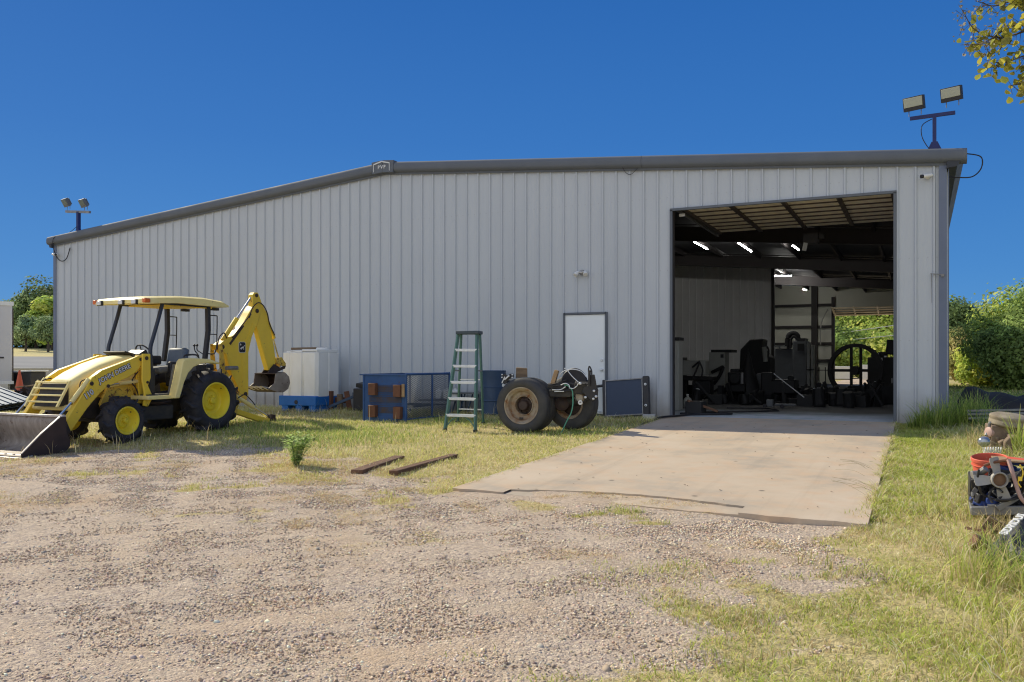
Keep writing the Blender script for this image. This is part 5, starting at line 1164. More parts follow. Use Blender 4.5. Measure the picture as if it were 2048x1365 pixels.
mb = MB(); blk(mb, 1360, 753, 1425, 762, 6.45, .6); blk(mb, 1384, 762, 1420, 790, 6.5, .5); blk(mb, 1362, 715, 1366, 800, 6.5, .5); mb.build('cart_frame', 'blackiron', t, bevel=.02)
c = at(1395, 782, 6.35); MB().lathe([(.03,0),(.14,0),(.16,.03),(.16,.07),(.14,.09),(.03,.09)], c, (0,1,0), 22).build('wheel', 'rubber', t); MB().lathe([(0,-.01),(.07,-.005),(.075,0)], c, (0,1,0), 18).build('wheel_hub', 'lens', t)
MB().curve([at(1385,735,6.3), at(1398,725,6.2), at(1392,742,6.2), at(1384,760,6.2)], .025).curve([at(1398,722,6.2), at(1405,740,6.2), at(1402,758,6.2)], .022).build('hose', 'black', t)
t = inroot('grey_cabinet', 'light grey steel cabinet with a small dark sign beside the welder', 'cabinet', 1434, 8)
blk(MB(), 1418, 705, 1450, 772, 8, .6, True).build('cabinet_body', 'whitemachine', t, bevel=.015); blk(MB(), 1441, 709, 1447, 716, 7.98, .02).build('sign', 'black', t); blk(MB(), 1422, 700, 1462, 705, 8.0, .9).build('top_shelf', 'blackiron', t)
MB().curve([at(1424,745,7.9), at(1438,738,7.8), at(1446,735,7.85), at(1440,750,7.8), at(1428,768,7.9)], .05).build('draped_cable', 'blackiron', t)
t = inroot('engine_block', 'black engine on a low stand between the cabinet and the hooded machine', 'engine', 1468, 6.5)
mb = MB(); blk(mb, 1455, 745, 1484, 770, 6.5, .6); blk(mb, 1460, 738, 1478, 746, 6.6, .4); blk(mb, 1450, 768, 1490, 785, 6.5, .7); mb.lathe([(.16,0),(.16,.1),(0,.1)], at(1470,757,6.45), (0,-1,0), 18); mb.build('engine_body', 'blackiron', t, bevel=.03)
MB().lathe([(.05,0),(.05,.3),(0,.3)], at(1484,768,6.3), (0,0,1), 12).build('canister', 'steel', t)
t = inroot('hooded_machine', 'large dark machine with a rounded hood in front of the partition', 'machine', 1505, 10)
x0, x1, z0, z1 = span(1477, 678, 1540, 790, 10)
mb = MB().prism([(x0,0),(x0+.05,z1-.35),(x0+.35,z1-.02),(x0+.75,z1),(x1-.25,z1-.35),(x1,z1-.6),(x1,0)], lambda a, b, q: (a, q, b), 10, 11); mb.build('machine_hood', 'blackiron', t, bevel=.04)
MB().tube([at(1528,694,9.8), at(1531,724,9.8)], .07, 12).build('work_lamp', 'whitemachine', t); MB().curve([at(1530,690,9.9), at(1537,700,9.9), at(1536,720,9.9)], .03).build('lamp_arm', 'black', t)
t = inroot('bench_grinder', 'dark pedestal tool shaped like a cone in front of the hooded machine', 'tool', 1495, 7)
mb = MB().lathe([(.34,0),(.30,.25),(.22,.5),(.13,.75),(.10,.95),(.02,1.2),(0,1.3)], (PY(1496,780,7).x, 7, .25), (0,0,1), 14); blk(mb, 1485, 762, 1512, 785, 6.9, .6, True); mb.build('pedestal', 'blackiron', t, bevel=.02)
blk(MB(), 1512, 748, 1523, 786, 7.3, .3, True).build('oil_can', 'greymachine', t, bevel=.03)
t = inroot('low_trolley', 'low dark trolley with clutter left of the slanting white rod', 'trolley', 1540, 7)
mb = MB(); blk(mb, 1522, 745, 1545, 790, 6.8, .6, True); blk(mb, 1540, 760, 1590, 788, 6.8, .8); blk(mb, 1575, 752, 1585, 775, 6.9, .3); mb.build('trolley_body', 'blackiron', t, bevel=.03)
t = inroot('milling_machine', 'tall grey milling machine with looping duct hoses right of the partition', 'machine', 1588, 12)
mb = MB(); blk(mb, 1548, 698, 1592, 790, 12, 1.0, True); mb.build('machine_base', 'greymachine', t, bevel=.04); blk(MB(), 1585, 682, 1613, 790, 11.8, .9, True).build('machine_column', 'greymachine', t, bevel=.03)
blk(MB(), 1594, 677, 1610, 683, 11.8, .9).build('machine_head', 'black', t); blk(MB(), 1595, 688, 1608, 702, 11.75, .05).build('control_screen', 'blackiron', t)
MB().curve([at(1575,697,12), at(1576,675,12), at(1585,667,12), at(1595,672,12), at(1596,684,12)], .085, 12).build('duct_hose', 'blackiron', t); MB().curve([at(1581,697,11.9), at(1582,680,11.9), at(1588,673,11.9), at(1594,680,11.9)], .04, 10).build('duct_hose', 'black', t)
mb = MB(); blk(mb, 1548, 692, 1575, 697, 12, .8); mb.build('worktop', 'greymachine', t); mb = MB(); blk(mb, 1549, 694, 1557, 698.5, 11.9, .2); blk(mb, 1561, 693, 1573, 698, 11.9, .2); mb.build('carton', 'whitemachine', t)
t = inroot('sheet_rack', 'pale upright sheets standing edge on right of the milling machine', 'rack', 1620, 10.5)
for a, b_, y in ((1614,1619,10.5),(1622,1626,10.7)):
    blk(MB(), a, 686 if a < 1620 else 690, b_, 785, y, .5, True).build('upright_sheet', 'whitemachine', t)
blk(MB(), 1613, 739, 1626, 741, 10.3, .4).build('rack_bar', 'blackiron', t)
# flywheel engine
t = inroot('flywheel_engine', 'old engine with a huge black spoked flywheel silhouetted in the rear doorway', 'flywheel', 1710, 11.8)
fc = Vector((-1.86, 11.8, .87)); r = .86
MB().lathe([(r-.12,-.08),(r,-.08),(r,.08),(r-.12,.08)], fc, (.25,1,0), 56, close=True).build('flywheel_rim', 'blackiron', t)
mb = MB().lathe([(.14,-.14),(.14,.14),(0,.14)], fc, (.25,1,0), 20); mb.bar(fc+Vector((-.12,0,-r+.08)), fc+Vector((-.12,0,r-.08)), .09, .05).bar(fc+Vector((.16,0,-r+.08)), fc+Vector((.16,0,r-.08)), .09, .05).bar(fc+Vector((-r+.08,.1,0)), fc+Vector((r-.08,-.1,0)), .05, .09)
mb.build('flywheel_spokes', 'blackiron', t)
mb = MB(); blk(mb, 1735, 715, 1792, 792, 12.6, 1.0, True); blk(mb, 1742, 700, 1752, 716, 12.6, .3); blk(mb, 1756, 704, 1775, 716, 12.6, .4); mb.prism([(-1.2,.75),(-.55,1.35),(.3,1.35),(.3,.2),(-1.2,.2)], lambda a, b, q: (a, q, b), 12.8, 13.4); mb.build('engine_body', 'blackiron', t, bevel=.03)
mb = MB()
for a, b_, w, h in ((1752,707,6,3),(1762,716,3,6),(1768,712,5,3),(1748,763,4,2),(1750,768,2,5),(1783,757,1.5,10),(1775,773,9,1.2)): blk(mb, a, b_, a+w, b_+h, 12.55, .03)
mb.build('bright_fittings', 'alu', t)
tag(MB().box((PY(1781,695,9).x, 9, PY(1781,695,9).z), (.22,.2,.42), (0,.1,0)).build('hanging_motor', 'blackiron', bevel=.03), 'dark motor hanging above the engine near the right jamb', 'motor')
t = inroot('machine_bed', 'long low black machine bed with parts along the shop floor by the right jamb', 'machine', 1665, 8.5)
mb = MB(); blk(mb, 1608, 782, 1745, 795, 8.5, .8, True)
for a, b_, w in ((1612,776,14),(1632,766,8),(1640,779,30),(1668,772,12),(1690,778,20),(1722,774,8),(1733,768,5)): blk(mb, a, b_, a+w, 790, 8.6, .4)
mb.bar(at(1738,790,8.4), at(1752,765,8.4), .16, .12).bar(at(1655,785,8.4), at(1648,764,8.4), .1, .1); mb.build('bed_body', 'blackiron', t, bevel=.02)
mb = MB(); blk(mb, 1626, 777, 1631, 779, 8.45, .05); blk(mb, 1634, 776, 1642, 778, 8.45, .05); mb.build('bright_parts', 'alu', t)
t = inroot('steel_shelf', 'open black shelf frame in front of the rear doorway left of the flywheel', 'shelf', 1640, 14)
mb = MB()
for a in (1630, 1637, 1650): blk(mb, a, 735, a+1.5, 790, 14, .08, True)
blk(mb, 1612, 740, 1745, 742, 14, .1); blk(mb, 1660, 758, 1700, 760, 14, .1); mb.build('shelf_frame', 'blackiron', t, smoothed=False)
tag(MB().tube([at(1548,748,4.9), PY(1608,795,4.3)], .014).build('metal_rod', 'alu'), 'thin bright rod leaning diagonally across the doorway clutter', 'rod')
t = inroot('jug_bottle', 'white plastic bottle on the floor inside the left jamb', 'bottle', 1375, 3.6)
p = Vector((PY(1375,790,3.6).x, 3.6, 0)); MB().lathe([(.10,0),(.11,.02),(.11,.17),(.09,.22),(.035,.26),(.03,.30)], p, (0,0,1), 18).build('bottle_body', 'whitemachine', t); MB().lathe([(.034,.30),(.034,.33),(0,.33)], p, (0,0,1), 12).build('cap', 'white', t)
t = inroot('floor_jack', 'small pale floor jack with dark wheels in the middle of the shop floor', 'jack', 1540, 4.2)
p = Vector((PY(1540,800,4.2).x, 4.2, 0)); MB().box(p+Vector((0,0,.12)), (.16,.2,.18)).box(p+Vector((.35,.1,.08)), (.5,.2,.05)).build('jack_body', 'greymachine', t, bevel=.02)
for dx in (-.1,.3): MB().lathe([(.05,0),(.05,.04),(0,.04)], p+Vector((dx,-.12,.05)), (0,1,0), 12).build('wheel', 'rubber', t)
tag(MB().curve([at(1655,620,29), at(1642,650,29.5), at(1641,690,29.5)], .03).build('electric_cord', 'whitemachine'), 'pale cord hanging down the back wall beside the rear door', 'cord')
tag(MB().curve([(-4.6,.5,.03), (-4.2,1.3,.03), (-3.4,1.9,.03), (-2.9,2.6,.03), (-3.3,3.4,.03), (-4.2,3.3,.03)], .02).build('floor_cable', 'cable'), 'black cable curling over the shop floor inside the doorway', 'cable')
t = thing('scrap_box', 'dark open box on the shop floor by the left jamb below the pale cabinet', 'box', (-4.3, .95, 0))
MB().box((-4.38, .95, .14), (.35, .5, .28)).build('box_body', 'blackiron', t, bevel=.01); MB().bar((-4.5, .7, .3), (-3.95, 1.1, .06), .06, .05).build('stick', 'wooddark', t)
mb = MB()
for k in range(150):
    px_ = random.uniform(1362, 1775); yy = random.uniform(5.2, 9.5); p = PY(px_, 780, yy); hh = random.uniform(.06, .5)*(.6 if 1520 < px_ < 1560 else 1)
    if random.random() < .35: mb.lathe([(hh*.3, 0), (hh*.34, hh*.1), (hh*.3, hh), (0, hh)], (p.x, yy, 0), (random.uniform(-.3,.3), random.uniform(-.3,.3), 1), 12)
    elif random.random() < .5: mb.bar((p.x, yy, .05), (p.x+random.uniform(-.5,.5), yy+random.uniform(-.3,.3), hh*1.4), .06, .05)
    else: mb.box((p.x, yy, hh/2), (random.uniform(.1,.5), random.uniform(.1,.4), hh), (0, 0, random.random()*3))
tag(mb.build('shop_clutter', 'blackiron', smoothed=False), 'dark mass of small parts and tools strewn over the shop floor', 'clutter', kind='stuff')
# white things outside the rear door
for px0, px1, py0, lb in ((1668, 1702, 733, 'white board fence panel seen left through the rear doorway'), (1720, 1738, 730, 'white crate seen through the flywheel spokes beyond the rear door'), (1742, 1760, 727, 'white tilted panel seen right through the rear doorway')):
    mb = MB(); blk(mb, px0, py0, px1, 760, 36+(px0 % 7)*.3, .2); tag(mb.build('white_panel', 'white', bevel=.02), lb, 'panel')
# power lines behind, seen through the rear door and right of the shop
for (a, b, lb) in (((-60, 9.5), (60, 3.2), 'upper pale power line crossing the trees behind the shop'), ((-60, 6.6), (60, 2.2), 'lower pale power line crossing the trees behind the shop')):
    z0 = PY(1672, 668 if a[1] > 8 else 683, 52).z; z1 = PY(1790, 651 if a[1] > 8 else 671, 52).z; xa = PY(1672,680,52).x; xb = PY(1790,680,52).x; sl = (z1-z0)/(xb-xa)
    pts = [(x, 52, z0+sl*(x-xa) if x < 8 else z0+sl*(8-xa)+.0*(x-8)) for x in (-14, xa, xb, 8, 30)]
    tag(MB().tube(pts, .035, 6).build('power_line', 'power'), lb, 'power line')
p = [PY(30,669,75), PY(104,671,75)]; d = (p[1]-p[0]); tag(MB().tube([p[0]-d*1.5, p[1]+d*1.0], .045, 6).build('power_line', 'power'), 'pale power line crossing the trees left of the shop corner', 'power line')
# ------------------------------------------------------------------ RIGHT SIDE
def G2(px, py):
    z = -.2
    for i in range(30):
        r = ray(px, py); tt = (z-CAM.z)/r.z; q = CAM+r*tt; z = .5*z+.5*ground(q.x, q.y)
    return Vector((q.x, q.y, ground(q.x, q.y)))
# steel pallet frame with engine parts, fan in front
yF = -8.9
t = thing('engine_on_pallet', 'tangled blue engine parts with a grey four blade fan on a grey steel frame', 'engine', (.85, -8.7, -.33))
def Q(px, py, dy=0): return PY(px, py, yF+dy)
a = Q(1942, 1022); b = Q(2075, 1020)
MB().bar(a, b, .06, .075).bar(a+Vector((.05,.5,0)), b+Vector((0,.5,0)), .05, .06).bar(a+Vector((.02,-.0,0)), a+Vector((.03,.5,.0)), .05, .06).build('pallet_frame', 'steel', t, bevel=.006); MB().box((a+b)/2+Vector((.03,.25,-.03)), ((b-a).x*.96, .45, .012)).build('pallet_tray', 'black', t)
mb = MB(); mb.box(Q(2024, 1045, .12), (.10,.12,.22)).box(Q(1975, 1045, .8), (.12,.1,.22)).box(Q(2060,1045,.5), (.12,.5,.22)).build('pallet_foot', 'black', t)
fc = Q(1998, 960, -.02); fa = Vector((.25,-1,.05)).normalized(); fr = fa.cross(up).normalized(); fu = fr.cross(fa)
fan = MB().lathe([(.064,-.03),(.070,.02),(.066,.030),(.056,.030),(.054,.0),(0,.0)], fc, fa, 26).build('fan_hub', 'greyplastic', t)
MB().lathe([(.054,.004),(.035,.010),(.0,.014)], fc, fa, 20).build('hub_rust', 'rust', fan)
for k, ang in enumerate((102, 12, -75, 184)):
    a_ = R(ang); d = -fr*math.cos(a_)*-1+fu*math.sin(a_); d = (fr*-math.cos(a_)+fu*math.sin(a_)); 
    d = Vector((1,0,0))*math.cos(a_)+Vector((0,0,1))*math.sin(a_); d = (d-fa*d.dot(fa)).normalized(); s_ = fa.cross(d)
    vs = []
    for q_, w_, tw in ((.055,.030,.012),(.11,.040,.018),(.180,.046,.024),(.195,.038,.024)):
        vs += [fc+d*q_+s_*w_+fa*tw, fc+d*q_-s_*w_-fa*tw, fc+d*q_-s_*w_-fa*(tw+.008), fc+d*q_+s_*w_+fa*(tw-.008)]
    fs = [(0,1,2,3),(15,14,13,12)]+[tuple(x+4*i for x in q4) for i in range(3) for q4 in ((0,4,5,1),(1,5,6,2),(2,6,7,3),(3,7,4,0))]
    MB().add(vs, fs).build('fan_blade', 'greyplastic', fan)
mb = MB()
for (x_, y_, d_, sz, rt_) in ((1958,1002,.18,(.12,.16,.07),(.2,.3,.2)), (1972,1008,.10,(.11,.12,.05),(0,.15,0)), (1964,990,.22,(.07,.14,.06),(.5,.2,.1)), (1990,1004,.14,(.10,.1,.06),(.1,.5,.4)), (1950,994,.25,(.06,.10,.05),(.3,.6,.2)), (2010,936,.30,(.13,.16,.05),(.2,.3,.1)), (2024,944,.30,(.06,.1,.08),(.5,.3,.1)), (2035,925,.42,(.32,.2,.03),(.1,.1,.1)), (1996,1010,.05,(.07,.05,.03),(.1,.7,.4)), (1980,996,.16,(.05,.10,.04),(.9,.2,.4))): MB().box(Q(x_, y_, d_), sz, rt_).build('engine_cover', 'blueplastic', t, bevel=.008)
MB().tube([Q(1950,1004,.1), Q(1966,1010,.05)], .022).build('filter_pipe', 'blueplastic', t); MB().lathe([(.035,0),(.042,.02),(.036,.06),(0,.065)], Q(1979,1003,.05), (.2,-1,.2), 14).build('oil_filter', 'blueplastic', t)
mb = MB().box(Q(2030, 975, .4), (.5,.35,.32), (0,.1,.1)).box(Q(1990, 985, .45), (.42,.3,.3), (.1,0,0)).box(Q(2045, 1000, .25), (.3,.3,.15)).lathe([(.10,0),(.10,.06),(0,.06)], Q(1982,975,.25), (-.3,-1,0), 20)
for k in range(90):
    mb.box(Q(random.uniform(1950, 2055), random.uniform(950, 1012), random.uniform(.02, .5)), (random.uniform(.02,.10), random.uniform(.02,.1), random.uniform(.02,.07)), (random.random()*3, random.random()*3, random.random()*3))
tag(mb.build('engine_core', 'black', t, bevel=.006), kind='stuff')
mb = MB()
for k in range(60):
    c = Q(random.uniform(1942, 1990) if k % 2 else random.uniform(1990, 2048), random.uniform(955, 1015), random.uniform(-.02, .4)); s_ = random.uniform(.006, .020)
    mb.box(c, (s_*random.uniform(.6, 2.4), s_, s_), (random.random()*3, random.random()*3, random.random()*3))
mb.tube([Q(1955,950,.1), Q(1972,938,.05)], .03, 10).lathe([(.03,0),(.035,.05),(0,.05)], Q(1955,948,.05), (-1,-.4,-.2), 12); tag(mb.build('alloy_fittings', 'alloy', t, bevel=.003), kind='stuff')
mb = MB()
for pts in (((1958,965),(1962,985),(1978,995),(2000,1000),(2030,998),(2060,985)), ((1990,1000),(2010,1003),(2040,990),(2050,970)), ((1958,940),(1955,960),(1960,980)), ((2040,1000),(2038,970),(2048,945),(2060,930)), ((2032,985),(2035,955),(2044,940),(2056,935)), ((1985,1006),(1978,990),(1990,975),(2005,985))):
    mb.curve([Q(x, y, -.06+.03*(k % 3)) for k, (x, y) in enumerate(pts)], .010)
mb.build('wiring_loom', 'black', t)
mb = MB()
for pts in (((1996,1016),(2020,1010),(2048,992),(2070,975)),): 
    mb.bar(Q(1994,1018,-.05), Q(2070,972,.1), .03, .055)
mb.bar(Q(1975,1012,-.02), Q(2008,1010,-.02), .03, .02); mb.build('frame_strut', 'steel', t, bevel=.004)
MB().curve([Q(2017,920,-.04), Q(2025,945,-.08), Q(2034,975,-.08), Q(2042,996,-.07), Q(2055,1010,-.05)], .017).build('coolant_hose', 'pinkhose', t)
MB().curve([Q(1968,932,-.02), Q(1985,926,-.02), Q(2005,922,-.02), Q(2018,921,-.03)], .012).build('coolant_hose', 'woodred', t)
mb = MB()
for pts in (((2040,955),(2036,965),(2042,975)), ((2040,930),(2046,945),(2042,960))): mb.curve([Q(x, y, -.08) for x, y in pts], .006)
mb.box(Q(2040,958,-.09), (.03,.03,.035)); mb.build('yellow_plug', 'yellow', t)
MB().box(Q(2045, 921, .3), (.45,.25,.012), (.05,.03,.1)).build('top_plate', 'woodlight', t)
# red bucket
c = Q(1982, 913, .40); zb = c.z-.33; t = thing('plastic_bucket', 'faded red plastic bucket with a torn rim behind the grey fan', 'bucket', (c.x, c.y, zb)); bo_ = (c.x, c.y, zb); ba_ = (-.05,-.16,1)
MB().lathe([(.118,.0),(.142,.30),(.150,.305),(.150,.33),(.143,.335),(.136,.33),(.114,.02),(0,.02)], bo_, ba_, 36).build('bucket_body', 'red', t)
MB().lathe([(.142,.265),(.149,.268),(.149,.272),(.142,.275)], bo_, ba_, 36, close=True).build('rim_bead', 'red', t)
MB().add([Vector((c.x+.10,c.y-.14,zb+.31)), Vector((c.x+.13,c.y-.05,zb+.34)), Vector((c.x+.27,c.y-.12,zb+.33)), Vector((c.x+.25,c.y-.19,zb+.29))], [(0,1,2,3)]).build('torn_flap', 'red', t)
# white pipe in grass
tag(MB().tube([G2(1938, 918)+Vector((0,0,.05)), G2(1960, 945)+Vector((0,0,.04))], .022, 10).build('plastic_pipe', 'white'), 'short white plastic pipe lying in the grass left of the red bucket', 'pipe')
# engine pile behind
yE = -4.2
def E_(px, py, dy=0): return PY(px, py, yE+dy)
t = thing('scrap_engine', 'old tan engine with a cream air cleaner sitting in tall dry grass', 'engine', (1.15, -4.0, -.17))
M['dirty'] = worn('dusty_tan_engine', (.25,.18,.13), (.14,.10,.075), .8, scale=9, amt=.9, bump=.4); M['cream'] = worn('cream_air_cleaner', (.36,.31,.23), (.20,.16,.11), .85, scale=7, amt=1., spot=(.18,.13,.09), spot_amt=.3)
mb = MB().box(E_(2020, 882, .3), (.55,.5,.42), (0,.05,.1)).box(E_(2045, 905, .1), (.4,.5,.3)).box(E_(2010, 905, .2), (.3,.3,.25)).lathe([(.13,0),(.14,.05),(.12,.14),(0,.14)], E_(2030,890,-.05), (-.1,-1,0), 22)
for k in range(18): mb.box(E_(random.uniform(1992, 2046), random.uniform(862, 915), random.uniform(-.05, .2)), (random.uniform(.03,.14), .08, random.uniform(.03,.1)), (random.random(), random.random()*2, random.random()))
mb.build('engine_body', 'dirty', t, bevel=.015)
mb = MB().lathe([(.0,0),(.20,.0),(.24,.02),(.24,.07),(.23,.085),(.24,.10),(.24,.135),(.18,.16),(0,.165)], E_(2016, 852, .2), (.12,-.1,1), 30); mb.box(E_(2035, 850, .3), (.35,.3,.14), (0,.1,0)); mb.build('air_cleaner', 'cream', t, bevel=.01)
mb = MB().lathe([(.055,0),(.075,.02),(.075,.06),(.04,.08),(0,.08)], E_(1984, 866, .1), (-.9,-.6,.1), 24).lathe([(.04,0),(.04,.25)], E_(1990, 866, .1), (1,.3,0), 14); mb.build('pulley', 'pinkhose', t)
MB().curve([E_(1992,850,.1), E_(1980,846,.1), E_(1978,858,.1), E_(1972,872,.05)], .02).bar(E_(1998,842,.2), E_(2042,838,.3), .03, .03).build('bracket', 'steel', t)
c = G2(1968, 905); c = PY(1968, 884, -4.9)
M['globe'] = worn('silvery_globe', (.55,.57,.58), (.25,.27,.28), .12, .7, scale=7, amt=.8)
t = tag(MB().ball(c, (.075,.075,.07), 16, 12).build('glass_globe', 'globe'), 'round silvery glass globe in the grass left of the tan engine', 'globe')
pts = []
for k in range(60): a_ = k*.75; pts.append(PY(1966+k*.62, 902, -4.6)+Vector((0, .045*math.sin(a_), .045*math.cos(a_))))
tag(MB().tube(pts, .008, 6).build('coil_spring', 'white'), 'white coiled air hose lying in the grass below the glass globe', 'hose')
# black bag with lettering
t = thing('soil_bag', 'crumpled black plastic sack with white lettering lying in the long grass', 'sack', (.75, -10.3, -.36))
yB = -10.35
P0, P1, P2, P3 = PY(1966,1112,yB-.10), PY(2060,1128,yB-.25), PY(2075,1040,yB+.30), PY(2030,1046,yB+.35)
n = 14; vs = []; fs = []
for i in range(n+1):
    for j in range(n+1):
        u_, v_ = i/n, j/n
        p = P0.lerp(P1, u_).lerp(P3.lerp(P2, u_), v_)
        h = (1-(2*u_-1)**4)*(1-(2*v_-1)**4)
        p = p+Vector((0,-.02,.075))*h+Vector((0,0,.012*math.sin(9*u_+5*v_)+.010*math.sin(17*v_-7*u_)+.008*math.sin(23*u_+3*v_*v_*9)))
        vs.append(p)
o_ = len(vs)
for v in list(vs): vs.append(Vector((v.x, v.y+.02, max(v.z-.20, ground(v.x, v.y)-.03))))
for i in range(n):
    for j in range(n):
        q4 = (i*(n+1)+j, (i+1)*(n+1)+j, (i+1)*(n+1)+j+1, i*(n+1)+j+1); fs += [q4, tuple(x+o_ for x in q4[::-1])]
ring = [i*(n+1) for i in range(n+1)]+[n*(n+1)+j for j in range(1, n+1)]+[i*(n+1)+n for i in range(n-1, -1, -1)]+[j for j in range(n-1, 0, -1)]
for k in range(len(ring)): a_, b_ = ring[k], ring[(k+1) % len(ring)]; fs.append((a_, b_, b_+o_, a_+o_))
bg = MB().add(vs, fs).build('sack_body', 'bag', t, angle=70)
rt = (PY(2046,1052,yB)-PY(2003,1088,yB)).normalized(); ctr = P0.lerp(P1, .47).lerp(P3.lerp(P2, .47), .52)+Vector((-.02,-.055,.105))
ax_ = (P3-P0).normalized(); cr_ = (P1-P0).normalized(); nrm = cr_.cross(ax_).normalized()
if nrm.y > 0: nrm = -nrm
text('sack_lettering', 'SIDRIDUS', .078, ctr+nrm*.01, ax_, nrm.cross(ax_), 'white', bg, offset=.002, extrude=.004)
p0 = G2(1932, 1068); tag(MB().bar(p0+Vector((0,0,.05)), G2(1952,1078)+Vector((.12,0,.06)), .03, .02).build('wood_stick', 'wooddark'), 'thin dark stick in the straw left of the black sack', 'stick')
p0 = G2(1958, 1105)
t = tag(MB().box(p0+Vector((0,.0,.06)), (.11,.10,.10), (.3,.5,.4)).build('rusty_can', 'woodred', bevel=.01), 'crushed rusty brown can in the straw beside the black sack', 'can')
p0 = G2(1990, 1075); tag(MB().box(p0+Vector((0,.05,.08)), (.16,.03,.12), (.3,.5,.2)).build('cardboard_scrap', 'wood'), 'torn brown cardboard scrap above the black sack', 'cardboard')
# tarp covered mound, trailer rails behind the tall grass
t = thing('tarp_pile', 'long low pile under a black tarpaulin beyond the right shop corner', 'tarp pile', (3.2, 1.6, -.05))
a, b = PY(1918, 800, 1.6), PY(2130, 800, 1.6); n1, n2 = 36, 12; vs = []; fs = []
for i in range(n1+1):
    for j in range(n2+1):
        u_, v_ = i/n1, j/n2; x = a.x-.15+(b.x-a.x+.3)*u_; y = .7+2.2*v_
        e = min(1, math.sin(math.pi*min(u_*3.2, .5) if u_*3.2 < .5 else math.pi/2))*math.sin(math.pi*v_)**.45
        top = .66+.05*math.sin(u_*9)-.10*u_+.03*math.sin(u_*25+v_*6)
        vs.append((x, y+.05*math.sin(u_*14), -.08+max(0, top*e)))
for i in range(n1):
    for j in range(n2): fs.append((i*(n2+1)+j, (i+1)*(n2+1)+j, (i+1)*(n2+1)+j+1, i*(n2+1)+j+1))
MB().add(vs, fs).build('tarpaulin', 'tarp', t, angle=80)
t = thing('flat_trailer', 'low pale rails of a small trailer half hidden in the tall green grass', 'trailer', (1.6, -.6, .05))
mb = MB()
for py_ in (822, 829, 837): mb.bar(PY(1935, py_, -.6), PY(2048, py_-2, -.6), .04, .035)
mb.build('side_rail', 'steel', t); MB().box(PY(1962, 834, -.4), (.40,.25,.16)).build('tray', 'tankblue' if 0 else 'seat', t, bevel=.02)
t = tag(MB().box(PY(1856, 843, -.25), (.34,.28,.17)).build('low_block', 'wooddark', bevel=.02), 'dark low block against the foot of the right end wall', 'block')
# ------------------------------------------------------------------ TREES
def leaves(centers, normals, size, cols, asp=.55):
    n = len(centers)
    nr = normals/np.maximum(np.linalg.norm(normals, axis=1, keepdims=True), 1e-6)
    rnd = rng.standard_normal((n, 3)); t1 = np.cross(nr, rnd); t1 /= np.maximum(np.linalg.norm(t1, axis=1, keepdims=True), 1e-6); t2 = np.cross(nr, t1)
    s = (size*rng.uniform(.6, 1.3, n))[:, None]
    V = np.stack([centers-t1*s, centers+t2*s*asp-nr*s*.18, centers+t1*s, centers-t2*s*asp-nr*s*.18], 1).reshape(-1, 3)
    L_ = np.arange(4*n); S_ = np.full(n, 4); C = np.repeat(cols, 4, 0)
    return V, L_, S_, C
def tree(name, label, x, y, h, w, trunk_h, cols, n=9000, leaf=.16, clumps=34, group=None, low=.25, dense=1.0, seed=0, lean=0):
    rg = np.random.default_rng(seed+int(abs(x)*10+abs(y)*7)); z = ground(x, y)
    t = thing(name, label, 'tree' if name != 'bush' else 'bush', (x, y, z), group)
    cz = trunk_h+(h-trunk_h)*.5; rz = (h-trunk_h)*.5
    cc = []
    while len(cc) < clumps:
        p = rg.uniform(-1, 1, 3)
        d = np.linalg.norm(p)
        if d < 1 and d > .25 and (p[2] > -low*3 or rg.random() < .5):
            sc = 1-.35*max(p[2], 0)**1.5; cc.append((p[0]*w/2*.8*sc, p[1]*w/2*.8*sc, cz+p[2]*rz*.86))
    cc = np.array(cc); cr = rg.uniform(.16, .30, clumps)*w*dense
    k = rg.integers(0, clumps, n); d = rg.standard_normal((n, 3)); d /= np.linalg.norm(d, axis=1, keepdims=True)
    rad = rg.uniform(.35, 1.08, n)**.6*cr[k]; P = cc[k]+d*rad[:, None]*np.array([1, 1, .75])
    P[:, 2] = np.maximum(P[:, 2], .05+.1*rg.random(n))
    out = P-np.array([0, 0, cz]); out /= np.maximum(np.linalg.norm(out, axis=1, keepdims=True), 1e-6)
    nr = d*.7+out*.5+rg.standard_normal((n, 3))*.45+np.array([0, 0, .35])
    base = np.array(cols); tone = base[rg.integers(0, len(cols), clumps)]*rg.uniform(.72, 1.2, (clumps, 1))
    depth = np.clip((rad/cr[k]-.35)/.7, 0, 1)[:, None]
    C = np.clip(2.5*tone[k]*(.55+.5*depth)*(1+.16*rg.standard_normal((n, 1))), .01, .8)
    V, L_, S_, C4 = leaves(P, nr, leaf, C)
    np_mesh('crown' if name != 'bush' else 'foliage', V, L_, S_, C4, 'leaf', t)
    mb = MB(); o = Vector((x, y, z)); th = max(trunk_h, h*.35)
    mb.tube(smooth([o-Vector((0,0,.2)), o+Vector((.03*w, 0, th*.5)), o+Vector((-.02*w, .02*w, th)), o+Vector((0, 0, h*.8))], 3), .035*w+.03, 8, r2=.012*w)
    for i in range(9):
        c = cc[i*len(cc)//9]; mb.tube(smooth([o+Vector((0,0,th*(.55+.05*i))), o+Vector((c[0]*.5, c[1]*.5, (th*.8+c[2])*.5)), o+Vector(c)], 3), .014*w+.01, 6, r2=.006)
    mb.build('trunk' if name != 'bush' else 'stems', 'bark', t)
    return t
DG = [(.095,.13,.05), (.13,.175,.07), (.07,.10,.04)]; MG = [(.13,.18,.05), (.17,.22,.07), (.10,.14,.045)]; YG = [(.26,.31,.07), (.32,.35,.08), (.19,.25,.06)]; GGc = [(.15,.20,.10), (.20,.24,.13), (.11,.15,.08)]
def ray_at(px, dist):
    r = ray(px, HZ); return CAM+r*dist
far = 'trees beyond the field left of the shop'
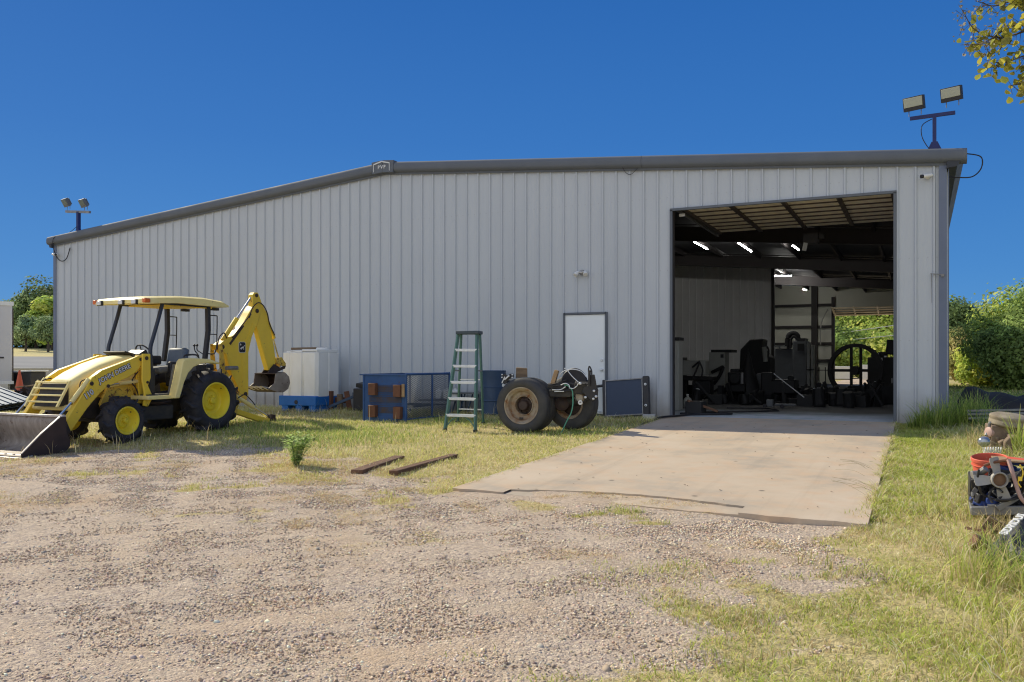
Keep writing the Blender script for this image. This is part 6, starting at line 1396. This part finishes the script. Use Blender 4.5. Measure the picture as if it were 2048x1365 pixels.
for px, D_, h, w, cols, lb in ((97, 118, 9.6, 9, DG, 'tallest dark green tree beside the left shop corner, beyond the field'), (72, 120, 7.4, 8, GGc, 'mid height grey green tree left of the tallest one beyond the field'), (48, 124, 6.2, 8, MG, 'rounded green tree behind the small field tree on the left'), (32, 130, 6.2, 8, GGc, 'tree rising just right of the white trailer'),
        (8, 128, 6.9, 8, DG, 'tree whose top shows above the white trailer'), (104, 108, 6.8, 5, YG, 'yellow green tree touching the left shop corner'), (118, 125, 8, 9, MG, 'green tree mostly behind the left shop corner'), (-15, 128, 7.0, 9, MG, 'tree behind the trailer beyond the left edge'), (82, 128, 6.5, 9, MG, 'low wide tree filling the gap beside the tallest tree')):
    p = ray_at(px, D_); tree('tree', lb, p.x, p.y, h, w, .4, cols, 9000, .27, 34, far, low=.9, seed=px+40)
for px, D_, lb in ((51, 98, 'small young field tree with a thin trunk, left one of two'), (96, 96, 'small young field tree near the shop corner, right one of two')):
    p = ray_at(px, D_); tree('small_tree', lb, p.x, p.y, 4.0, 3.4, 1.0, GGc, 2500, .15, 16, 'young trees in the field', seed=px)
rg_ = 'trees and bushes behind the shop'
for px, D_, h, w, cols, lb in ((1700, 84, 11, 10, MG, 'leafy tree filling the left half of the rear doorway'), (1760, 80, 10.5, 10, YG, 'bright green tree filling the right half of the rear doorway'), (1640, 88, 10, 10, DG, 'tree behind the shop left of the rear doorway'), (1820, 84, 9.0, 9, MG, 'tree behind the shop between the rear doorway and right corner'), (1730, 66, 3.4, 6, YG, 'low yellow green bush seen through the flywheel'), (1680, 66, 3.6, 5, MG, 'low green bush at the left edge of the rear doorway')):
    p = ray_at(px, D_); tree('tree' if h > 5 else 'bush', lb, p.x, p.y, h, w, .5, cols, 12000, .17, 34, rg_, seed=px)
for px, D_, h, w, cols, lb, nn in ((1915, 60, 5.9, 5.5, DG, 'dark tree immediately right of the shop corner', 12000), (1960, 62, 5.6, 5, GGc, 'loose grey green tree between the dark tree and the tall bright bush', 9000), (2060, 41, 5.0, 5.4, YG, 'tall yellow green bush at the right edge of the photo', 16000), (2010, 40, 3.6, 4.2, MG, 'wide mid green bush in front of the tall bright one', 13000), (1962, 43, 2.6, 3.2, YG, 'low lime green bush near the shop corner', 9000),
        (1925, 46, 3.0, 2.8, [(.22,.19,.08), (.26,.22,.10), (.15,.15,.06)], 'small brownish bush right beside the shop wall', 6000), (2100, 38, 5.4, 6, MG, 'tall green bush just beyond the right edge', 9000), (2045, 36, 2.9, 4, MG, 'dark low bush at the right edge above the tarp pile', 9000), (1985, 47, 4.0, 4, MG, 'green bush between the lime bush and the tall bright one', 9000)):
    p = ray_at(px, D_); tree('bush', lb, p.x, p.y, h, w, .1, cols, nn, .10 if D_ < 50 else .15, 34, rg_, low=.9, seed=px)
# overhanging branch of a near tree, trunk beyond the right edge
t = thing('overhanging_tree', 'yellowing tree reaching twigs into the top right corner', 'tree', (4.8, -8.6, ground(4.8, -8.6)))
yT = -8.6; tips = []
br = MB(); z0 = ground(4.8, yT)
br.tube(smooth([(4.8, yT, z0-.2), (4.75, yT, 1.5), (4.9, yT+.1, 3.2), (5.0, yT, 6.0)], 4), .17, 12, r2=.05)
def Tp(px, py, dy=0): return PY(px, py, yT+dy)
J = Tp(2210, 60); K = Tp(2120, 150)
br.tube(smooth([(4.8, yT, 2.9), Vector((3.4, yT, 3.9)), J], 5), .06, 8, r2=.025)
limbs = [(J, [(2130,40),(2060,60),(2000,75),(1950,60),(1925,20)]), (J, [(2120,-10),(2050,-5),(1990,12),(1965,5)]), (J, [(2110,60),(2055,45),(2010,60),(1970,85),(1930,90)]), (K, [(2090,110),(2050,112),(2010,125),(1975,122)]), (K, [(2080,150),(2050,165),(2020,172)]), (J, [(2110,20),(2070,10),(2048,-8),(2030,-30)])]
br.tube(smooth([J, Tp(2160,100), K], 3), .025, 6, r2=.014)
LP = []; LC = []
OL = [(.50,.48,.08), (.60,.53,.10), (.36,.38,.08), (.26,.25,.07)]; GLc = [(.48,.45,.38), (.36,.33,.26), (.25,.22,.15)]
for li, (o, ps) in enumerate(limbs):
    pts = smooth([o]+[Tp(a, b, random.uniform(-.15, .15)) for a, b in ps], 7); br.tube(pts, .012, 6, r2=.003)
    for i, p in enumerate(pts[4:]):
        for k in range(2):
            q = p+Vector((random.uniform(-.11,.11), random.uniform(-.12,.12), random.uniform(-.13,.07))); br.tube([p, q], .0022, 4)
            gray = li in (0, 2, 1) and i > len(pts)*.45 and random.random() < .75
            for m in range(3 if gray else random.choice((1, 2, 2))): LP.append(q+Vector((random.uniform(-.04,.04), random.uniform(-.04,.04), random.uniform(-.04,.04)))); LC.append((random.choice(GLc if gray else OL), .014 if gray else .036))
for i in range(900):   # main crown, above and right of the frame
    c = Vector((7.4, yT, 7.6))+Vector((random.gauss(0, 1.0), random.gauss(0, 1.0), random.gauss(0, .75))); LP.append(c); LC.append((random.choice(OL), .05))
br.build('trunk', 'bark', t)
V = []; Cc = []; Lp = []; Sz = []
for p, (c, s_) in zip(LP, LC):
    d = Vector((random.gauss(0,1), random.gauss(0,1), random.gauss(-.5,.6))).normalized(); sd = d.cross(Vector((random.gauss(0,1), random.gauss(0,1), random.gauss(0,1)))).normalized(); nn = d.cross(sd); s_ *= random.uniform(.7, 1.35); o = len(V)
    V += [tuple(p-t.location), tuple(p-t.location+d*s_*.8+sd*s_*.75+nn*.2*s_), tuple(p-t.location+d*s_*1.9), tuple(p-t.location+d*s_*.8-sd*s_*.75+nn*.2*s_), tuple(p-t.location+d*s_*1.5+sd*s_*.7+nn*.25*s_), tuple(p-t.location+d*s_*1.5-sd*s_*.7+nn*.25*s_)]
    cc = np.array(c)*random.uniform(.7, 1.25); Cc += [cc*.8, cc, cc, cc, cc*1.1, cc*1.1]; Lp += [o, o+1, o+4, o+2, o, o+2, o+5, o+3]; Sz += [4, 4]
np_mesh('crown', np.array(V), np.array(Lp), np.array(Sz), np.clip(np.array(Cc), .01, .9), 'leaf', t)
# ------------------------------------------------------------------ GRASS (stuff)
def visible(x, y, pad=220, padr=260):
    X = x*CO+(y-CAM.y)*SI; Z = -x*SI+(y-CAM.y)*CO
    px = 1024+FPX*X/np.maximum(Z, .1); return (Z > 2.2) & (px > -pad) & (px < 2048+padr)
def blades(n, x, y, h, w, lean, cols, curl=.35):
    az = rng.uniform(0, 2*np.pi, n); d = np.stack([np.cos(az), np.sin(az), np.zeros(n)], 1); s = np.stack([-np.sin(az+rng.normal(0,.5,n)), np.cos(az), np.zeros(n)], 1)
    base = np.stack([x, y, gz(x, y)-.006], 1); H = h[:, None]; Ln = (h*lean)[:, None]; Wd = w[:, None]
    zz = np.array([0, 0, 1.])
    m1 = base+d*Ln*.25+zz*H*.5; m2 = base+d*Ln*.62+zz*H*.82*(1-curl*.3); tp = base+d*Ln*1.1+zz*H*(1-curl*lean[:, None]*.6)
    V = np.stack([base-s*Wd, base+s*Wd, m1-s*Wd*.85, m1+s*Wd*.85, m2-s*Wd*.5, m2+s*Wd*.5, tp], 1).reshape(-1, 3)
    o = (np.arange(n)*7)[:, None]; L_ = (o+np.array([0,1,3,2, 2,3,5,4, 4,5,6])).ravel(); S_ = np.tile([4,4,3], n)
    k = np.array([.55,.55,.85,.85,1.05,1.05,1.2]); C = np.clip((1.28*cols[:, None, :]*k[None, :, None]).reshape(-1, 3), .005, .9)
    return V, L_, S_, C
def scatter(n, x0, x1, y0, y1, dens):
    x = rng.uniform(x0, x1, n); y = rng.uniform(y0, y1, n); k = (rng.random(n) < dens(x, y)) & visible(x, y); return x[k], y[k]
def put(name, x, y, h, w, lean, cols, **k):
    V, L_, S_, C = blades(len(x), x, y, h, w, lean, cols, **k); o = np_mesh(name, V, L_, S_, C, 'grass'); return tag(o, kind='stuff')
def blendcols(n, a, b, f, jit=.18):
    A = np.array(a)[rng.integers(0, len(a), n)]; B = np.array(b)[rng.integers(0, len(b), n)]; m = (rng.random(n) < f)[:, None]
    return np.where(m, B, A)*(1+jit*rng.standard_normal((n, 1)))
FG = [(.54,.54,.16), (.62,.60,.21), (.44,.47,.12), (.68,.63,.28)]; FD = [(.78,.66,.38), (.84,.74,.48), (.66,.53,.29), (.54,.42,.22)]; FGR = [(.24,.35,.07), (.31,.42,.10), (.20,.29,.06)]
# mown turf in front of the shop
x, y = scatter(420000, -30, -4.5, -10.3, -.2, lambda x, y: grass_mask(x, y)**1.2*np.clip(.55+.6*wob(x, y, 2.5, 3), .12, 1))
n = len(x); gr = sst(.5+1.2*wob(x, y, .7, 6)); h = rng.uniform(.02, .075, n)*(1+.5*np.clip(wob(x, y, 1.9, 1), 0, 1)); h *= np.where(y > -1.6, 1.9, 1.)
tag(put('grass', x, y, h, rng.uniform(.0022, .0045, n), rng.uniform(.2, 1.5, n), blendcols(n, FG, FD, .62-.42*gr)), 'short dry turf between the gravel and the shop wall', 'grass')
# greener patches under the loader shadow and near the axle
def blob(x, y, c, r): return np.exp(-(((x-c[0])/r[0])**2+((y-c[1])/r[1])**2))
gp = lambda x, y: np.clip(blob(x, y, (-10.6,-4.6), (1.9,1.1))+blob(x, y, (-9.2,-5.6), (1.2,.9))+blob(x, y, (-5.6,-3.4), (.7,.5))+blob(x, y, (-8.3,-2.2), (1.1,.6))+.5*blob(x, y, (-12.6,-4.), (1.5,1.0))+.5*blob(x, y, (-5.1,-2.6), (.4,1.6)), 0, 1)
x, y = scatter(60000, -15, -4.76, -7.6, -.6, lambda x, y: .9*gp(x, y)); n = len(x)
tag(put('green_grass', x, y, rng.uniform(.04, .13, n), rng.uniform(.0025, .005, n), rng.uniform(.2, 1.2, n), blendcols(n, FGR, FG, .3)), 'patches of greener grass right of the loader and below the tyres', 'grass')
# dry seed stems by bucket, loader and along the wall
dp_ = lambda x, y: np.clip(blob(x, y, (-12.1,-8.4), (.75,.45))+blob(x, y, (-12.0,-7.6), (.9,.7))+.8*blob(x, y, (-12.0,-5.4), (1.4,.6))+.5*blob(x, y, (-12.6,-2.2), (2.6,.8))+.35*(y > -1.3)*(x < -6.4), 0, 1)
x, y = scatter(11500, -24, -4.9, -9.0, -.15, lambda x, y: .42*dp_(x, y)); n = len(x)
tag(put('dry_grass_stems', x, y, rng.uniform(.14, .42, n), rng.uniform(.002, .0042, n), rng.uniform(.1, .7, n), blendcols(n, FD, [(.55,.50,.36), (.30,.32,.12)], .4)), 'tall straw coloured grass stems around the front bucket and along the wall', 'grass')
# right verge
def clr(x, y): return np.clip(1-1.5*blob(x, y, (1.0,-8.9), (.8,.55))-1.6*blob(x, y, (.85,-10.45), (.5,.42)), 0, 1)
def rdens(x, y): return clr(x, y)*grass_mask(x, y)*np.clip(.6+.75*wob(x, y, 3.1, 8), .04, 1)
x, y = scatter(520000, -3.0, 3.6, -14.2, 1.2, lambda x, y: rdens(x, y)*(y < .8)*np.clip(1.05-.0*y, 0, 1)); n = len(x)
ht = np.clip(.055+.07*sst((x+.2)/1.3)*sst((y+13)/3), .03, .2)*(1+.5*wob(x, y, 2.7, 2)); ht = np.where(y < -9.5, ht*.8, ht); ht = ht*(1-.55*np.clip(blob(x, y, (.9,-9.6), (1.0,.8))+blob(x, y, (.8,-11.0), (.6,.6)), 0, 1))
dry = np.clip(.42+.35*wob(x, y, 1.3, 4)-.25*np.clip((y+8)/5, 0, 1)+.25*blob(x, y, (.2,-8.9), (.5,1.0)), .08, .9)
tag(put('verge_grass', x, y, np.abs(ht)*rng.uniform(.5, 1.35, n), np.where(y < -9, rng.uniform(.0016, .0034, n), rng.uniform(.0025, .0045, n)), rng.uniform(.3, 1.6, n), blendcols(n, [(.44,.50,.10), (.52,.56,.14), (.34,.42,.08)], FD, dry)), 'sunlit yellow green verge grass right of the concrete drive', 'grass')
x, y = scatter(60000, -.3, 3.6, -13.5, -1.0, lambda x, y: .5*clr(x, y)*sst((x+.1)/.9)*(grass_mask(x, y) > .5)); n = len(x)
tag(put('long_grass', x, y, rng.uniform(.10, .26, n)*(1+.7*sst((x-.6)/.8)), rng.uniform(.0018, .0036, n), rng.uniform(.4, 1.6, n), blendcols(n, [(.48,.52,.12), (.56,.58,.17)], FD, .55)), 'longer pale grass stems leaning through the right verge', 'grass')
x, y = scatter(30000, -.2, 2.6, -14, -10.2, lambda x, y: .75*clr(x, y)*sst((x-.25)/.7)*np.clip(.45+.8*wob(x, y, 2.3, 11), 0, 1)); n = len(x)
tag(put('tall_weeds', x, y, rng.uniform(.14, .36, n), rng.uniform(.0016, .0034, n), rng.uniform(.3, 1.4, n), blendcols(n, [(.44,.52,.10), (.34,.44,.08), (.54,.58,.16)], FD, .35)), 'tall unruly weeds along the lower right edge', 'grass')
x, y = scatter(300000, -15, -1.0, -12.2, -7.0, lambda x, y: .9*sst((wob(x, y, .9, 21)+.5*wob(x, y, 3.3, 5)-.18)/.35)*sst((y+12.4)/1.6)); n = len(x)
tag(put('straw_patches', x, y, rng.uniform(.006, .035, n), rng.uniform(.0015, .0032, n), rng.uniform(1.2, 3.5, n), blendcols(n, FD, [(.62,.42,.22), (.50,.34,.18), (.56,.50,.22)], .55), curl=.1), 'matted dry straw coloured patches on the gravel', 'straw')
# grass creeping over the slab edges, dead leaves on the concrete
e1 = rng.uniform(0, 1, 7000); sd_ = rng.random(7000) < .5; y = -9.3*e1; x = np.where(sd_, -4.73, -.40)+np.where(sd_, 1, -1)*rng.normal(0, .035, 7000)
kk = wob(x, y, 3.5, 2) > -.25; x, y = x[kk], y[kk]; n = len(x)
tag(put('edge_grass', x, y, rng.uniform(.04, .13, n), rng.uniform(.002, .0045, n), rng.uniform(.6, 1.8, n), blendcols(n, [(.40,.46,.10), (.48,.50,.14)], FD, .5)), 'grass creeping over both edges of the concrete drive', 'grass')
mb = MB()
for k in range(90):
    x_, y_ = random.uniform(-4.5, -.6), -9.0*random.random()**.8; z_ = -.30*(-y_/9.2)+.006; q_ = random.uniform(.008, .026); a_ = random.random()*6.28
    c_, s_ = math.cos(a_)*q_, math.sin(a_)*q_; mb.add([(x_-c_, y_-s_, z_), (x_+s_*.5, y_-c_*.5, z_+.004), (x_+c_, y_+s_, z_+.002), (x_-s_*.5, y_+c_*.5, z_+.006)], [(0,1,2,3)])
tag(mb.build('dead_leaves', 'darkrust', smoothed=False), 'dead leaves and bits of dirt scattered over the concrete', 'leaves', kind='stuff')
x, y = scatter(120000, -16, 2.2, -13.5, -5.5, lambda x, y: .55*np.clip(grass_mask(x, y)*1.2+.04, 0, 1)*np.clip(.5+.7*wob(x, y, 2.9, 13), 0, 1)); n = len(x)
tag(put('straw_litter', x, y, rng.uniform(.03, .09, n)*.35, rng.uniform(.0015, .003, n), rng.uniform(2.5, 4.5, n), blendcols(n, FD, [(.72,.54,.30), (.55,.38,.20)], .5), curl=.05), 'flat dead straw littering the turf and the gravel edge', 'straw')
# sparse weeds in gravel
x, y = scatter(330000, -16, .4, -14, -7.0, lambda x, y: np.clip((grass_mask(x, y)-.10)*.55, 0, 1)*(grass_mask(x, y) < .85)*np.clip(.5+wob(x, y, 4, 7), 0, 1)); n = len(x)
tag(put('gravel_weeds', x, y, rng.uniform(.012, .05, n), rng.uniform(.0016, .0035, n), rng.uniform(.6, 1.8, n), blendcols(n, [(.58,.46,.22), (.44,.42,.15)], [(.62,.42,.22), (.44,.29,.15)], .5)), 'thin dry weeds growing through the gravel', 'weeds')
# lawn behind the building on the right
x, y = scatter(26000, .6, 12, .8, 32, lambda x, y: np.ones_like(x)*.9); n = len(x)
tag(put('rear_lawn', x, y, rng.uniform(.05, .16, n), rng.uniform(.006, .012, n), rng.uniform(.2, 1., n), blendcols(n, FGR, FG, .3)), 'green lawn behind the tarp pile right of the shop', 'grass')
# named clumps
tall = 'clumps of tall green grass at the right shop corner'
for px, py, nn, h0, h1, sp, lb in ((1838, 858, 130, .18, .42, .18, 'leftmost low clump of arching green grass at the shop corner'), (1872, 862, 260, .3, .72, .26, 'tall arching green grass clump in front of the corner trim'), (1915, 858, 260, .3, .74, .28, 'tall green grass clump just right of the shop corner'), (1950, 856, 240, .35, .85, .26, 'tallest bright green grass clump right of the shop corner'), (1985, 872, 150, .3, .6, .25, 'green grass clump between the corner and the tan engine')):
    p = G2(px, py); clump('tall_grass_clump', lb, 'grass clump', (p.x, p.y), nn, h0, h1, sp, GR+LIME, .0065, .95, tall)
p = PY(2036, 860, -4.3); clump('tall_grass_clump', 'lime green seed grass clump growing in front of the tan engine', 'grass clump', (p.x, -4.55), 60, .4, .85, .07, LIME, .007, .5, tall)
p = G2(2020, 915); clump('straw_clump', 'straw coloured grass clump covering the tan engine', 'grass clump', (p.x, p.y+.5), 520, .25, .55, .5, DRY, .0035, .95)
p = G2(1996, 1070); clump('straw_clump', 'straw grass clump between the engine frame and the black sack', 'grass clump', (p.x+.05, p.y+.05), 260, .08, .24, .28, DRY, .003, 1.0)
p = G2(2000, 1165); clump('green_clump', 'green grass clump growing over the front of the black sack', 'grass clump', (p.x, p.y), 300, .12, .36, .30, LIME+DRY[:2], .0032, 1.0)
p = G2(2050, 1150); clump('green_clump', 'green grass clump at the right edge below the black sack', 'grass clump', (p.x, p.y), 220, .15, .4, .25, LIME+GR, .0032, 1.0)
p = G2(1960, 1035); clump('straw_clump', 'thin pale straw tuft hanging over the left end of the steel frame', 'grass clump', (p.x, p.y), 60, .2, .4, .12, DRY, .0028, .9)
for px, py, nn, h0, h1, lb in ((1640, 1130, 90, .05, .17, 'upright lime tuft at the gravel edge below the drive corner'), (1725, 1035, 200, .05, .14, 'green tuft hugging the right corner of the concrete'), (1480, 1245, 260, .03, .11, 'flat dark green weed patch in the gravel'), (1480, 1330, 120, .05, .16, 'lime tuft at the bottom edge right of centre'), (420, 960, 120, .02, .07, 'small green tuft alone in the gravel, upper left'), (30, 992, 160, .02, .07, 'low green tuft at the left edge of the gravel'), (945, 1298, 90, .02, .06, 'small faded tuft in the gravel near the bottom edge')):
    p = G2(px, py); clump('grass_tuft', lb, 'grass tuft', (p.x, p.y), nn*2//3, h0*.7, h1*.75, .16 if py < 1000 else .20, (GR[1:3] if 'green' in lb else LIME)+DRY+LIME[:1], .0028, 1.1, 'single grass tufts in the gravel', 3)
# leaning seed stems at the drive edge
M['stemdry'] = worn('dry_stem', (.30,.24,.10))
mb = MB()
for k in range(13):
    p = G2(random.uniform(1738, 1765), random.uniform(935, 1000)); a_ = math.pi+random.uniform(-.5, .5); L_ = random.uniform(.25,.5); d = Vector((math.cos(a_), math.sin(a_), 0))
    mb.curve([p, p+d*L_*.5+Vector((0,0,.10)), p+d*L_+Vector((0,0,random.uniform(.06,.16)))], .0011, 4, 4)
    e = p+d*L_+Vector((0,0,.1))
tag(mb.build('seed_stems', 'stemdry'), 'dark seed stems arching over the right edge of the concrete', 'grass', kind='stuff')
# ------------------------------------------------------------------ STONES (stuff)
def stones(n, x0, x1, y0, y1, s0, s1, name, label, ppow=2.2, dens=None, sink=.35):
    phi = (1+5**.5)/2
    T = np.array([(-1,phi,0),(1,phi,0),(-1,-phi,0),(1,-phi,0),(0,-1,phi),(0,1,phi),(0,-1,-phi),(0,1,-phi),(phi,0,-1),(phi,0,1),(-phi,0,-1),(-phi,0,1)], float); T /= np.linalg.norm(T[0])
    F = np.array([(0,11,5),(0,5,1),(0,1,7),(0,7,10),(0,10,11),(1,5,9),(5,11,4),(11,10,2),(10,7,6),(7,1,8),(3,9,4),(3,4,2),(3,2,6),(3,6,8),(3,8,9),(4,9,5),(2,4,11),(6,2,10),(8,6,7),(9,8,1)])
    x = rng.uniform(x0, x1, n); y = rng.uniform(y0, y1, n)
    k = visible(x, y, 120, 120) & (grass_mask(x, y) < .6) & ~((x > -4.74) & (x < -.39) & (y > -9.36))
    k &= rng.random(n) < (np.clip(.55+.8*wob(x, y, 1.4, 12)+.5*wob(x, y, 5.3, 3)+.5*blob(x, y, (-3.8,-13.6), (2.,1.6)), .10, 1) if dens is None else dens(x, y))
    x, y = x[k], y[k]; m = len(x)
    s = s0+(s1-s0)*rng.random(m)**ppow*1.0
    sc = np.stack([s*rng.uniform(.7, 1.4, m), s*rng.uniform(.6, 1.1, m), s*rng.uniform(.35, .75, m)], 1)
    V = T[None]*(1+.22*rng.standard_normal((m, 12, 1)))*sc[:, None, :]
    a = rng.uniform(0, 6.28, m); ca, sa = np.cos(a)[:, None], np.sin(a)[:, None]; b = rng.normal(0, .3, m); cb, sb = np.cos(b)[:, None], np.sin(b)[:, None]
    X, Y, Z = V[..., 0], V[..., 1], V[..., 2]; X, Z = X*cb-Z*sb, X*sb+Z*cb; X, Y = X*ca-Y*sa, X*sa+Y*ca
    V = np.stack([X+x[:, None], Y+y[:, None], Z+(gz(x, y)+sc[:, 2]*sink)[:, None]], -1).reshape(-1, 3)
    L_ = (F.ravel()[None]+12*np.arange(m)[:, None]).ravel(); S_ = np.full(20*m, 3)
    c = mixcol([(.58,.455,.33), (.69,.56,.42), (.46,.365,.27), (.82,.68,.51), (.58,.42,.29), (.32,.25,.20), (.64,.53,.42), (.44,.39,.34)], m, .12)
    o = np_mesh(name, V, L_, S_, np.repeat(np.clip(c*1.15, 0, .95), 12, 0), 'stone'); tag(o, label, 'gravel', kind='stuff'); return m
m1 = stones(230000, -9.0, 1.6, -15.3, -9.0, .003, .0108, 'gravel', 'grey and tan crushed gravel in the foreground', 2.0)
m2 = stones(130000, -15, 1.5, -10.5, -6.8, .005, .013, 'far_gravel', 'gravel further back toward the loader', 1.6)
m3 = stones(2400, -11, 1.0, -15.3, -8.5, .010, .026, 'loose_stones', 'larger loose stones scattered over the gravel', 3.0, dens=lambda x, y: np.clip(.5+.6*wob(x, y, 1.1, 3), .1, 1), sink=.2)
print('stones', m1, m2, m3)
# ------------------------------------------------------------------ camera, sun, sky
cam = bpy.data.cameras.new('camera'); co = bpy.data.objects.new('camera', cam); col.objects.link(co)
co.location = CAM; co.rotation_euler = (R(90), 0, YAW); cam.sensor_width = 36; cam.lens = 36*FPX/2048; cam.shift_y = (HZ-682.5)/2048; cam.clip_start = .05; cam.clip_end = 3000
scene.camera = co
sd = Vector((-1.25, .40, 1.0)).normalized()
sun = bpy.data.lights.new('sun', 'SUN'); sun.energy = 5.0; sun.angle = R(.55); sun.color = (1, .91, .70)
so = bpy.data.objects.new('sun', sun); col.objects.link(so); so.rotation_euler = sd.to_track_quat('Z', 'Y').to_euler(); so.location = (-20, 10, 20)
w = bpy.data.worlds.new('World'); scene.world = w; w.use_nodes = True; nt = w.node_tree
bgd = nt.nodes['Background']; sky = nt.nodes.new('ShaderNodeTexSky'); sky.sky_type = 'NISHITA'; sky.sun_disc = False
sky.sun_elevation = math.asin(sd.z); sky.sun_rotation = math.atan2(sd.x, sd.y); sky.altitude = 200; sky.air_density = 1.0; sky.dust_density = .3; sky.ozone_density = 2.5
L = nt.links.new; ST = .14
tcw = nt.nodes.new('ShaderNodeTexCoord'); sx = nt.nodes.new('ShaderNodeSeparateXYZ'); L(tcw.outputs['Generated'], sx.inputs[0])
cr = nt.nodes.new('ShaderNodeValToRGB'); L(sx.outputs['Z'], cr.inputs[0])
k = 1/ST
for i, (ps, c) in enumerate(((0, (.080,.295,.63)), (.10, (.053,.232,.585)), (.25, (.030,.168,.51)), (.40, (.018,.130,.445)), (1., (.012,.08,.32)))):
    e = cr.color_ramp.elements[i] if i < 2 else cr.color_ramp.elements.new(ps)
    e.position = ps; e.color = (c[0], c[1], c[2], 1)
sc_ = nt.nodes.new('ShaderNodeVectorMath'); sc_.operation = 'SCALE'; sc_.inputs['Scale'].default_value = k; L(cr.outputs[0], sc_.inputs[0])
m1_ = nt.nodes.new('ShaderNodeMixRGB'); m1_.inputs[0].default_value = .96; L(sky.outputs[0], m1_.inputs[1]); L(sc_.outputs[0], m1_.inputs[2])
# bright fill added to the sky behind the camera to lift the shaded wall
sky_fill = nt.nodes.new('ShaderNodeMapRange'); sky_fill.interpolation_type = 'SMOOTHSTEP'; sky_fill.inputs['From Min'].default_value = .0; sky_fill.inputs['From Max'].default_value = -.75; sky_fill.inputs['To Min'].default_value = 0; sky_fill.inputs['To Max'].default_value = .9
L(sx.outputs['Y'], sky_fill.inputs['Value'])
m2_ = nt.nodes.new('ShaderNodeMixRGB'); L(sky_fill.outputs[0], m2_.inputs[0]); L(m1_.outputs[0], m2_.inputs[1]); m2_.inputs[2].default_value = (.76*k, .81*k, .90*k, 1)
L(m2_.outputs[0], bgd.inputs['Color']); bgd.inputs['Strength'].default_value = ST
scene.cycles.filter_width = 1.15; scene.render.filter_size = 1.15
scene.view_settings.view_transform = 'Standard'; scene.view_settings.look = 'None'; scene.view_settings.exposure = 0; scene.view_settings.gamma = 1
